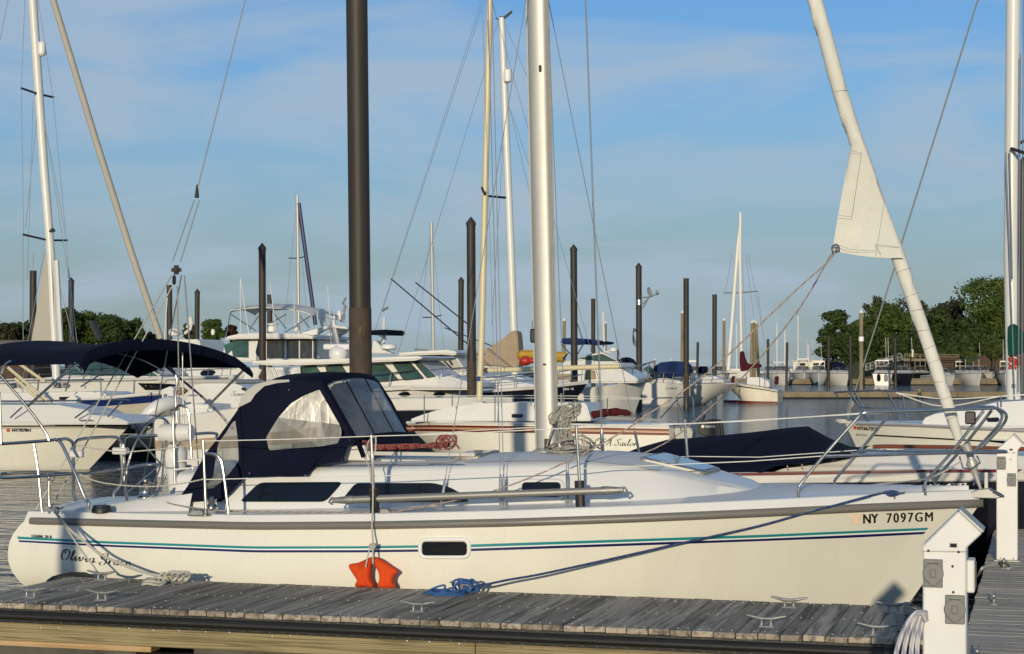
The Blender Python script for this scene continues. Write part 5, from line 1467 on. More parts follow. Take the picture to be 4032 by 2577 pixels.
# --- cream sloop with dark red stripes, stern to the right
t = boat_thing('striped_sailboat', 'cream sailboat with dark red sheer stripes and black outboard', 'sailboat', 41, 2150)
i_ = bhull(t, 2665, 1600, [(1590, 1668), (1700, 1666), (2100, 1670), (2670, 1682)], 41, 2.5, m_hull, rake=.9, tr=.72, flare=.15)
for f0, f1, m in ((.94, .885, m_red), (.885, .872, m_gold), (.872, .862, m_red), (.862, .835, m_gold), (.835, .77, m_red)): band(t, i_, f0, f1, m, 'sheer_stripe')
strake(t, i_, m_whiteb, .02, 1.0)
_, fy = house(t, 'cabin', B3, [(30, 225), (130, 185), (250, 148), (430, 112), (620, 88), (900, 80), (1540, 84), (1560, 130), (1600, 240), (30, 245)], 40.2, 41.8, m_whiteb, .12, .04)
for poly in ([(907, 172), (1023, 172), (1018, 220), (907, 218)], [(1112, 174), (1230, 176), (1228, 224), (1112, 222)]): pane(t, B3, poly, fy, m_glass, 'cabin_window', r=.06, fmat=m_whiteb, fw=.022)
for k in (910, 1025): slab(t, 'hatch_rail', B3, [(k - 20, 118), (k - 10, 98), (k + 25, 98), (k + 35, 118)], 40.3, 40.36, m_whiteb, .01)
mf = mastpole(t, 'mast', [at(*A3(632, 1265), 41), at(*A3(655, 600), 41), at(*D2(575, 1000), 41), at(*D2(600, 0), 41), extend(at(*D2(575, 1000), 41), at(*D2(600, 0), 41), 12.5)], [.075, .075, .075, .072, .06], m_mastc)
slab(mf, 'mast_step', B3, [(575, 95), (580, 70), (660, 70), (665, 95)], 40.85, 41.15, m_whiteb, .02)
mastpole(t, 'boom', [at(*A3(708, 1010), 41), at(*A3(1848, 975), 41)], .058, m_mastc)
slab(t, 'gooseneck', A3, [(665, 990), (710, 985), (712, 1030), (668, 1030)], 40.95, 41.05, m_dark, .02)
MB().tube([at(*D2(556, 1035), 40.5), at(*D2(575, 1080), 41), at(*D2(685, 1090), 41.9)], .03, 6).build('spreader', m_dark, mf)
pane(mf, A3, [(608, 1062), (642, 1062), (640, 1102), (606, 1102)], lambda x, z: 40.91, m_blues, 'mast_sticker', v0=41)
for a, b, v in (((D2(558, 0), 41), (A2(1490, 660), 41), 0), ((D2(562, 30), 41), (A2(1552, 490), 41), 0), ((D2(580, 370), 41), (A2(1690, 850), 41), 0), ((D2(610, 0), 41.6), (A3(1700, 1200), 41.8), 0), ((D2(560, 60), 40.3), (B3(770, 90), 40.0), 0), ((D2(590, 60), 40.2), (B3(795, 95), 39.9), 0)):
    MB().tube([at(*a[0], a[1]), at(*b[0], b[1])], .006, 5).build('stay', m_wire, t)
MB().tube([at(*A2(1600, 465), 41), at(*A2(1550, 495), 41)], .03, 6).build('halyard_shackle', m_galv, t)
for x, y0, y1 in ((155, 10, 250), (398, 10, 110), (768, 20, 260), (1082, 15, 110), (1455, 30, 280), (1740, 40, 160)):
    MB().tube([at(*B3(x, y0), 39.85), at(*B3(x, y1), 39.85)], .013, 6).build('stanchion', m_steel, t)
for y in (18, 40): MB().tube([at(*B3(-60, y + 5), 39.9), at(*B3(1082, y), 39.85), at(*B3(1740, y + 8), 39.85), at(*B4(380, 42 + y * .2), 39.9)], .007, 5).build('lifeline', m_wwire, t)
for l in ([(205, 250), (385, 60), (420, 40), (600, 38), (720, 40), (715, 280)], [(588, 40), (600, 290)], [(720, 45), (735, 250)], [(440, 215), (570, 70), (600, 42)], [(600, 90), (650, 200)]):
    MB().tube(smooth_path([at(*B4(*k), 40.1) for k in l], 3), .016, 6).build('stern_rail', m_steel, t)
slab(t, 'transom_bracket', B4, [(560, 300), (700, 295), (720, 330), (710, 400), (570, 395)], 40.7, 41.2, m_galv, .02)
script(t, 'Son Of A Sailor', B3(1490, 445), (35 / 2.199, .35), (0, -28 / 2.199), i_['fy'], m_black, nib=(.22, .07), slant=.25, v0=40, off=.012, name='boat_name')
cv = MB(); P = [Vector(at(*B3(x, y), 40.5)) for x, y in ((1548, 200), (1620, 185), (1720, 168), (1850, 160), (1955, 178))]
cv.tube(smooth_path(P, 4), [.05 + .012 * math.sin(k * 1.9) + .045 * math.sin(math.pi * k / 16) for k in range(17)], 10).build('red_cover', m_maroon, t)
tubes(t, 'boarding_ladder', B4, 40.2, [[(-20, 205), (440, 225)], [(-20, 215), (440, 240)]], .014, m_alu)
ob = boat_thing('outboard_motor', 'black outboard motor clamped on the striped sailboat stern', 'outboard motor', 41, 2790, None)
P = round_poly([at(*B4(x, y), 40.75) for x, y in ((740, 330), (770, 260), (830, 225), (940, 222), (968, 262), (978, 380), (870, 388), (800, 375))], .10, 4)
cw2 = MB().prism(P, (0, .34, 0)).build('cowling', m_dark, ob, bevel=.05, segs=3)
letters(cw2, 'TOHATSU', B4, [(828, 296), (915, 296), (915, 278), (828, 278)], lambda x, z: 40.74, m_pwhite, 'lettering', bold=.02, v0=40.7, off=.02)
o_ = MB().lathe([(.035, 0), (.035, .012), (0, .012)], at(*B4(808, 286), 40.73), 12, (0, -1, 0)).build('emblem', m_pwhite, cw2)
MB().tube([at(*B4(800, 250), 40.9), at(*B4(826, 185), 40.9)], .03, 8).build('tiller', m_dark, ob)
slab(ob, 'midsection', B4, [(760, 370), (900, 385), (890, 470), (800, 470)], 40.82, 41.02, m_dark, .03)

# --- low bowrider with dark hull and navy cover, next slip
t = boat_thing('covered_bowrider', 'black-hulled bowrider under a peaked navy cover beside the sloop', 'motorboat', 20.3, 3250)
i_ = bhull(t, 2380, 4420, [(2380, 1874), (2800, 1876), (3100, 1872), (3600, 1863), (4100, 1861), (4450, 1858)], 20.3, 2.4, m_dhull, rake=.8, tr=.85, flare=.2)
band(t, i_, 1.0, .925, m_whiteb, 'gunwale_band', off=.02)
band(t, i_, 1.03, 1.005, m_red, 'red_pinstripe', off=.022)
strake(t, i_, m_alu, .012, .925)
_, fy = house(t, 'foredeck', B5, [(-400, 705), (20, 685), (120, 650), (300, 622), (700, 565), (1200, 530), (1700, 530), (2300, 560), (2600, 640), (2600, 690)], 19.35, 21.25, m_whiteb, .25, .06)
cp = []
for zm, l in ((B4, [(700, 600), (960, 715)]),): pass
def cover_row(pt, drop):   # one cross section of the cover, ridge point in image px
    r = Vector(at(*pt, 20.3)); out = []
    for k in range(11):
        q = abs(k - 5) / 5
        out.append(Vector((r.x, 20.3 + (k - 5) / 5 * 1.16, r.z - (r.z - drop) * (q ** 1.25))))
    return out
rid = [(B4(60, 545), .93), (B4(250, 470), .93), (B4(500, 400), .93), (B4(800, 378), .93), (B4(1200, 340), .93), (B4(1560, 296), at(*B4(1540, 632), 19.15)[2]), (B4(1720, 284), at(*B4(1690, 612), 19.15)[2]), (B4(1900, 385), at(*B4(1860, 588), 19.15)[2]), (B4(2060, 460), at(*B4(2010, 560), 19.15)[2]), (B4(2180, 500), at(*B4(2130, 530), 19.15)[2])]
cvr = MB().grid([cover_row(*k) for k in rid]).build('cockpit_cover', m_canvas, t, smooth=60)
dots = MB()
for k in ((1130, 700), (1540, 632), (1668, 620)): dots.ball(Vector(at(*B4(*k), 19.1)), .010, 6)
dots.build('cover_snaps', m_steel, t)
bow_c = [at(*B4(1380, 690), 19.2), at(*B4(1490, 690), 19.2)]
MB().tube(bow_c, .018, 6).build('deck_cleat', m_steel, t)
letters(t, 'NY 4792 FF', B5, [(1382, 812), (1850, 790), (1850, 768), (1382, 786)], i_['fy'], m_pwhite, 'registration_number', bold=.01, v0=19.2, off=.02)
patch(B5, [(1308, 788), (1338, 786), (1338, 812), (1308, 814)], i_['fy'], .02, 19.2).build('registration_sticker', m_decalr, t, smooth=0)
MB().tube([at(*B5(890, 462), 19.6), at(*B5(1000, 458), 19.6), at(*B5(1600, 466), 19.6), at(*B5(2300, 485), 19.6)], .022, 8).build('teak_hand_rail', m_teak, t)
for x in (940, 1535, 2150): MB().tube([at(*B5(x, 465), 19.6), at(*B5(x, 500), 19.6)], .012, 6).build('rail_foot', m_steel, t)
slab(t, 'tow_cleat', B5, [(520, 575), (580, 565), (582, 612), (540, 610)], 19.5, 19.6, m_galv, .01)
tubes(t, 'horn', B5, 19.5, [[(700, 520), (812, 530)]], .018, m_steel)

# --- white sailboat at the right edge, bow to the left, black sheer line
t = boat_thing('white_cruising_sailboat', 'white sailboat at right edge with black line and green mast cover', 'sailboat', 33, 3700)
i_ = bhull(t, 5200, 3328, [(3320, 1668), (3600, 1676), (4032, 1698), (5200, 1720)], 33, 3.0, m_hull, rake=.55, tr=.7, flare=.2)
a, b = [], []
for x in range(695, 2400, 60):
    y = 350 + (x - 695) / (2199 - 695) * 80
    if 740 < x < 860: continue
    (a if x < 800 else b).append(tuple(Vector(on(*B5(x, y), i_['fy'], 32)) + Vector((0, -.02, 0))))
for l in (a, b):
    if len(l) > 1: MB().tube(l, .012, 5).build('sheer_line', m_black, t)
letters(t, 'BENETEAU', B5, [(746, 366), (842, 370), (842, 352), (746, 348)], i_['fy'], m_black, 'maker_lettering', v0=32, off=.02)
letters(t, 'NY6675FA', B5, [(756, 316), (935, 322), (935, 290), (756, 283)], i_['fy'], m_black, 'registration_number', bold=.02, v0=32, off=.02)
patch(B5, [(722, 280), (750, 280), (750, 310), (722, 310)], i_['fy'], .02, 32).build('registration_sticker', m_decalr, t, smooth=0)
strake(t, i_, m_alu, .03, 1.0, 'toe_rail')
_, fy = house(t, 'cabin', B5, [(1310, 255), (1345, 210), (1420, 180), (1800, 120), (2020, 62), (2400, 50), (2900, 40), (2950, 310), (1310, 290)], 32.0, 34.0, m_white, .2, .05)
pane(t, B5, [(1870, 212), (1985, 205), (1985, 246), (1880, 248)], fy, m_glass, 'cabin_window', r=.05, v0=32)
pane(t, B5, [(1880, 425), (1905, 395), (2120, 405), (2120, 455)], i_['fy'], m_glass, 'hull_window', r=.03, v0=32, off=.02, fmat=m_whiteb, fw=.02)
mm = mastpole(t, 'mast', [at(*A5(2110, 1275), 33), at(*A5(2085, 0), 33), at(*D3(1340, 0), 33), extend(at(*A5(2085, 0), 33), at(*D3(1340, 0), 33), 13)], .125, m_mastw, 14)
MB().tube([at(*D3(1310, 815), 33), at(*D3(1420, 770), 33.4)], .03, 6).build('spreader', m_dark, mm)
MB().tube([at(*D3(1330, 820), 32.8), at(*D3(1420, 850), 32.3)], .03, 6).build('spreader', m_dark, mm)
for a, b in ((D3(1300, 840), A5(2120, 1280)), (D3(1395, 0), A5(2180, 1200)), (D3(1380, 300), A5(2150, 1200)), (D3(1320, 830), D3(1335, 1539))):
    MB().tube([at(*a, 32.7), at(*b, 32.7)], .010, 5).build('stay', m_wire, t)
P = [at(*A5(x, y), 32.8) for x, y in ((2060, 612), (2135, 604), (2160, 650), (2300, 760), (2450, 800), (2450, 900), (2199, 850), (2100, 890), (2065, 895), (2058, 760))]
MB().prism(round_poly(P, .05, 2), (0, .4, 0)).build('sail_cover', m_greenc, t, bevel=.1, segs=3)
rb = MB()
for k in range(5): c = Vector(at(*A5(2115, 905 + 16 * k), 32.84)); rb.tube([c + Vector((.09 * math.cos(q + k), .02 * math.sin(q), .045 * math.sin(q))) for q in [j * math.pi / 6 for j in range(12)]], .014, 5, closed=True)
for x in (2105, 2130): rb.tube([at(*A5(2115, 940), 32.83), at(*A5(x, 1000), 32.83)], .012, 5)
rb.build('red_lashing', m_redp, t)
pane(mm, A5, [(2092, 1128), (2126, 1128), (2126, 1162), (2092, 1162)], lambda x, z: 32.87, m_blues, 'mast_sticker', v0=33)
for l in ([(555, 1198), (1090, 1190), (1160, 1340), (1190, 1440)], [(690, 1200), (800, 1360), (850, 1450)], [(1020, 1205), (1100, 1360), (1135, 1450)], [(740, 1210), (830, 1380), (865, 1440)], [(770, 1330), (1210, 1340)], [(560, 1200), (590, 1235)]):
    MB().tube(smooth_path([at(*A5(*k), 32.7) for k in l], 3), .017, 6).build('bow_pulpit', m_steel, t)
slab(t, 'anchor_roller', A5, [(555, 1430), (660, 1435), (690, 1470), (580, 1465)], 32.9, 33.1, m_galv, .02)
fst = [at(*A5(680, 1400), 33), at(*A5(735, 1190), 33), at(*A5(1080, 115), 33), at(*D3(725, 1339), 33), at(*D3(1145, 0), 33)]
MB().tube(fst + [extend(fst[3], fst[4], 12.4)], .014, 8).build('forestay', m_pole, t)
MB().tube([at(*A5(670, 1430), 33), at(*A5(690, 1340), 33), at(*A5(705, 1300), 33), at(*A5(722, 1240), 33)], [.03, .05, .07, .03], 8).build('furling_drum', m_galv, t)
for y0, y1, sag in ((1205, 1290, 30), (1218, 1250, 6)):
    MB().tube(smooth_path([at(*A5(1090, 1205), 31.8), at(*A5(1500, y1 + sag), 31.7), at(*A5(2000, 1235), 31.6), at(*A5(2300, 1215), 31.6)], 5), .010, 5).build('lifeline', m_wwire, t)
MB().tube([at(*A5(1998, 1235), 31.6), at(*A5(2000, 1330), 31.6)], .016, 6).build('stanchion', m_steel, t)

# --- small white cuddy boat at the left, registration on its bow
t = boat_thing('cuddy_boat', 'small white cuddy boat at left edge with dark pinstripe', 'motorboat', 34.8, 150)
i_ = bhull(t, -900, 520, [(-900, 1690), (0, 1668), (300, 1667), (420, 1665), (540, 1668)], 34.8, 2.5, m_hull, rake=1.0, tr=.85, flare=.3)
band(t, i_, .955, .925, m_black, 'pinstripe', off=.012)
band(t, i_, .905, .895, m_black, 'pinstripe', off=.012)
_, fy = house(t, 'foredeck', A1, [(-700, 1300), (20, 1300), (370, 1300), (480, 1322), (690, 1355), (750, 1398), (960, 1412), (1100, 1462), (1100, 1480), (-700, 1480)], 33.9, 35.7, m_whiteb, .35, .06)
letters(t, 'NY707861', B1, [(108, 222), (270, 220), (270, 195), (108, 195)], i_['fy'], m_black, 'registration_number', bold=.015, v0=34, off=.02)
patch(B1, [(60, 195), (88, 195), (88, 222), (60, 222)], i_['fy'], .02, 34).build('registration_sticker', m_decalr, t, smooth=0)
for l in ([(-200, 1275), (300, 1276), (1000, 1268), (1080, 1266), (1120, 1272)], [(1060, 1275), (935, 1412)], [(850, 1275), (648, 1422)], [(190, 1330), (90, 1420)]):
    MB().tube([at(*A1(*k), 33.8) for k in l], .018, 6).build('bow_rail', m_steel, t)
pane(t, A1, [(680, 1438), (790, 1435), (825, 1450), (700, 1452)], fy, m_galv, 'deck_fitting', v0=34)

# --- dinghy and runabout behind the wheel
t = boat_thing('runabout', 'white runabout hull seen behind the steering wheel', 'motorboat', 33.6, 800)
i_ = bhull(t, 690, 1250, [(670, 1648), (800, 1630), (950, 1608), (1260, 1560)], 33.6, 2.2, m_whiteb, rake=.9, tr=.85, flare=.45, bot=.0)
band(t, i_, .62, .45, m_tan, 'bottom_paint_and_shade', off=.015)  # tan band paints the olive shade on the underside of this hull
slab(t, 'engine_box', A1, [(1500, 1440), (1500, 1330), (1640, 1300), (1820, 1310), (1830, 1400)], 33.0, 34.2, m_whiteb, .08)
t = boat_thing('inflatable_dinghy', 'pale grey inflatable dinghy tilted beside the small dock', 'dinghy', 36.6, 600)
P = smooth_path([at(*z(x, y), v) for z, x, y, v in ((B1, 1215, 235, 36.2), (A1, 1240, 1460, 36.2), (A1, 1290, 1390, 36.2), (A1, 1370, 1330, 36.3), (A1, 1480, 1300, 36.6), (A1, 1560, 1320, 37.0), (A1, 1500, 1400, 37.3), (A1, 1400, 1480, 37.3))], 5)
MB().tube(P, [.12 + .05 * math.sin(math.pi * k / (len(P) - 1)) for k in range(len(P))], 12).build('tube', m_plast, t, smooth=60)
slab(t, 'floor', A1, [(1260, 1490), (1330, 1400), (1480, 1340), (1500, 1440), (1400, 1530)], 36.3, 37.2, m_gplast, .04)
P = [Vector(at(*B1(x, y), 36)) for x, y in ((1010, 240), (1020, 200), (1060, 180), (1110, 178), (1160, 205), (1165, 240))]
MB().prism(P, (0, .35, 0)).build('outboard_cowl', m_dark, t, bevel=.06, segs=2)
tubes(t, 'oar', B1, 36, [[(1190, 240), (1390, 150)]], .02, m_tan)
tubes(t, 'outboard_leg', A1, 36, [[(1180, 1470), (1215, 1539)]], .05, m_galv)

# --- big sailboat with a blue stripe, mast at the left edge
t = boat_thing('blue_striped_sailboat', 'white sailboat with broad blue sheer stripe and tall mast at left', 'sailboat', 44, 250)
i_ = bhull(t, -900, 645, [(-900, 1600), (0, 1588), (214, 1584), (400, 1568), (640, 1546)], 44, 3.6, m_beige, rake=1.4, tr=.75, flare=.25)
band(t, i_, .96, .84, m_blues, 'sheer_stripe', off=.02)
strake(t, i_, m_whiteb, .03, .985)
_, fy = house(t, 'cabin', A1, [(-500, 1215), (0, 1205), (400, 1200), (640, 1195), (830, 1198), (900, 1225), (900, 1270), (-500, 1310)], 43, 45, m_whiteb, .2, .06)
pane(t, A1, [(515, 1240), (600, 1238), (600, 1262), (515, 1264)], fy, m_glass, 'cabin_window', v0=43)
ms = mastpole(t, 'mast', [at(*A1(492, 1165), 44), at(*A1(440, 0), 44), at(*D1(240, 900), 44), at(*D1(180, 0), 44), extend(at(*D1(240, 900), 44), at(*D1(180, 0), 44), 17)], [.11, .115, .12, .12, .1], m_mastw, 14)
for l in ([(118, 487), (213, 520), (295, 537)], [(128, 1293), (265, 1325), (370, 1325)]):
    MB().tube([at(*D1(*k), 44 + d) for k, d in zip(l, (-.8, 0, .8))], .03, 6).build('spreader', m_dark, ms)
r_ = Vector(at(*D1(230, 312), 43.8)); H_ = Vector(at(*D1(230, 228), 43.8)).z - r_.z
MB().lathe([(.03, 0), (.10, H_ * .1), (.11, H_ * .25), (.11, H_ * .75), (.10, H_ * .9), (.03, H_)], r_, 12).build('radar_reflector', m_radome, ms, smooth=50)
slab(ms, 'deck_light', D1, [(265, 1278), (285, 1255), (298, 1272), (290, 1278)], 43.85, 43.95, m_dark, .01)
mastpole(t, 'furled_headsail', [at(*A1(1392, 740), 44), at(*A1(1140, 0), 44), at(*D1(530, 780), 44), at(*D1(293, 0), 44), extend(at(*D1(530, 780), 44), at(*D1(293, 0), 44), 16)], [.09, .09, .09, .085, .05], m_sailg)
MB().prism([at(*A1(x, y), 43.9) for x, y in ((395, 0), (272, 755), (470, 755), (462, 300), (440, -20))], (0, .08, 0)).build('hanging_mainsail', m_sailg, t)
for a, b in ((D1(137, 0), D1(118, 487)), (D1(118, 487), D1(130, 1290)), (D1(210, 0), D1(293, 537)), (D1(293, 537), D1(360, 1270)), (D1(365, 1325), A1(640, 770)), (D1(128, 1293), A1(200, 760)), (D1(215, 540), D1(140, 1260)), (D1(245, 660), D1(365, 1320)), (D1(45, 0), D1(0, 220)), (D1(183, 560), D1(150, 1539)), (D1(250, 700), D1(380, 1539)), (A1(380, 0), A1(240, 760)), (A1(290, 0), A1(285, 140)), (A1(500, 210), A1(635, 755)), (A1(590, 90), A1(665, 755))):
    MB().tube([at(*a, 43.9), at(*b, 43.9)], .009, 5).build('stay', m_wire, t)
tubes(t, 'whisker_pole', A1, 43, [[(488, 60), (525, 760)]], .07, m_mastw)
for l in ([(70, 985), (480, 1330)], [(150, 940), (390, 1110)], [(130, 1080), (375, 1300)]): tubes(t, 'boarding_plank', A1, 42.5, [l], .042, m_mastc)
for l in ([(320, 1250), (340, 1040)], [(200, 1200), (160, 1060)], [(570, 1190), (610, 1040)], [(880, 1230), (870, 1070)], [(0, 1100), (900, 1090)], [(600, 1030), (1300, 1050)], [(700, 1150), (970, 985)], [(720, 1000), (740, 1170)], [(1160, 1210), (1165, 1090)], [(640, 970), (740, 1060)]):
    tubes(t, 'deck_rail', A1, 42.6, [l], .022, m_steel)
for x in (90, 160, 480, 545): slab(t, 'winch', A1, [(x - 25, 1165), (x - 20, 1120), (x + 20, 1120), (x + 25, 1165)], 43.2, 43.5, m_galv, .04)
slab(t, 'instrument_arch', A1, [(755, 585), (800, 575), (870, 740), (830, 745)], 43.5, 43.7, m_dark, .03)
slab(t, 'anchor', A1, [(1500, 1215), (1560, 1150), (1590, 1175), (1615, 1180), (1560, 1225)], 43.9, 44.1, m_oldlum, .03)
def small_pedestal(label, zm, x0, x1, top, bot, v):
    t = thing('power_pedestal', label, 'power pedestal', at(*zm((x0 + x1) / 2, bot), v), 'power pedestals on the far docks')
    slab(t, 'post', zm, [(x0, bot), (x0, top + 40), (x1, top + 40), (x1, bot)], v, v + .2, m_plast, .01)
    slab(t, 'hood', zm, [(x0 - 4, top + 38), (x0 - 4, top + 30), (x1 - 25, top), (x1 + 8, top + 28), (x1, top + 38)], v - .01, v + .21, m_plast, .01)
    for k in (.15, .55): slab(t, 'outlet_plate', zm, [(x0 + (x1 - x0) * k, top + 60 + 40 * k), (x0 + (x1 - x0) * (k + .3), top + 60 + 40 * k), (x0 + (x1 - x0) * (k + .3), top + 90 + 40 * k), (x0 + (x1 - x0) * k, top + 90 + 40 * k)], v - .02, v - .001, m_gplast, .004)
small_pedestal('small white pedestal standing before the blue striped hull amidships', A1, 573, 662, 1228, 1345, 40.0)
small_pedestal('small white pedestal by the bow of the blue striped sailboat', A1, 1400, 1500, 1148, 1290, 40.5)
# small dock behind the cuddy boat
t = thing('side_dock', 'low dark dock with timber edge behind the cuddy boat', 'dock', at(800, HY, 39) [:2] + (0.5,), 'docks seen behind')
a, b = at(-500, HY, 38.5)[0], at(1500, HY, 38.5)[0]
MB().box(a, b, 38.5, 40.6, .44, .5).build('deck', m_oldlum, t)
MB().box(a, b, 38.42, 38.49, .30, .46).build('fascia_board', m_oldlum, t)
MB().box(a + .1, b - .1, 38.7, 40.4, -.2, .40).build('float', m_undershade, t)

# --- express cruiser with dark arched hardtop glass
t = boat_thing('express_cruiser', 'big white express cruiser with dark arched side glass, behind the navy sun top', 'motor yacht', 58, 420)
i_ = bhull(t, -700, 960, [(-700, 1512), (0, 1505), (300, 1497), (640, 1490), (980, 1480)], 58, 4.2, m_whiteb, rake=1.2, tr=.9, flare=.3)
strake(t, i_, m_alu, .03, .97)
pane(t, A1, [(1195, 1120), (1420, 1122), (1560, 1135), (1400, 1180), (1260, 1180)], i_['fy'], m_glass, 'hull_window', v0=56, off=.03)
_, fy = house(t, 'foredeck', A1, [(-300, 1090), (300, 1080), (560, 1052), (900, 1050), (1210, 1035), (1400, 1070), (1430, 1110), (-300, 1120)], 56.6, 59.4, m_whiteb, .3, .08)
_, fy = house(t, 'hardtop', A1, [(540, 1055), (620, 975), (700, 930), (860, 880), (1000, 862), (1080, 872), (1240, 935), (1390, 1060)], 56.8, 59.2, m_whiteb, .25, .08)
pane(t, A1, [(565, 1050), (640, 968), (740, 925), (880, 890), (1000, 882), (1130, 930), (1240, 975), (1370, 1058)], fy, m_glassg, 'side_glass', v0=57, off=.02)
pane(t, A1, [(1250, 950), (1275, 945), (1385, 1035), (1365, 1040)], fy, m_glassg, 'windscreen', v0=57, off=.03)
for l in ([(880, 890), (885, 1050)], [(700, 940), (710, 1050)]): MB().tube([Vector(on(*A1(*k), fy, 57)) + Vector((0, -.03, 0)) for k in l], .03, 5).build('window_pillar', m_dark, t)
loftrail(t, i_, .55, .5, .96, 7, .018)
t = boat_thing('name_board_boat', 'white motorboat showing script name on its quarter behind the sun top struts', 'motorboat', 47, 850)
_, fy = house(t, 'hull', A1, [(1560, 1350), (1600, 1230), (1600, 1150), (1700, 1125), (1990, 1125), (2130, 1180), (2200, 1260), (2200, 1400), (1560, 1400)], 46, 49, m_whiteb, .3, .12, r=.15)
_, fy2 = house(t, 'cockpit', A1, [(1590, 1130), (1640, 1090), (2000, 1090), (2050, 1130)], 46.4, 48.6, m_greyc, .1, .05)
script(t, 'Sonny', A1(2003, 1232), (26 / 2.199, 0), (0, -22 / 2.199), fy, m_blues, nib=(.14, .04), v0=46, off=.02, name='boat_name')
slab(t, 'porthole', A1, [(2085, 1165), (2105, 1155), (2128, 1165), (2125, 1182), (2100, 1187)], 45.98, 46.05, m_black, .01)

# --- flybridge yacht with cream sun top and satellite domes
t = boat_thing('flybridge_yacht', 'white flybridge yacht with cream sun top and satellite domes', 'motor yacht', 68, 1150)
i_ = bhull(t, 1500, 640, [(600, 1492), (900, 1497), (1500, 1500)], 68, 4.6, m_whiteb, rake=1.5, tr=.95, flare=.3)
_, fy = house(t, 'saloon', A2, [(-300, 1130), (-230, 1000), (-100, 985), (1270, 985), (1270, 1130)], 66, 70, m_whiteb, .25, .08)
pane(t, A2, [(-30, 1045), (-10, 1010), (90, 1005), (115, 1025), (80, 1058), (0, 1060)], fy, m_glass, 'saloon_window', r=.1, v0=66, off=.02)
letters(t, 'MOTOR YACHT', A2, [(160, 1003), (290, 1002), (290, 990), (160, 990)], fy, m_black, 'lettering', v0=66, off=.02)
_, fy = house(t, 'pilothouse', A2, [(150, 935), (165, 800), (260, 745), (985, 740), (985, 935)], 66.2, 69.8, m_whiteb, .2, .06)
pane(t, A2, [(200, 880), (180, 790), (270, 755), (340, 752), (295, 800)], fy, m_glassg, 'windscreen', v0=66, off=.02)
pane(t, A2, [(250, 830), (345, 752), (395, 748), (395, 900), (260, 895)], fy, m_glassg, 'windscreen', v0=66, off=.02)
pane(t, A2, [(480, 745), (545, 742), (545, 905), (470, 905), (455, 850)], fy, m_glass, 'side_glass', v0=66, off=.02)
for x0, x1 in ((552, 705), (722, 828), (840, 945), (955, 982)): pane(t, A2, [(x0, 742), (x1, 742), (x1, 908), (x0, 908)], fy, m_vdark, 'side_glass', v0=66, off=.02)
slab(t, 'hardtop', A2, [(175, 745), (210, 715), (300, 695), (500, 686), (850, 695), (960, 718), (995, 742), (900, 735), (300, 738)], 65.9, 70.1, m_whiteb, .04)
arcP = [at(*A2(x, y), 66.6) for x, y in ((218, 515), (240, 488), (340, 474), (480, 462), (600, 466), (700, 470), (860, 498), (920, 518), (938, 538))]
rows = []
for k in range(7): rows.append([Vector((p[0], 66.6 + 2.6 * k / 6, p[2] + .18 * math.sin(math.pi * k / 6))) for p in arcP])
MB().grid(rows).thick(-.03).build('sun_top', m_white_c, t, smooth=50)
for l in ([(235, 520), (460, 670)], [(235, 520), (195, 720)], [(480, 540), (400, 660)], [(720, 525), (580, 600)], [(840, 540), (920, 640)], [(930, 540), (710, 680)], [(600, 500), (720, 650)]): tubes(t, 'sun_top_strut', A2, 66.7, [l], .022, m_steel)
radome(t, A2, 1025, 475, 570, 82, 66.8); radome(t, A2, 1185, 488, 575, 90, 68.5); radome(t, A2, 805, 604, 672, 60, 67)
radome(t, A2, 85, 652, 702, 36, 66.8)
radome(t, A2, 602, 600, 618, 105, 67.5, 'open_array_radar'); radome(t, A2, 595, 618, 680, 75, 67.5, 'radar_base')
radome(t, A2, 1100, 496, 525, 56, 67.5, 'radar'); slab(t, 'radar_bar', A2, [(1070, 545), (1140, 540), (1140, 562), (1075, 568)], 66.9, 67.2, m_radome, .02)
slab(t, 'radar_arch', A2, [(845, 690), (1060, 625), (1130, 620), (1240, 635), (1255, 652), (1120, 640), (1060, 650), (980, 700), (860, 715)], 66.6, 66.9, m_whiteb, .03)
slab(t, 'radar_arch', A2, [(990, 735), (1190, 650), (1255, 650), (1220, 690), (1130, 735)], 69.2, 69.5, m_whiteb, .03)
slab(t, 'arch_wing', A2, [(1000, 640), (1250, 632), (1258, 650), (1010, 655)], 66.9, 69.3, m_whiteb, .03)
tubes(t, 'dome_post', A2, 66.8, [[(1030, 570), (1045, 625)], [(1120, 580), (1160, 790)]], .12, m_whiteb)
for l in ([(322, 210), (322, 690)], [(323, 215), (425, 900)], [(577, 235), (660, 905)], [(1078, 285), (1110, 790)], [(788, 330), (790, 620)]): tubes(t, 'whip_aerial', A2, 66.5, [l], .018, m_plast)
tubes(t, 'aerial_stalk', A2, 66.4, [[(528, 680), (550, 935)]], .05, m_mastw)
tubes(t, 'light_mast', A2, 68, [[(1205, 440), (1235, 380)], [(1225, 430), (1215, 600)], [(1240, 450), (1190, 590)]], .035, m_galv)

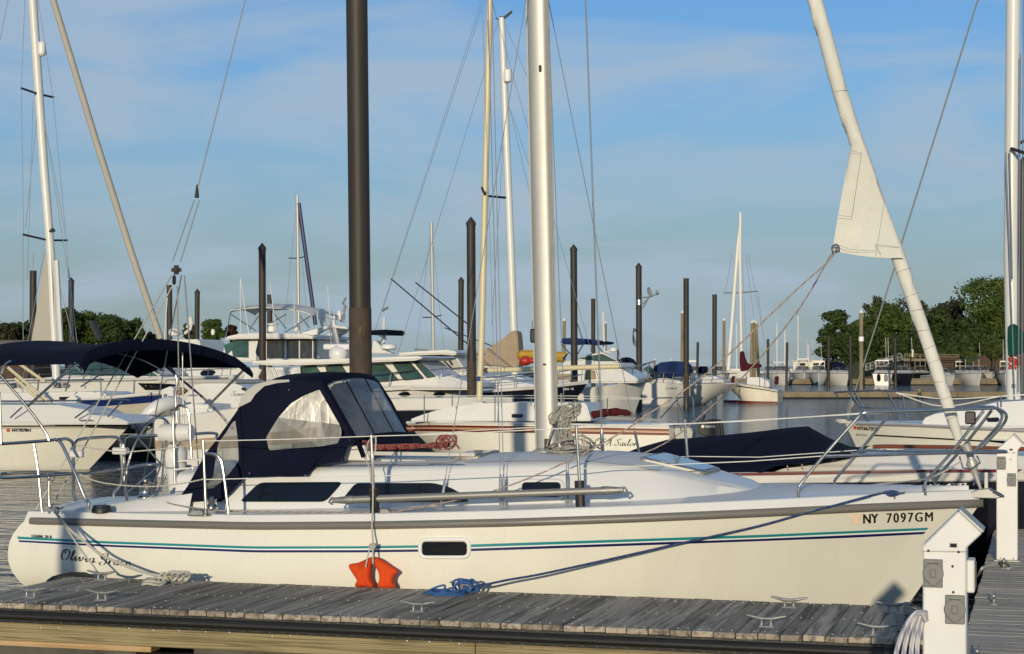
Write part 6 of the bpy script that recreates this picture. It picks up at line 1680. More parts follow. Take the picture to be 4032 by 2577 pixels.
# --- pilothouse boat with long hardtop
t = boat_thing('pilothouse_boat', 'white pilothouse boat with long hardtop and green side windows', 'motorboat', 52, 1500)
i_ = bhull(t, 900, 1880, [(900, 1535), (1500, 1528), (1640, 1520), (1890, 1512)], 52, 3.4, m_whiteb, rake=1.1, tr=.92, flare=.25)
strake(t, i_, m_black, .018, .93)
for x in (1745, 2045): pane(t, A2, [(x - 52, 1215), (x - 30, 1200), (x, 1197), (x + 30, 1200), (x + 50, 1215), (x + 25, 1232), (x, 1236), (x - 28, 1233)], i_['fy'], m_glass, 'porthole', v0=51, off=.02, fmat=m_steel, fw=.02)
_, fy = house(t, 'foredeck', A2, [(820, 1180), (1500, 1130), (2100, 1060), (2330, 1130), (2330, 1180)], 50.6, 53.4, m_whiteb, .3, .08)
_, fy = house(t, 'pilothouse', A2, [(820, 1150), (815, 960), (900, 935), (1830, 925), (2030, 1075), (2060, 1150)], 50.7, 53.3, m_whiteb, .2, .05)
for poly, m in (([(848, 990), (965, 958), (1050, 1075), (850, 1075)], m_glassg), ([(1060, 975), (1190, 950), (1265, 1065), (1090, 1075)], m_glassg), ([(1400, 965), (1570, 958), (1695, 1095), (1400, 1110)], m_glassg), ([(1640, 945), (1790, 938), (1915, 1080), (1740, 1095)], m_glassg), ([(1815, 925), (1850, 920), (2015, 1060), (1940, 1075)], m_glassg)):
    pane(t, A2, poly, fy, m, 'side_window', v0=51, off=.02, r=.05, fmat=m_dark, fw=.012)
slab(t, 'hardtop', A2, [(408, 955), (425, 930), (560, 922), (1100, 912), (1500, 898), (1860, 886), (1905, 902), (1830, 925), (1400, 942), (900, 962), (600, 968)], 50.3, 53.7, m_whiteb, .04)
for l in ([(600, 985), (640, 1075)], [(555, 985), (600, 1070)], [(500, 1000), (450, 1100)], [(830, 980), (840, 1100)]): tubes(t, 'hardtop_leg', A2, 50.7, [l], .045, m_whiteb)
tubes(t, 'cockpit_ladder', A2, 50.6, [[(700, 985), (730, 1080)], [(730, 985), (760, 1080)]], .02, m_steel)
sl = MB(); c = Vector(at(*A2(1165, 870), 51)); sl.lathe([(.02, -.25), (.2, -.2), (.28, 0), (.2, .22), (.02, .3)], c, 12, (1, 0, .1)); sl.build('life_raft', m_plast, t, smooth=60)
MB().tube([at(*A2(1050, 806), 51), at(*A2(1270, 806), 51)], .09, 8).build('open_array_radar', m_radome, t)
tubes(t, 'roof_light', A2, 50.6, [[(765, 950), (765, 972)]], .09, m_plast)
tubes(t, 'searchlight', A2, 51.5, [[(470, 890), (480, 935)], [(990, 890), (1010, 905)]], .05, m_galv)
loftrail(t, i_, .5, .55, .97, 5, .02)
# --- dark hulled hardtop boat with covered windscreen, number on the bow
t = boat_thing('hardtop_cruiser', 'dark navy hardtop cruiser with beige covered windscreen and long foredeck', 'motor yacht', 62, 2000)
i_ = bhull(t, 1500, 2318, [(1490, 1545), (1900, 1540), (2150, 1522), (2320, 1502)], 62, 3.8, m_dhull, rake=1.2, tr=.92, flare=.35)
band(t, i_, 1.0, .95, m_whiteb, 'gunwale_band', off=.03)
letters(t, '5825 GS', A3, [(1358, 1182), (1452, 1178), (1452, 1160), (1358, 1164)], i_['fy'], m_pwhite, 'registration_number', bold=.02, v0=60, off=.03)
_, fy = house(t, 'foredeck', A3, [(-100, 1150), (0, 1075), (500, 1045), (800, 1085), (1080, 1130), (1140, 1170), (1140, 1190), (-100, 1190)], 60.6, 63.4, m_whiteb, .4, .1)
_, fy = house(t, 'wheelhouse', A3, [(-60, 1060), (-60, 890), (60, 880), (400, 872), (525, 1040), (500, 1060)], 60.6, 63.4, m_whiteb, .2, .06)
pane(t, A3, [(150, 900), (400, 880), (515, 1020), (250, 1048)], fy, m_greyc, 'windscreen_cover', v0=60.6, off=.03)
for l in ([(275, 880), (385, 985)], [(340, 875), (395, 960)]): tubes(t, 'wiper', A3, 60.5, [l], .03, m_dark)
slab(t, 'hardtop', A3, [(-80, 860), (150, 842), (350, 832), (420, 845), (443, 868), (400, 880), (300, 872), (-80, 884)], 60.2, 63.8, m_whiteb, .05)
radome(t, A2, 1605, 778, 832, 142, 61); slab(t, 'radar_mast', A2, [(1455, 862), (1470, 755), (1490, 750), (1560, 830), (1600, 850), (1640, 862)], 60.9, 61.3, m_whiteb, .03)
slab(t, 'rolled_sun_top', A2, [(1350, 700), (1400, 665), (1580, 655), (1602, 675), (1590, 705), (1480, 702)], 61, 63, m_canvas, .08)
tubes(t, 'sun_top_strut', A2, 61, [[(1590, 700), (1510, 790)], [(1520, 705), (1590, 740)]], .025, m_steel)
tubes(t, 'outrigger', A2, 61.5, [[(1625, 215), (2300, 790)], [(1838, 248), (2330, 640)]], .025, m_dark)
tubes(t, 'outrigger', A3, 61.5, [[(330, 640), (745, 800)]], .02, m_dark)
tubes(t, 'aerial', A2, 61.5, [[(1565, 550), (1562, 780)]], .05, m_plast)
loftrail(t, i_, .55, .45, .97, 6, .02)
for l in ([(0, 1085), (1100, 1010)],): tubes(t, 'roof_rail', A3, 60.5, [[(75, 825), (200, 838)], [(80, 840), (80, 822)]], .03, m_galv)
# low white gunwale boat in front of it
t = boat_thing('dark_launch', 'low launch with white gunwale and dark hull behind the dodger', 'motorboat', 46, 1850)
i_ = bhull(t, 1400, 2025, [(1390, 1580), (1700, 1575), (1900, 1570), (2030, 1572)], 46, 2.4, m_dhull, rake=.5, tr=.85, flare=.2)
band(t, i_, 1.03, .80, m_whiteb, 'gunwale_band', off=.03)
strake(t, i_, m_alu, .02, .80)
# --- sailboat with tan sail cover and white mast
t = boat_thing('tan_cover_sailboat', 'sailboat with white mast and tan canvas sail cover', 'sailboat', 72, 2000)
i_ = bhull(t, 1500, 2240, [(1490, 1520), (1900, 1512), (2250, 1500)], 72, 3.2, m_whiteb, rake=1.2, tr=.7, flare=.2)
_, fy = house(t, 'cabin', A3, [(300, 1120), (400, 1060), (900, 1050), (1050, 1100), (1050, 1130)], 71, 73, m_whiteb, .2, .06)
mw = mastpole(t, 'mast', [at(*A3(945, 1080), 72), at(*A3(905, 0), 72), at(*D2(665, 100), 72)], [.16, .16, .13], m_mastw, 14)
slab(mw, 'masthead_vane', D2, [(625, 103), (655, 100), (655, 90), (675, 92), (718, 58), (722, 70), (680, 105), (676, 114), (650, 112)], 71.95, 72.02, m_dark, 0)
r_ = Vector(at(*D2(698, 458), 71.8)); H_ = Vector(at(*D2(698, 380), 71.8)).z - r_.z
MB().lathe([(.05, 0), (.16, H_ * .1), (.17, H_ * .3), (.17, H_ * .7), (.16, H_ * .9), (.05, H_)], r_, 12).build('radar_reflector', m_radome, mw, smooth=50)
P = smooth_path([at(*A3(x, y), 71.6) for x, y in ((420, 885), (560, 860), (680, 830), (780, 770), (850, 720), (905, 672), (950, 672), (965, 760), (970, 975), (900, 985), (780, 970), (640, 965), (520, 970), (440, 940))], 3, True)
MB().prism(P, (0, .8, 0)).build('sail_cover', m_tan, t, bevel=.2, segs=3, smooth=60)
MB().tube([at(*A3(960, 985), 71.9), at(*A3(640, 985), 71.9)], .08, 8).build('boom', m_mastw, t)
for a, b in ((D2(660, 100), D2(600, 240)), (D2(690, 530), A3(740, 620)), (D2(690, 530), A3(960, 620)), (D2(700, 560), D2(840, 1150)), (D2(672, 110), D2(830, 480)), (D2(692, 545), D2(840, 980))): MB().tube([at(*a, 72), at(*b, 72)], .011, 5).build('stay', m_wire, t)
# yellow kayak and red buoys lashed beyond
o = MB().tube(smooth_path([at(*A3(x, y), 69.5) for x, y in ((960, 885), (1060, 880), (1200, 888), (1350, 895), (1370, 900))], 3), [.10] + [.22] * 11 + [.06], 10).build('kayak', m_yellow, base=at(*A3(1160, 900), 69.5)); tag(o, 'yellow kayak lashed on deck behind the silver mast', 'kayak')
for k, (x, y, r) in enumerate(((1030, 928, .24), (1092, 925, .14))):
    c = at(*A3(x, y), 68.6); o = MB().ball(c, r, 14, (1.05, 1, .82)).build('mooring_buoy', m_redp, base=c)
    tag(o, ('large round orange-red buoy left of the silver mast', 'small red buoy partly hidden beside the large one')[k], 'buoy', 'red buoys')
# --- tall white bow with anchor, windscreen and blue sun top
t = boat_thing('white_sportfisher', 'tall white sportfishing boat with flared bow and anchor pulpit', 'motor yacht', 80, 2400)
i_ = bhull(t, 2050, 2545, [(2050, 1532), (2300, 1530), (2400, 1520), (2480, 1508), (2550, 1500)], 80, 4.4, m_whiteb, rake=.55, tr=.95, flare=.3, full=.7)
_, fy = house(t, 'foredeck', A3, [(1250, 1100), (1300, 1000), (1480, 975), (1700, 960), (1850, 1000), (2010, 1090), (2010, 1120), (1250, 1120)], 78.2, 81.8, m_whiteb, .4, .1)
_, fy = house(t, 'cabin', A3, [(1330, 990), (1350, 930), (1480, 925), (1600, 940), (1850, 945), (1860, 990)], 78.4, 81.6, m_whiteb, .2, .06)
pane(t, A3, [(1490, 915), (1580, 880), (1700, 860), (1840, 935), (1660, 940)], lambda x, z: 78.6, m_glassg, 'windscreen', v0=79, off=.0, th=.06, fmat=m_whiteb, fw=.05)
slab(t, 'sun_top', A3, [(1325, 750), (1350, 732), (1420, 728), (1560, 745), (1675, 760), (1640, 780), (1560, 785), (1400, 780), (1340, 785)], 78.4, 81.6, m_canvasb, .08)
for l in ([(1340, 780), (1420, 870)], [(1640, 780), (1700, 850)], [(1530, 790), (1480, 870)], [(1480, 600), (1540, 780)], [(1440, 640), (1480, 780)]): tubes(t, 'sun_top_strut', A3, 78.6, [l], .03, m_steel)
slab(t, 'bow_pulpit', A3, [(1860, 1115), (1900, 1100), (2100, 1070), (2140, 1075), (2100, 1095), (1900, 1118)], 79.7, 80.3, m_oldlum, .03)
slab(t, 'anchor', A3, [(2100, 1130), (2150, 1085), (2165, 1095), (2130, 1130)], 79.9, 80.1, m_galv, .03)
for l in ([(1680, 1120), (1720, 1030), (2070, 960), (2105, 945), (2090, 1070)], [(1780, 1120), (1800, 1020)], [(1950, 1090), (1960, 990)], [(1850, 1010), (2150, 932)], [(1870, 1105), (1890, 1000)]): tubes(t, 'bow_rail', A3, 78.9, [l], .03, m_steel)
slab(t, 'brown_canvas', A3, [(1540, 1080), (1560, 1010), (1620, 1010), (1640, 1085)], 78.2, 78.5, m_tan, .03)
radome(t, A3, 1790, 810, 850, 70, 80); tubes(t, 'aerial', A3, 80, [[(1703, 500), (1715, 850)], [(1715, 850), (1790, 852)]], .05, m_plast)
slab(t, 'side_cover', A3, [(1000, 1050), (1020, 1035), (1430, 1040), (1430, 1095), (1010, 1100)], 78, 78.3, m_tan, .03)
# --- three boats by the dish pile
t = boat_thing('blue_canvas_cruiser', 'white cruiser with royal blue canvas beside the satellite dish pile', 'motorboat', 96, 2600)
i_ = bhull(t, 2440, 2745, [(2430, 1508), (2600, 1508), (2700, 1515), (2760, 1518)], 96, 3.2, m_whiteb, rake=.8, tr=.92, flare=.25)
_, fy = house(t, 'foredeck', A4, [(200, 1110), (260, 1030), (420, 1060), (600, 1100), (640, 1125), (200, 1125)], 94.8, 97.2, m_whiteb, .4, .08)
slab(t, 'canvas_top', A4, [(330, 1080), (390, 970), (440, 940), (540, 930), (620, 945), (660, 985), (650, 1060)], 94.8, 97.2, m_canvasb, .12)
pane(t, A4, [(290, 1000), (340, 965), (450, 1060), (400, 1075)], lambda x, z: 94.7, m_glassg, 'windscreen', v0=95)
letters(t, 'NY 3648 DE', A4, [(492, 1172), (588, 1172), (588, 1160), (492, 1160)], i_['fy'], m_black, 'registration_number', bold=.01, v0=95, off=.04)
loftrail(t, i_, .6, .4, .97, 5, .022)
t = boat_thing('flared_bow_cruiser', 'white cruiser with overhanging bow beside the maroon covered sailboat', 'motorboat', 102, 2780)
i_ = bhull(t, 2560, 2905, [(2560, 1512), (2750, 1514), (2910, 1512)], 102, 3.6, m_whiteb, rake=1.9, tr=.92, flare=.5)
_, fy = house(t, 'foredeck', A4, [(640, 1110), (700, 1050), (900, 1060), (1000, 1110), (640, 1130)], 100.8, 103.2, m_whiteb, .4, .08)
loftrail(t, i_, .6, .3, .97, 6, .022)
slab(t, 'dark_cockpit', A4, [(760, 1040), (770, 975), (800, 975), (800, 1040)], 101, 103, m_canvas, .05)
t = boat_thing('maroon_cover_sailboat', 'cream sailboat with maroon sail cover and red waterline', 'sailboat', 108, 2950)
i_ = bhull(t, 3072, 2850, [(2840, 1508), (2900, 1512), (3000, 1527), (3080, 1543)], 108, 2.9, m_beige, rake=1.2, tr=.8, flare=.15, full=.5)
band(t, i_, .92, .86, m_black, 'sheer_stripe', off=.04); band(t, i_, .12, .0, m_red, 'waterline_stripe', off=.05)
_, fy = house(t, 'cabin', A4, [(1180, 1130), (1190, 1070), (1300, 1070), (1380, 1110), (1385, 1160)], 107, 109, m_whiteb, .2, .06)
mr_ = mastpole(t, 'mast', [at(*A4(1143, 1020), 108), at(*A4(1130, 0), 108), at(*DD(1741, 500), 108)], .10, m_mastw, 10)
mastpole(t, 'furled_headsail', [at(*A4(1028, 1010), 108), at(*A4(1105, 0), 108), at(*DD(1741, 510), 108)], [.14, .12, .04], m_mastw, 10)
tubes(t, 'spreader', A4, 108, [[(988, 338), (1120, 338), (1285, 325)]], .04, m_galv)
P = [at(*A4(x, y), 107.7) for x, y in ((1128, 842), (1155, 840), (1165, 900), (1190, 955), (1308, 952), (1310, 985), (1230, 990), (1180, 1010), (1135, 1020), (1124, 940))]
MB().prism(round_poly(P, .1, 2), (0, .5, 0)).build('sail_cover', m_maroon, t, bevel=.05, segs=2)
for x in (1060, 1435): slab(t, 'maroon_dodger', A4, [(x - 10, 1130), (x - 5, 1060), (x + 25, 1060), (x + 20, 1135)], 107.4, 107.8, m_maroon, .04)
for a, b in (((1150, 60), (1190, 940)), ((1180, 0), (1250, 560)), ((1200, 0), (1350, 790)), ((1285, 325), (1330, 700)), ((1060, 0), (1005, 330))): tubes(t, 'stay', A4, 108, [[a, b]], .012, m_wire)
for x in (1185, 1300, 1345, 1400): tubes(t, 'stanchion', A4, 107, [[(x, 1150), (x, 1050)]], .025, m_steel)
# --- thin distant masts
for px, y0, y1, Y, lab in ((1170, 770, 1430, 120, 'bare silver mast rising behind the flybridge yacht'), (1698, 878, 1400, 115, 'thin bare mast left of the tall pile pair')):
    t = thing('distant_sailboat', lab, 'sailboat', atY(px, HY + 2.2 * FPX / Y, Y), 'sailboats with bare masts in the distance')
    b_ = atY(px, HY + 2.2 * FPX / Y, Y)
    mo_ = MB().tube([atY(px + 8, y1, Y), atY(px, y0, Y)], .11, 8).build('mast', m_alu, t)
    dx_ = 30
    yy = 1012 if px < 1400 else 1245
    MB().tube([atY(px - 34, yy + 5, Y - .6), atY(px, yy + 6, Y), atY(px + 40, yy - 3, Y + .6)], .035, 5).build('spreader', m_dark, mo_)
    if px < 1400: MB().tube([atY(px + 6, 800, Y), atY(px + 72, 1280, Y)], .14, 8).build('furled_headsail', m_navy, t)
    for q in (-60, 50): MB().tube([atY(px, y0 + 15, Y), atY(px + q, 1380, Y)], .012, 4).build('stay', m_wire, t)
    h_ = MB(); rows = []
    for k in range(9):
        u_ = k / 8; w_ = 1.4 * math.sin(math.pi * (.12 + .88 * (1 - u_)) * .5) if u_ < 1 else .05
        rows.append([(b_[0] - 4 + 8 * u_, b_[1] - w_, 1.1), (b_[0] - 4 + 8 * u_, b_[1] - w_ * .8, 0), (b_[0] - 4 + 8 * u_, b_[1] + w_ * .8, 0), (b_[0] - 4 + 8 * u_, b_[1] + w_, 1.1)])
    h_.loft(rows).build('hull', m_whiteb, t)
# --- white radar boat left of the flybridge yacht
t = boat_thing('radar_arch_boat', 'white boat roof carrying a round radar dome left of the flybridge yacht', 'motorboat', 75, 720)
_, fy = house(t, 'cabin', A1, [(1380, 900), (1400, 745), (1700, 740), (1760, 900)], 74, 77, m_whiteb, .2, .06)
radome(t, A1, 1512, 645, 712, 108, 74.5)
letters(t, 'SIMRAD', A1, [(1476, 674), (1530, 674), (1530, 660), (1476, 660)], lambda x, z: 73.88, m_black, 'lettering', v0=74, bold=.02)
for l in ([(1600, 690), (1650, 650), (1660, 600), (1648, 545)], [(1650, 545), (1640, 600), (1620, 640)]): tubes(t, 'light_arm', A1, 74.5, [l], .07, m_mastw)
tubes(t, 'aerial', A1, 74.5, [[(1448, 380), (1425, 740)]], .025, m_plast)
i_ = bhull(t, 560, 900, [(550, 1500), (900, 1500)], 75.5, 3.2, m_whiteb)
# ------------------------------------------------------------------ pilings
m_pile = M('brown_steel_pile', (0.040, 0.034, 0.027), 0.55, var=0.22, vs=1.2, st=(3, 3, .25), c2=(0.024, 0.020, 0.017), c2t=(.45, .7), c2s=1.0, spec=.35)
m_prust = M('rusty_pile_sleeve', (0.060, 0.043, 0.030), 0.8, var=0.35, vs=5, st=(2, 2, .8), c2=(0.17, 0.11, 0.065), c2t=(.60, .70), c2s=3.0)
m_wpile = M('timber_pile', (0.26, 0.21, 0.12), 0.85, var=0.25, vs=2, st=(5, 5, .3), bump=.4, bs=6, c2=(0.13, 0.11, 0.07), c2t=(.45, .7), c2s=1.5)
m_cap = M('white_pile_cap', (0.7, 0.69, 0.66), .5)
m_algae = M('wet_pile_foot', (0.03, 0.032, 0.018), 0.5, var=.4, vs=4)
def piling(label, x0, x1, top, Y, pointed=True, wood=False, lean=0.0, xb=None, cap=None, group=None, rust=None):
    """pile between image columns x0..x1 (2408-wide picture), top row, at distance Y"""
    px = (x0 + x1) / 2 * 1.6744; r = (x1 - x0) * 1.6744 / 2 * Y / FPX
    tp = Vector(atY(px, top * 1.6744, Y)); pb = (xb if xb is not None else (x0 + x1) / 2) * 1.6744
    if xb is None: pb += random.Random(label).uniform(-3.2, 3.2)
    bt = Vector(atY(pb, HY + CAMZ * FPX / Y, Y)); bt.z = 0
    d_ = (bt - tp) / (tp.z - bt.z)
    bt2 = bt + d_ * 1.5
    t = thing('piling', label, 'piling', tuple(bt), group or ('timber pilings' if wood else 'brown steel pilings'))
    hc = r * 1.4 if pointed else 0
    n = 14
    ra = r * .93 if wood else r
    MB().tube([bt2, bt + (tp - bt) * .5, tp - Vector((0, 0, hc))], [r, r * (.97 if wood else 1), ra], n).build('shaft', m_wpile if wood else m_pile, t, smooth=40)
    if pointed: MB().lathe([(ra * 1.12, -.05), (ra * 1.12, .03), (.01, hc + .02)], tp - Vector((0, 0, hc)), n).build('cap', m_cap if (cap or wood) else m_pile, t, smooth=40)
    MB().tube([bt2, bt + (tp - bt) * ((.55 if not wood else .4) / tp.z)], r * 1.02, n).build('wet_foot', m_algae, t, smooth=40)
    if rust:
        a = bt + (tp - bt) * (rust[0] / tp.z); b = bt + (tp - bt) * (rust[1] / tp.z)
        MB().tube([a, b], r * 1.05, n).build('rust_sleeve', m_prust, t, smooth=40)
    return t
piling('huge brown steel pile rising out of frame behind the dodger', 811, 862, -220, 27, False, xb=852, rust=(2.0, 3.05))
piling('flat topped brown pile behind the mast at far left', 70, 86, 637, 84, False)
piling('pointed brown pile among the left trees', 161, 174, 653, 100)
piling('flat topped brown pile left of the backstay tackle', 392, 405, 671, 102, False)
piling('short pointed brown pile between tackle and dark tree', 458, 470, 680, 110)
piling('pointed brown pile rising through the flybridge yacht', 608, 625, 573, 64, xb=618, rust=(1.2, 2.0))
piling('short flat brown pile behind the cream sun top', 628, 640, 693, 112, False)
piling('pointed brown pile left of the tall pair', 1078, 1091, 652, 100)
piling('tall pointed brown pile left of the cream mast', 1097, 1118, 512, 50.5, xb=1110, rust=(1.0, 2.3))
piling('pointed brown pile just right of the silver mast', 1341, 1357, 576, 76, xb=1351, rust=(.9, 1.9))
piling('flat brown pile behind the thin shrouds', 1390, 1400, 703, 130, False)
dishp = piling('pointed brown pile carrying the satellite dish', 1495, 1509, 619, 88, rust=(1.0, 2.0))
piling('flat topped brown pile right of the dish pile', 1607, 1620, 655, 92, False, rust=(.8, 1.8))
piling('flat brown pile left of the maroon covered mast', 1675, 1686, 693, 125, False)
piling('broad pointed pile behind the mast at right edge', 2388, 2424, 372, 37)
piling('tiny flat brown pile between the two flat piles', 1638, 1644, 805, 190, False)
piling('slim pointed brown pile right of the maroon sail cover', 1803, 1809, 797, 150)
piling('slim brown pile in front of the distant white masts', 1848, 1854, 805, 170)
piling('thin brown pile before the pine tree', 1945, 1952, 792, 190, False)
piling('thin grey brown pile left of the labelled timber pile', 1996, 2003, 792, 196, False)
piling('thin brown pile near the gangway', 2101, 2108, 795, 190, False)
piling('tiny brown pile beside the satellite dish', 1451, 1455, 822, 200)
piling('short timber pile left of the blue sun top', 1323, 1331, 748, 150, wood=True)
piling('timber pile behind the anchor pulpit boat', 1420, 1427, 755, 160, wood=True)
piling('timber pile half hidden behind the flat brown pile', 1601, 1609, 730, 140, wood=True)
piling('timber pile left of the furled white headsail', 1699, 1706, 748, 150, wood=True)
for k, (a, b, lab) in enumerate(((1765, 1772, 'left timber of the lashed pile cluster'), (1769, 1776, 'middle timber of the lashed pile cluster'), (1773, 1781, 'right leaning timber of the lashed pile cluster'))):
    piling(lab, a, b, 754 - (k == 1) * 2, 146 + k * .3, wood=True, xb=(a + b) / 2 + (-2, 2, 9)[k])
lp = piling('tall timber pile with a white label before the trees', 2020, 2030, 728, 128, wood=True)
q = at(*A5(790, 738), atY(*A5(790, 738), 127.6)[1])
p0 = atY(*A5(790, 738), 128)
MB().tube([Vector(p0) + Vector((0, 0, -.16)), Vector(p0) + Vector((0, 0, .16))], .185, 14).build('white_label', m_pwhite, lp)
piling('stub pile on the far dock', 2157, 2166, 915, 122, False, wood=True)
piling('weathered short pile left of the maroon sailboat', 1577, 1581, 845, 180, wood=True)
piling('low timber stub behind the blue canvas', 1537, 1542, 843, 190, wood=True)
# pile just left of the picture whose shadow falls across the quarter of the sloop
t = thing('piling', 'mooring pile outside the left edge that shades the quarter', 'piling', w2l(-5.28, 6.0, 0), 'brown steel pilings')
b_ = Vector(BASE[t]); MB().tube([b_ + Vector((0, 0, -1)), b_ + Vector((0, 0, 2.5))], .105, 14).build('shaft', m_pile, t)
MB().lathe([(.11, -.02), (.115, .02), (.01, .16)], b_ + Vector((0, 0, 2.5)), 14).build('cap', m_pile, t)
# satellite dish on its pile
t = thing('satellite_dish', 'grey satellite dish on a bracket near the pile top', 'satellite dish', atY(*A4(290, 420), 88))
c = Vector(atY(*A4(345, 335), 88)); ax = Vector(w2l(.85, -.5, .28)).normalized()
MB().lathe([(.005, .05), (.10, .035), (.19, .01), (.26, -.03), (.265, -.03), (.20, 0), (.1, .025), (.005, .04)], c, 18, -ax).build('dish', M('dish_grey', (.34, .35, .36), .5), t, smooth=60)
for l in ([(345, 370), (410, 350), (425, 335)], [(345, 375), (285, 380)], [(345, 375), (290, 435)], [(340, 380), (285, 475)]): MB().tube([atY(*A4(*k), 88) for k in l], .035, 6).build('bracket_arm', m_galv, t)
MB().tube([atY(*A4(402, 342), 88), atY(*A4(425, 335), 88)], .10, 8).build('receiver', m_galv, t)
for y in (409, 433): MB().tube([Vector(atY(*A4(256, y), 88)) + Vector((0, 0, -.05)), Vector(atY(*A4(256, y), 88)) + Vector((0, 0, .05))], .165, 14).build('clamp_band', m_steel, t)
hk2 = MB()
for k in range(4): 
    c = Vector(atY(*A4(222, 735), 87.8)); hk2.tube([c + Vector((.12 * math.cos(q + .2 * k), .03 * k, .36 * math.sin(q) + .05 * k)) for q in [j * math.pi / 7 for j in range(14)]], .018, 5, closed=True)
tag(hk2.build('cable_coil', m_dark, base=atY(*A4(222, 760), 88)), 'dark cable coil hung on the satellite dish pile', 'cable')

# ------------------------------------------------------------------ docks across the basin
def far_dock(label, x0, x1, Y, d, h=.40, zm=A5):
    a = atY(zm(x0, 0)[0], HY, Y); b = atY(zm(x1, 0)[0], HY, Y)
    t = thing('floating_dock', label, 'dock', tuple(Vector(a).lerp(Vector(b), .5).xy) + (0,), 'docks seen behind', rz=ANG)
    L = (Vector(b) - Vector(a)).length / 2
    n = max(int(2 * L / 4), 1)
    for k in range(n):
        MB().box(-L + 2 * L * k / n + .02, -L + 2 * L * (k + 1) / n - .02, 0, .12, .08, h).build('fascia_board', m_oldlum, t, own=True)
    MB().box(-L, L, .121, d, h - .06, h + .03).build('deck', m_oldlum, t, own=True)
    MB().box(-L + .2, L - .2, .3, d - .1, -.3, h - .08).build('float', m_undershade, t, own=True)
    return t
far_dock('long low timber dock crossing the open water at right', 60, 2150, 122, 2.2, .42)
far_dock('far berth dock under the boats near the gangway', 820, 1460, 206, 2.5, .7)
far_dock('far berth dock behind the boats at the right edge', 1500, 2250, 208, 2.5, .7)
far_dock('far berth dock behind the boats below the pine', -600, 760, 210, 2.5, .6)
t = thing('gangway', 'sloping white gangway with truss rails up to the shore', 'gangway', atY(*A5(990, 960), 212))
for v, dy in ((212, 0), (213.5, 0)):
    lo = [atY(*A5(x, y), v) for x, y in ((830, 1010), (1150, 915))]; up = [atY(*A5(x, y), v) for x, y in ((830, 958), (1130, 862), (1145, 880))]; md_ = [atY(*A5(x, y), v) for x, y in ((830, 985), (1150, 890))]
    for l in (lo, up, md_): MB().tube(l, .07, 6).build('rail', m_galv, t)
    for k in range(9):
        f = k / 8; a = Vector(lo[0]).lerp(Vector(lo[1]), f); b = Vector(up[0]).lerp(Vector(up[1]), f); MB().tube([a, b], .05, 5).build('rail_post', m_galv, t)
        if k < 8: MB().tube([b, Vector(lo[0]).lerp(Vector(lo[1]), f + .125)], .035, 5).build('truss_brace', m_galv, t)
MB().prism([atY(*A5(x, y), 212) for x, y in ((830, 1008), (1150, 912), (1150, 920), (830, 1016))], (0, 1.5, 0)).build('walkway', m_alu, t)
t = thing('viewing_deck', 'timber viewing deck with posts at the top of the gangway', 'deck', atY(*A5(1280, 930), 214))
MB().prism([atY(*A5(x, y), 213) for x, y in ((1155, 905), (1420, 910), (1420, 932), (1155, 930))], (0, 6, 0)).build('platform', m_oldlum, t)
for x in (1165, 1210, 1255, 1300, 1345, 1390): MB().tube([atY(*A5(x, 1000), 213.4), atY(*A5(x, 868), 213.4)], .07, 6).build('post', m_oldlum, t)
for y in (868, 885): MB().tube([atY(*A5(1160, y), 213.3), atY(*A5(1640, y + 6), 213.3)], .045, 5).build('rail', m_oldlum, t)
slab(t, 'sign_post', A5, [(1226, 895), (1228, 838), (1220, 836), (1222, 830), (1246, 832), (1244, 840), (1240, 895)], at(*A5(1235, 860), 230)[1] - 17, at(*A5(1235, 860), 230)[1] - 16.9, m_galv, 0)

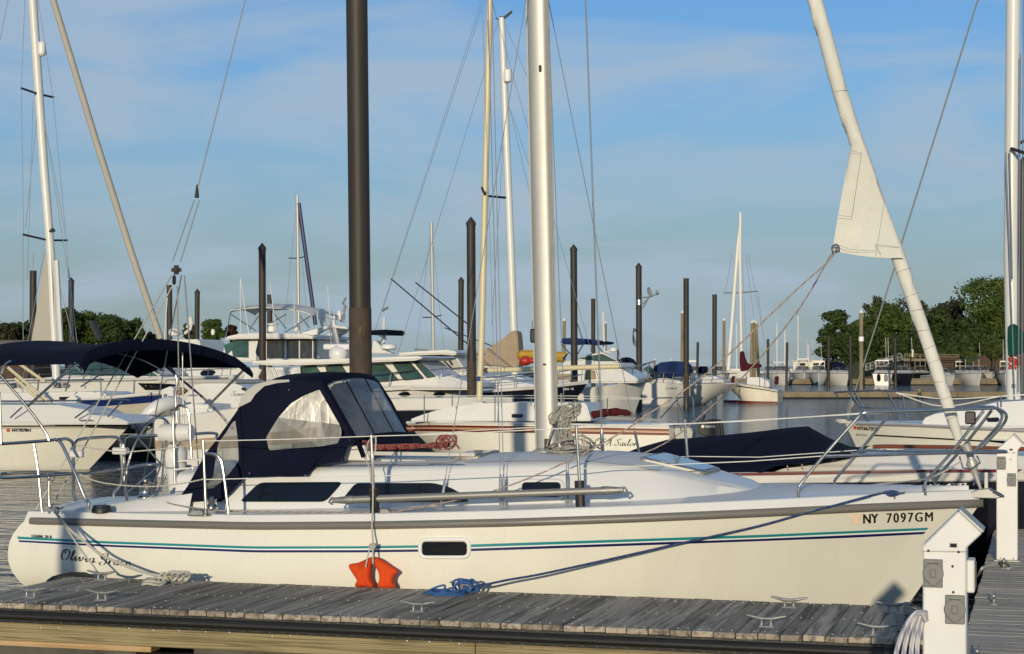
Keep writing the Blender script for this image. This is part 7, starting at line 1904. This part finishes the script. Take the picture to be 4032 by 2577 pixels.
# ------------------------------------------------------------------ boats berthed far across, bows or sterns to us
def far_boat(label, x0, x1, Y, hullm=None, botm=None, canvas=None, top='glass', stern=False, h=1.25, zm=A5, name='motorboat', roof=None, roofz=2.35, length=7.5, aer=()):
    xa = (zm(x0, 0)[0] - HX) / FPX * Y; xb_ = (zm(x1, 0)[0] - HX) / FPX * Y
    B = (xb_ - xa) / 2; X = (xa + xb_) / 2
    t = thing(name, label, 'motorboat', w2l(X, Y, 0), 'boats berthed far across the basin', rz=ANG + R(random.uniform(-16, 16)))
    hm = hullm or m_whiteb
    def hw(q): return B * (1 - (1 - min(q / .5, 1)) ** 2.0) if not stern else B * (.93 if q < .1 else (1 if q < .6 else max(.06, 1 - ((q - .6) / .4) ** 2)))
    rows = []
    for k in range(15):
        q = k / 14; w_ = max(hw(q), .04); z = h * (1 + (.12 * (1 - q) if not stern else .12 * q)); y = q * length
        ov = .6 * (1 - min(q / .3, 1)) if not stern else 0
        rows.append([(-w_, y, z), (-w_ * (.97 if stern else .92), y + ov * .2, z * .75), (-w_ * (.84 if stern else .70), y + ov * .7, z * .3), (-w_ * (.75 if stern else .45), y + ov, -.1), (w_ * (.75 if stern else .45), y + ov, -.1), (w_ * (.84 if stern else .70), y + ov * .7, z * .3), (w_ * (.97 if stern else .92), y + ov * .2, z * .75), (w_, y, z)])
    hl = MB(); hl.grid([r[:] for r in rows]); hl.face(rows[0]); hl.face(rows[-1][::-1]); hl.build('hull', hm, t, own=True, smooth=45)
    if botm:
        bb = MB()
        for sd in (1, -1): bb.grid([[(sd * abs(r[2][0]) * 1.01, r[2][1] - .03, r[2][2] * 1.15), (sd * abs(r[3][0]) * 1.02 + (.0), r[3][1] - .03, -.1)] for r in rows])
        bb.build('bottom_paint_and_shade', botm, t, own=True)
    MB().grid([[(r[0][0], r[0][1], r[0][2]), (r[0][0] * .9, r[0][1], r[0][2] + .04), (0, r[0][1], r[0][2] + .12), (r[7][0] * .9, r[7][1], r[7][2] + .04), (r[7][0], r[7][1], r[7][2])] for r in rows]).build('deck', m_whiteb, t, own=True)
    rr_ = []
    for r in rows: rr_.append((r[0][0] * 1.005, r[0][1], r[0][2] * .94))
    MB().tube(rr_ + [(-p[0], p[1], p[2]) for p in rr_[::-1]] if not stern else rr_, .03, 5).build('rub_rail', m_gplast, t, own=True)
    y0 = length * (.36 if not stern else .2); w_ = B * .82
    if top in ('glass', 'hard', 'canvas'):
        cb_ = MB().hexa([(-w_, y0 - .9, h), (w_, y0 - .9, h), (w_, y0 + 2.6, h), (-w_, y0 + 2.6, h)], [(-w_ * .86, y0 - .1, h + .42), (w_ * .86, y0 - .1, h + .42), (w_ * .86, y0 + 2.4, h + .42), (-w_ * .86, y0 + 2.4, h + .42)]).build('cabin', m_whiteb, t, own=True, bevel=.08, segs=2)
        gl = MB().hexa([(-w_ * .84, y0 - .05, h + .42), (w_ * .84, y0 - .05, h + .42), (w_ * .84, y0 + 1.6, h + .42), (-w_ * .84, y0 + 1.6, h + .42)], [(-w_ * .72, y0 + .45, h + .88), (w_ * .72, y0 + .45, h + .88), (w_ * .72, y0 + 1.6, h + .88), (-w_ * .72, y0 + 1.6, h + .88)]).build('windscreen', m_vdark, t, own=True)
        MB().tube([(-w_ * .84, y0 - .05, h + .42), (-w_ * .72, y0 + .44, h + .89), (w_ * .72, y0 + .44, h + .89), (w_ * .84, y0 - .05, h + .42)], .028, 5).build('window_frame', m_alu, gl, own=True)
        MB().tube([(0, y0 - .06, h + .42), (0, y0 + .43, h + .89)], .022, 5).build('window_pillar', m_alu, gl, own=True)
    if top == 'hard' or roof:
        m_ = roof or m_whiteb
        MB().box(-w_ * .82, w_ * .82, y0 + .1, y0 + 2.5, roofz, roofz + .12).build('hardtop', m_, t, own=True, bevel=.05, segs=2)
        for sx_ in (-1, 1):
            for yy in (y0 + .3, y0 + 2.3): MB().tube([(sx_ * w_ * .72, yy, h + .4), (sx_ * w_ * .74, yy, roofz)], .04, 5).build('hardtop_leg', m_alu, t, own=True)
    if canvas:
        rw = []
        for k in range(6):
            f = k / 5; rw.append([(w_ * .86 * math.cos(a), y0 + .2 + 2.4 * f, h + .42 + (.78 + .22 * math.sin(math.pi * f)) * math.sin(a) ** .7) for a in [math.pi * j / 8 for j in range(9)]])
        MB().grid(rw).build('canvas_top', canvas, t, own=True); MB().face(rw[0]).build('canvas_front', canvas, t, own=True)
    if not stern:
        P = [(-B * .75, length * .34, h + .6), (-B * .62, length * .18, h * 1.1 + .6), (-.15, .1, h * 1.12 + .62), (.15, .1, h * 1.12 + .62), (B * .62, length * .18, h * 1.1 + .6), (B * .75, length * .34, h + .6)]
        MB().tube(smooth_path(P, 3), .025, 5).build('bow_rail', m_steel, t, own=True)
        for p in P: MB().tube([p, (p[0] * 1.02, p[1] + .05, h)], .018, 4).build('rail_post', m_steel, t, own=True)
    else:
        for sx_ in (-.35, .35): MB().box(sx_ * B - .2, sx_ * B + .2, -.55, -.05, .45, 1.25).build('outboard', m_canvas if sx_ < 0 else m_dhull, t, own=True, bevel=.1, segs=2)
    for ax_ in aer: MB().tube([(ax_ * B, y0 + 1.5, roofz), (ax_ * B * 1.1, y0 + 1.8, roofz + 2.6)], .025, 4).build('aerial', m_plast, t, own=True)
    return t
far_boat('white hardtop boat bow-on, leftmost of the far row', 1440 - 0, 1665, 204, top='hard', zm=A4, roofz=2.5)
far_boat('white boat with arch and dark windscreen behind the leftmost pair', 215, 385, 213, top='glass', canvas=None, roof=m_whiteb, roofz=2.9, aer=(.5,))
far_boat('white centre console with bright blue bottom paint', 338, 504, 203, botm=M('teal_bottom', (.004, .09, .16), .5), top='hard', roofz=2.6, h=1.3, aer=(-.6,))
far_boat('dark hulled boat half hidden behind the blue bottomed one', 475, 600, 214, hullm=m_dhull, top='glass', canvas=m_canvas, aer=(-.5,))
far_boat('white cruiser with rounded navy canvas top', 580, 778, 203, top='glass', canvas=m_canvas)
far_boat('white boat with two dark outboards seen stern-on near the gangway', 885, 1060, 205, stern=True, top='hard', roofz=2.7)
far_boat('white hardtop cruiser between the stern-on boat and navy boat', 1040, 1175, 214, top='hard', roofz=2.9, aer=(.2, .5))
far_boat('navy hulled ski boat with white deck behind the forestay', 1135, 1335, 203, hullm=m_dhull, top='canvas', canvas=None, roof=m_canvas, roofz=2.5)
far_boat('dark boat with white arch left of the big furled sail', 1310, 1460, 212, hullm=m_dhull, roof=m_whiteb, roofz=2.9, aer=(-.4,))
far_boat('small white boat with blue tinted deck right of the furled sail', 1528, 1662, 203, h=1.0, top='glass')
far_boat('dark hulled cruiser with white cabin right of the furled sail', 1570, 1730, 212, hullm=m_dhull, top='hard', roofz=2.6)
far_boat('white cruiser under a green sun top near the right edge', 1726, 1926, 203, top='glass', roof=m_greenc, roofz=2.95)
far_boat('white boat partly behind the green topped cruiser', 1895, 2000, 214, top='glass', aer=(.3,))
far_boat('white open boat beside the mast at the right edge', 1968, 2110, 203, top='hard', roofz=2.6, aer=(-.2,))
far_boat('small white boat just right of the maroon covered mast', 1330, 1450, 214, zm=A4, top='glass')
far_boat('white cruiser beyond the flared bow boat', 560, 800, 190, zm=A4, top='hard', roofz=2.6)
far_boat('low white boat beyond the cluster of timber piles', 880, 1080, 190, zm=A4, top='glass')
far_boat('white sport boat with dark folded top behind the dish pile', 20, 290, 150, zm=A4, top='glass', canvas=m_canvas, h=1.5)
# thin white masts and a lattice tower in the far anchorage
for k, (x, y0, Y, lab) in enumerate(((1450, 603, 300, 'tall thin white mast beyond the leftmost far boat'), (1518, 668, 310, 'second thin mast beyond the leftmost far boat'), (1632, 535, 320, 'tallest thin mast left of the pine tree'), (1720, 790, 320, 'short faint mast just left of the pine tree'), (1100, 600, 330, 'faint thin mast behind the pile cluster'))):
    b_ = atY(*A4(x, 965), Y); b_ = (b_[0], b_[1], 0)
    t = thing('distant_sailboat', lab, 'sailboat', b_, 'sailboats with bare masts in the distance')
    MB().tube([Vector(b_) + Vector((0, 0, 1)), atY(*A4(x, y0), Y)], .12, 6).build('mast', m_mastw, t)
    rows = []
    for j in range(9):
        u_ = j / 8; w_ = max(1.5 * math.sin(math.pi * min(u_ * .9 + .1, 1)), .05)
        rows.append([(b_[0] - 4.5 + 9 * u_, b_[1] - w_, 1.2), (b_[0] - 4.5 + 9 * u_, b_[1] - w_ * .7, 0), (b_[0] - 4.5 + 9 * u_, b_[1] + w_ * .7, 0), (b_[0] - 4.5 + 9 * u_, b_[1] + w_, 1.2)])
    MB().loft(rows).build('hull', m_whiteb, t)
    MB().box(b_[0] - 2, b_[0] + 1.5, b_[1] - .8, b_[1] + .8, 1.2, 1.65).build('cabin', m_whiteb, t, bevel=.15)

# ------------------------------------------------------------------ shore and trees
m_bank = M('grassy_bank', (0.060, 0.060, 0.030), 0.95, var=.4, vs=.4, c2=(0.10, 0.085, 0.06), c2t=(.5, .7), c2s=.3, bump=.6, bs=1.5)
m_wallw = M('brown_timber_wall', (0.075, 0.045, 0.028), .85, var=.3, vs=1.5, st=(2, 2, .2))
def bank(name, px0, px1, Y0, depth, ztop, kind='structure'):
    rows = []
    N = 50
    prof = [(-1, -1.0), (0, .15), (2.5, ztop * .55), (5, ztop), (depth * .5, ztop * 1.15), (depth, ztop * 1.1)]
    for i in range(N + 1):
        f = i / N; px = px0 + (px1 - px0) * f; e = min(1, f / .10, (1 - f) / .03 + .02)
        rows.append([w2l((px - HX) / FPX * (Y0 + y * (1 if y > 0 else 1)) , Y0 + y + 1.2 * math.sin(i * 1.7), z * (e if z > 0 else 1) * (1 + .12 * math.sin(i * 2.3 + y))) for y, z in prof])
    return tag(MB().grid(rows).build(name, m_bank, smooth=60), kind=kind)
bank('right_shore', 3150, 4800, 214, 160, 2.4)
bank('left_shore', -900, 1010, 262, 160, 1.3)
t = thing('retaining_wall', 'brown timber retaining wall below the trees at right', 'wall', atY(*A5(1750, 990), 217.5))
for k in range(27):
    x = 1420 + k * 28
    a = atY(*A5(x, 995), 217.5); b = atY(*A5(x + 26, 880), 217.5)
    MB().box(a[0], a[0] + .37, a[1] - .1, a[1] + .1, .2, b[2] + .08 * math.sin(k * 2.1)).build('plank', m_wallw, t)
t = thing('shore_house', 'low beige boathouse on the far point left of the pine', 'building', atY(*A4(1700, 965), 330))
a, b = atY(*A4(1590, 968), 330), atY(*A4(1890, 932), 330)
MB().box(a[0], b[0], a[1], a[1] + 6, 0, b[2]).build('wall', m_beige, t)
MB().box(a[0] - .3, b[0] + .3, a[1] - .3, a[1] + 6.3, b[2] + .01, b[2] + .25).build('roof', m_greyc, t)
for k in range(5): MB().box(a[0] + 1.2 + 2.4 * k, a[0] + 2.2 + 2.4 * k, a[1] - .04, a[1] - .005, b[2] - .9, b[2] - .3).build('window', m_glass, t)
t = thing('shore_house', 'low brown roofed shed under the trees at far left', 'building', atY(*A1(100, 810), 255))
a, b = atY(*A1(-80, 830), 255), atY(*A1(300, 765), 255)
MB().box(a[0], b[0], a[1], a[1] + 6, 0, b[2] - .6).build('wall', m_wallw, t)
MB().prism([(a[0] - .4, a[1] - .6, b[2] - .6), (a[0] - .4, a[1] + 3, b[2] + .3), (a[0] - .4, a[1] + 6.6, b[2] - .6)], (b[0] - a[0] + .8, 0, 0)).build('roof', m_tan, t)
def leafmat(name, c, c2):
    m, n, l, p = newmat(name)
    tc = n.new('ShaderNodeTexCoord'); no = n.new('ShaderNodeTexNoise'); no.inputs['Scale'].default_value = .55; no.inputs['Detail'].default_value = 5
    l.new(tc.outputs['Object'], no.inputs['Vector'])
    cr = n.new('ShaderNodeValToRGB'); cr.color_ramp.elements[0].position = .35; cr.color_ramp.elements[0].color = (*c2, 1); cr.color_ramp.elements[1].position = .65; cr.color_ramp.elements[1].color = (*c, 1)
    l.new(no.outputs['Fac'], cr.inputs[0]); l.new(cr.outputs[0], p.inputs['Base Color']); p.inputs['Roughness'].default_value = .6; p.inputs['Specular IOR Level'].default_value = .25
    tr = n.new('ShaderNodeBsdfTranslucent'); l.new(cr.outputs[0], tr.inputs['Color'])
    mx = n.new('ShaderNodeMixShader'); mx.inputs[0].default_value = .25
    l.new(p.outputs[0], mx.inputs[1]); l.new(tr.outputs[0], mx.inputs[2]); l.new(mx.outputs[0], n['Material Output'].inputs['Surface'])
    return m
lf = [leafmat('leaf_mid', (.105, .145, .030), (.055, .088, .020)), leafmat('leaf_dark', (.064, .096, .023), (.033, .056, .015)), leafmat('leaf_light', (.10, .13, .030), (.06, .085, .022)), leafmat('leaf_dull', (.075, .075, .035), (.045, .05, .022)), leafmat('leaf_russet', (.07, .035, .022), (.04, .022, .014))]
m_bark = M('bark', (.06, .045, .032), .9, var=.3, vs=3, st=(3, 3, .4))
def tree(label, zm, xc, half, top, bot, Y, mi, n=3600, sparse=0.0, base=2.0, conifer=False, seed=0, name='tree', leaf=.40, group='trees on the shore'):
    rn_ = random.Random(seed * 77 + 5)
    c_t = Vector(atY(*zm(xc, top), Y)); c_b = Vector(atY(*zm(xc, bot), Y)); H_ = c_t.z - c_b.z
    W = half / 2.199 * Y / FPX
    g0 = Vector((c_b.x, c_b.y, base))
    t = thing(name, label, 'tree', tuple(g0), group)
    # lobes: many unequal clumps through the crown
    lobes = []
    nl = 46 if not conifer else 40
    for k in range(nl):
        if conifer:
            f = rn_.random() ** .8; a = rn_.random() * 6.28; rad_ = W * (1.02 - f * .72) * rn_.uniform(.35, .95)
            lobes.append((Vector((rad_ * math.cos(a), rad_ * math.sin(a), c_b.z + H_ * (.04 + .9 * f))), W * rn_.uniform(.24, .40), .5))
        else:
            f = rn_.uniform(.08, .9); a = rn_.random() * 6.28; env = math.sin(math.pi * (.12 + .76 * f)) ** .6
            rad_ = W * env * rn_.uniform(.2, .82)
            lobes.append((Vector((rad_ * math.cos(a), rad_ * math.sin(a), c_b.z + H_ * f)), W * rn_.uniform(.24, .42), rn_.uniform(.65, .9)))
    vs, fs = [], []
    per = int(n * 1.7) // nl
    for c, r, fl in lobes:
        r = min(r, H_ * .3)
        for _ in range(int(per * (1 - sparse))):
            d_ = Vector((rn_.gauss(0, 1), rn_.gauss(0, 1), rn_.gauss(0, 1))).normalized()
            rr_ = r * (rn_.uniform(.55, 1.0) if rn_.random() < .8 else rn_.uniform(.9, 1.25))
            p = c + Vector((d_.x * rr_, d_.y * rr_, d_.z * rr_ * fl)) + Vector((g0.x, g0.y, 0))
            nrm = (d_ + Vector((rn_.gauss(0, .6), rn_.gauss(0, .6), rn_.gauss(0, .6) + .25))).normalized()
            e1 = nrm.orthogonal().normalized(); e1 = (Matrix.Rotation(rn_.random() * 6.28, 3, nrm) @ e1); e2 = nrm.cross(e1)
            s_ = leaf * 1.35 * rn_.uniform(.5, 1.15); i = len(vs)
            vs += [tuple(p - e1 * s_ * .5), tuple(p + e2 * s_ * .28), tuple(p + e1 * s_ * .5 + nrm * s_ * .12), tuple(p - e2 * s_ * .28)]
            fs.append((i, i + 1, i + 2, i + 3))
    me = bpy.data.meshes.new('crown'); me.from_pydata([tuple(Vector(p) - g0) for p in vs], [], fs); me.materials.append(lf[mi])
    o = bpy.data.objects.new('crown', me); col.objects.link(o); o.parent = t; BASE[o] = BASE[t]
    tk = MB(); tz = c_b.z + H_ * .55
    tk.tube([g0 + Vector((0, 0, -1)), g0.lerp(Vector((g0.x, g0.y, tz)), .5) + Vector((.15, .1, 0)), Vector((g0.x + .1, g0.y, tz)), Vector((g0.x, g0.y, c_t.z - H_ * .12))], [W * .07 + .12, W * .05 + .09, W * .03 + .05, .03], 8)
    for c, r, fl in lobes[:14]:
        tk.tube([Vector((g0.x, g0.y, mid(base + .5, tz, rn_.uniform(.3, 1)))), c * .6 + Vector((g0.x * 1, g0.y * 1, c.z * .4 - .2)), c + Vector((g0.x, g0.y, 0))], [.10, .06, .025], 5)
    tk.build('trunk', m_bark, t)
    return t
# right bank
tree('dark wind-swept pine at the tip of the right shore', A5, 560, 190, 480, 960, 226, 1, 4200, .1, conifer=True, seed=1, leaf=.38)
tree('slender airy tree poking above the canopy beside the pine', A5, 905, 105, 335, 800, 236, 3, 1900, .25, seed=2, leaf=.36)
tree('leafy tree filling between the pine and the labelled pile', A5, 720, 130, 560, 970, 227, 0, 3600, 0, seed=15)
tree('broad green tree right of the labelled pile', A5, 1010, 250, 430, 960, 228, 0, 5200, 0, seed=3)
tree('pale budding tree on the skyline behind the furled sail', A5, 1250, 190, 385, 880, 250, 3, 3000, .1, seed=4)
tree('dark green tree behind the furled sail', A5, 1400, 230, 440, 960, 232, 1, 4600, 0, seed=5)
tree('dull olive tree left of the tallest tree', A5, 1560, 180, 375, 900, 244, 3, 3400, 0, seed=6)
tree('tallest dense green tree near the right edge', A5, 1900, 290, 180, 960, 230, 0, 7000, 0, seed=7)
tree('dense tree leaving the frame at the right', A5, 2260, 280, 230, 960, 236, 1, 5000, 0, seed=8)
tree('dark tree filling the gap below the skyline trees', A5, 1640, 190, 560, 980, 226, 1, 4200, 0, seed=9)
tree('low dark tree at the water behind the pine', A5, 800, 170, 620, 985, 224, 1, 3400, 0, seed=10)
tree('small bright green bush before the retaining wall', A5, 1720, 62, 800, 950, 214, 2, 1700, 0, base=2.0, seed=11, name='bush', leaf=.3)
tree('feathery light green shrub above the retaining wall', A5, 1930, 90, 735, 900, 216, 2, 1500, .2, base=2.6, seed=12, name='bush', leaf=.3)
tree('dark undergrowth clump above the gangway', A5, 1180, 170, 700, 930, 222, 1, 3000, 0, base=2.4, seed=13, name='bush')
tree('dark undergrowth clump left of the bright bush', A5, 1480, 150, 720, 930, 220, 1, 2600, 0, base=2.4, seed=14, name='bush')
# left bank
tree('low scrub tree at the far left edge', A1, 40, 130, 605, 800, 268, 3, 2200, .05, base=1, seed=21)
tree('dull tree behind the hanging sail', A1, 190, 120, 590, 800, 272, 1, 2200, 0, base=1, seed=22)
tree('tall dark tree right of the left mast', A1, 570, 130, 465, 790, 266, 1, 3000, 0, base=1, seed=23)
tree('round dark tree in the middle of the left grove', A1, 760, 150, 500, 790, 270, 0, 3400, 0, base=1, seed=24)
tree('broad dark tree at the right of the left grove', A1, 960, 170, 535, 790, 268, 1, 3600, 0, base=1, seed=25)
tree('last tree of the left grove by the furled headsail', A1, 1150, 120, 570, 790, 272, 0, 2600, 0, base=1, seed=26)
tree('light low tree behind the backstay tackle', A1, 1280, 70, 680, 790, 276, 3, 1200, .1, base=1, seed=27)
tree('round green tree right of the short pointed pile', A1, 1840, 110, 570, 760, 270, 0, 2400, 0, base=1, seed=28)
tree('small russet tree beside the flybridge yacht', A1, 2000, 65, 620, 760, 274, 4, 1300, 0, base=1, seed=29)
tree('faint bush behind the radar dome', A1, 1640, 60, 605, 760, 280, 3, 900, .2, base=1, seed=30)
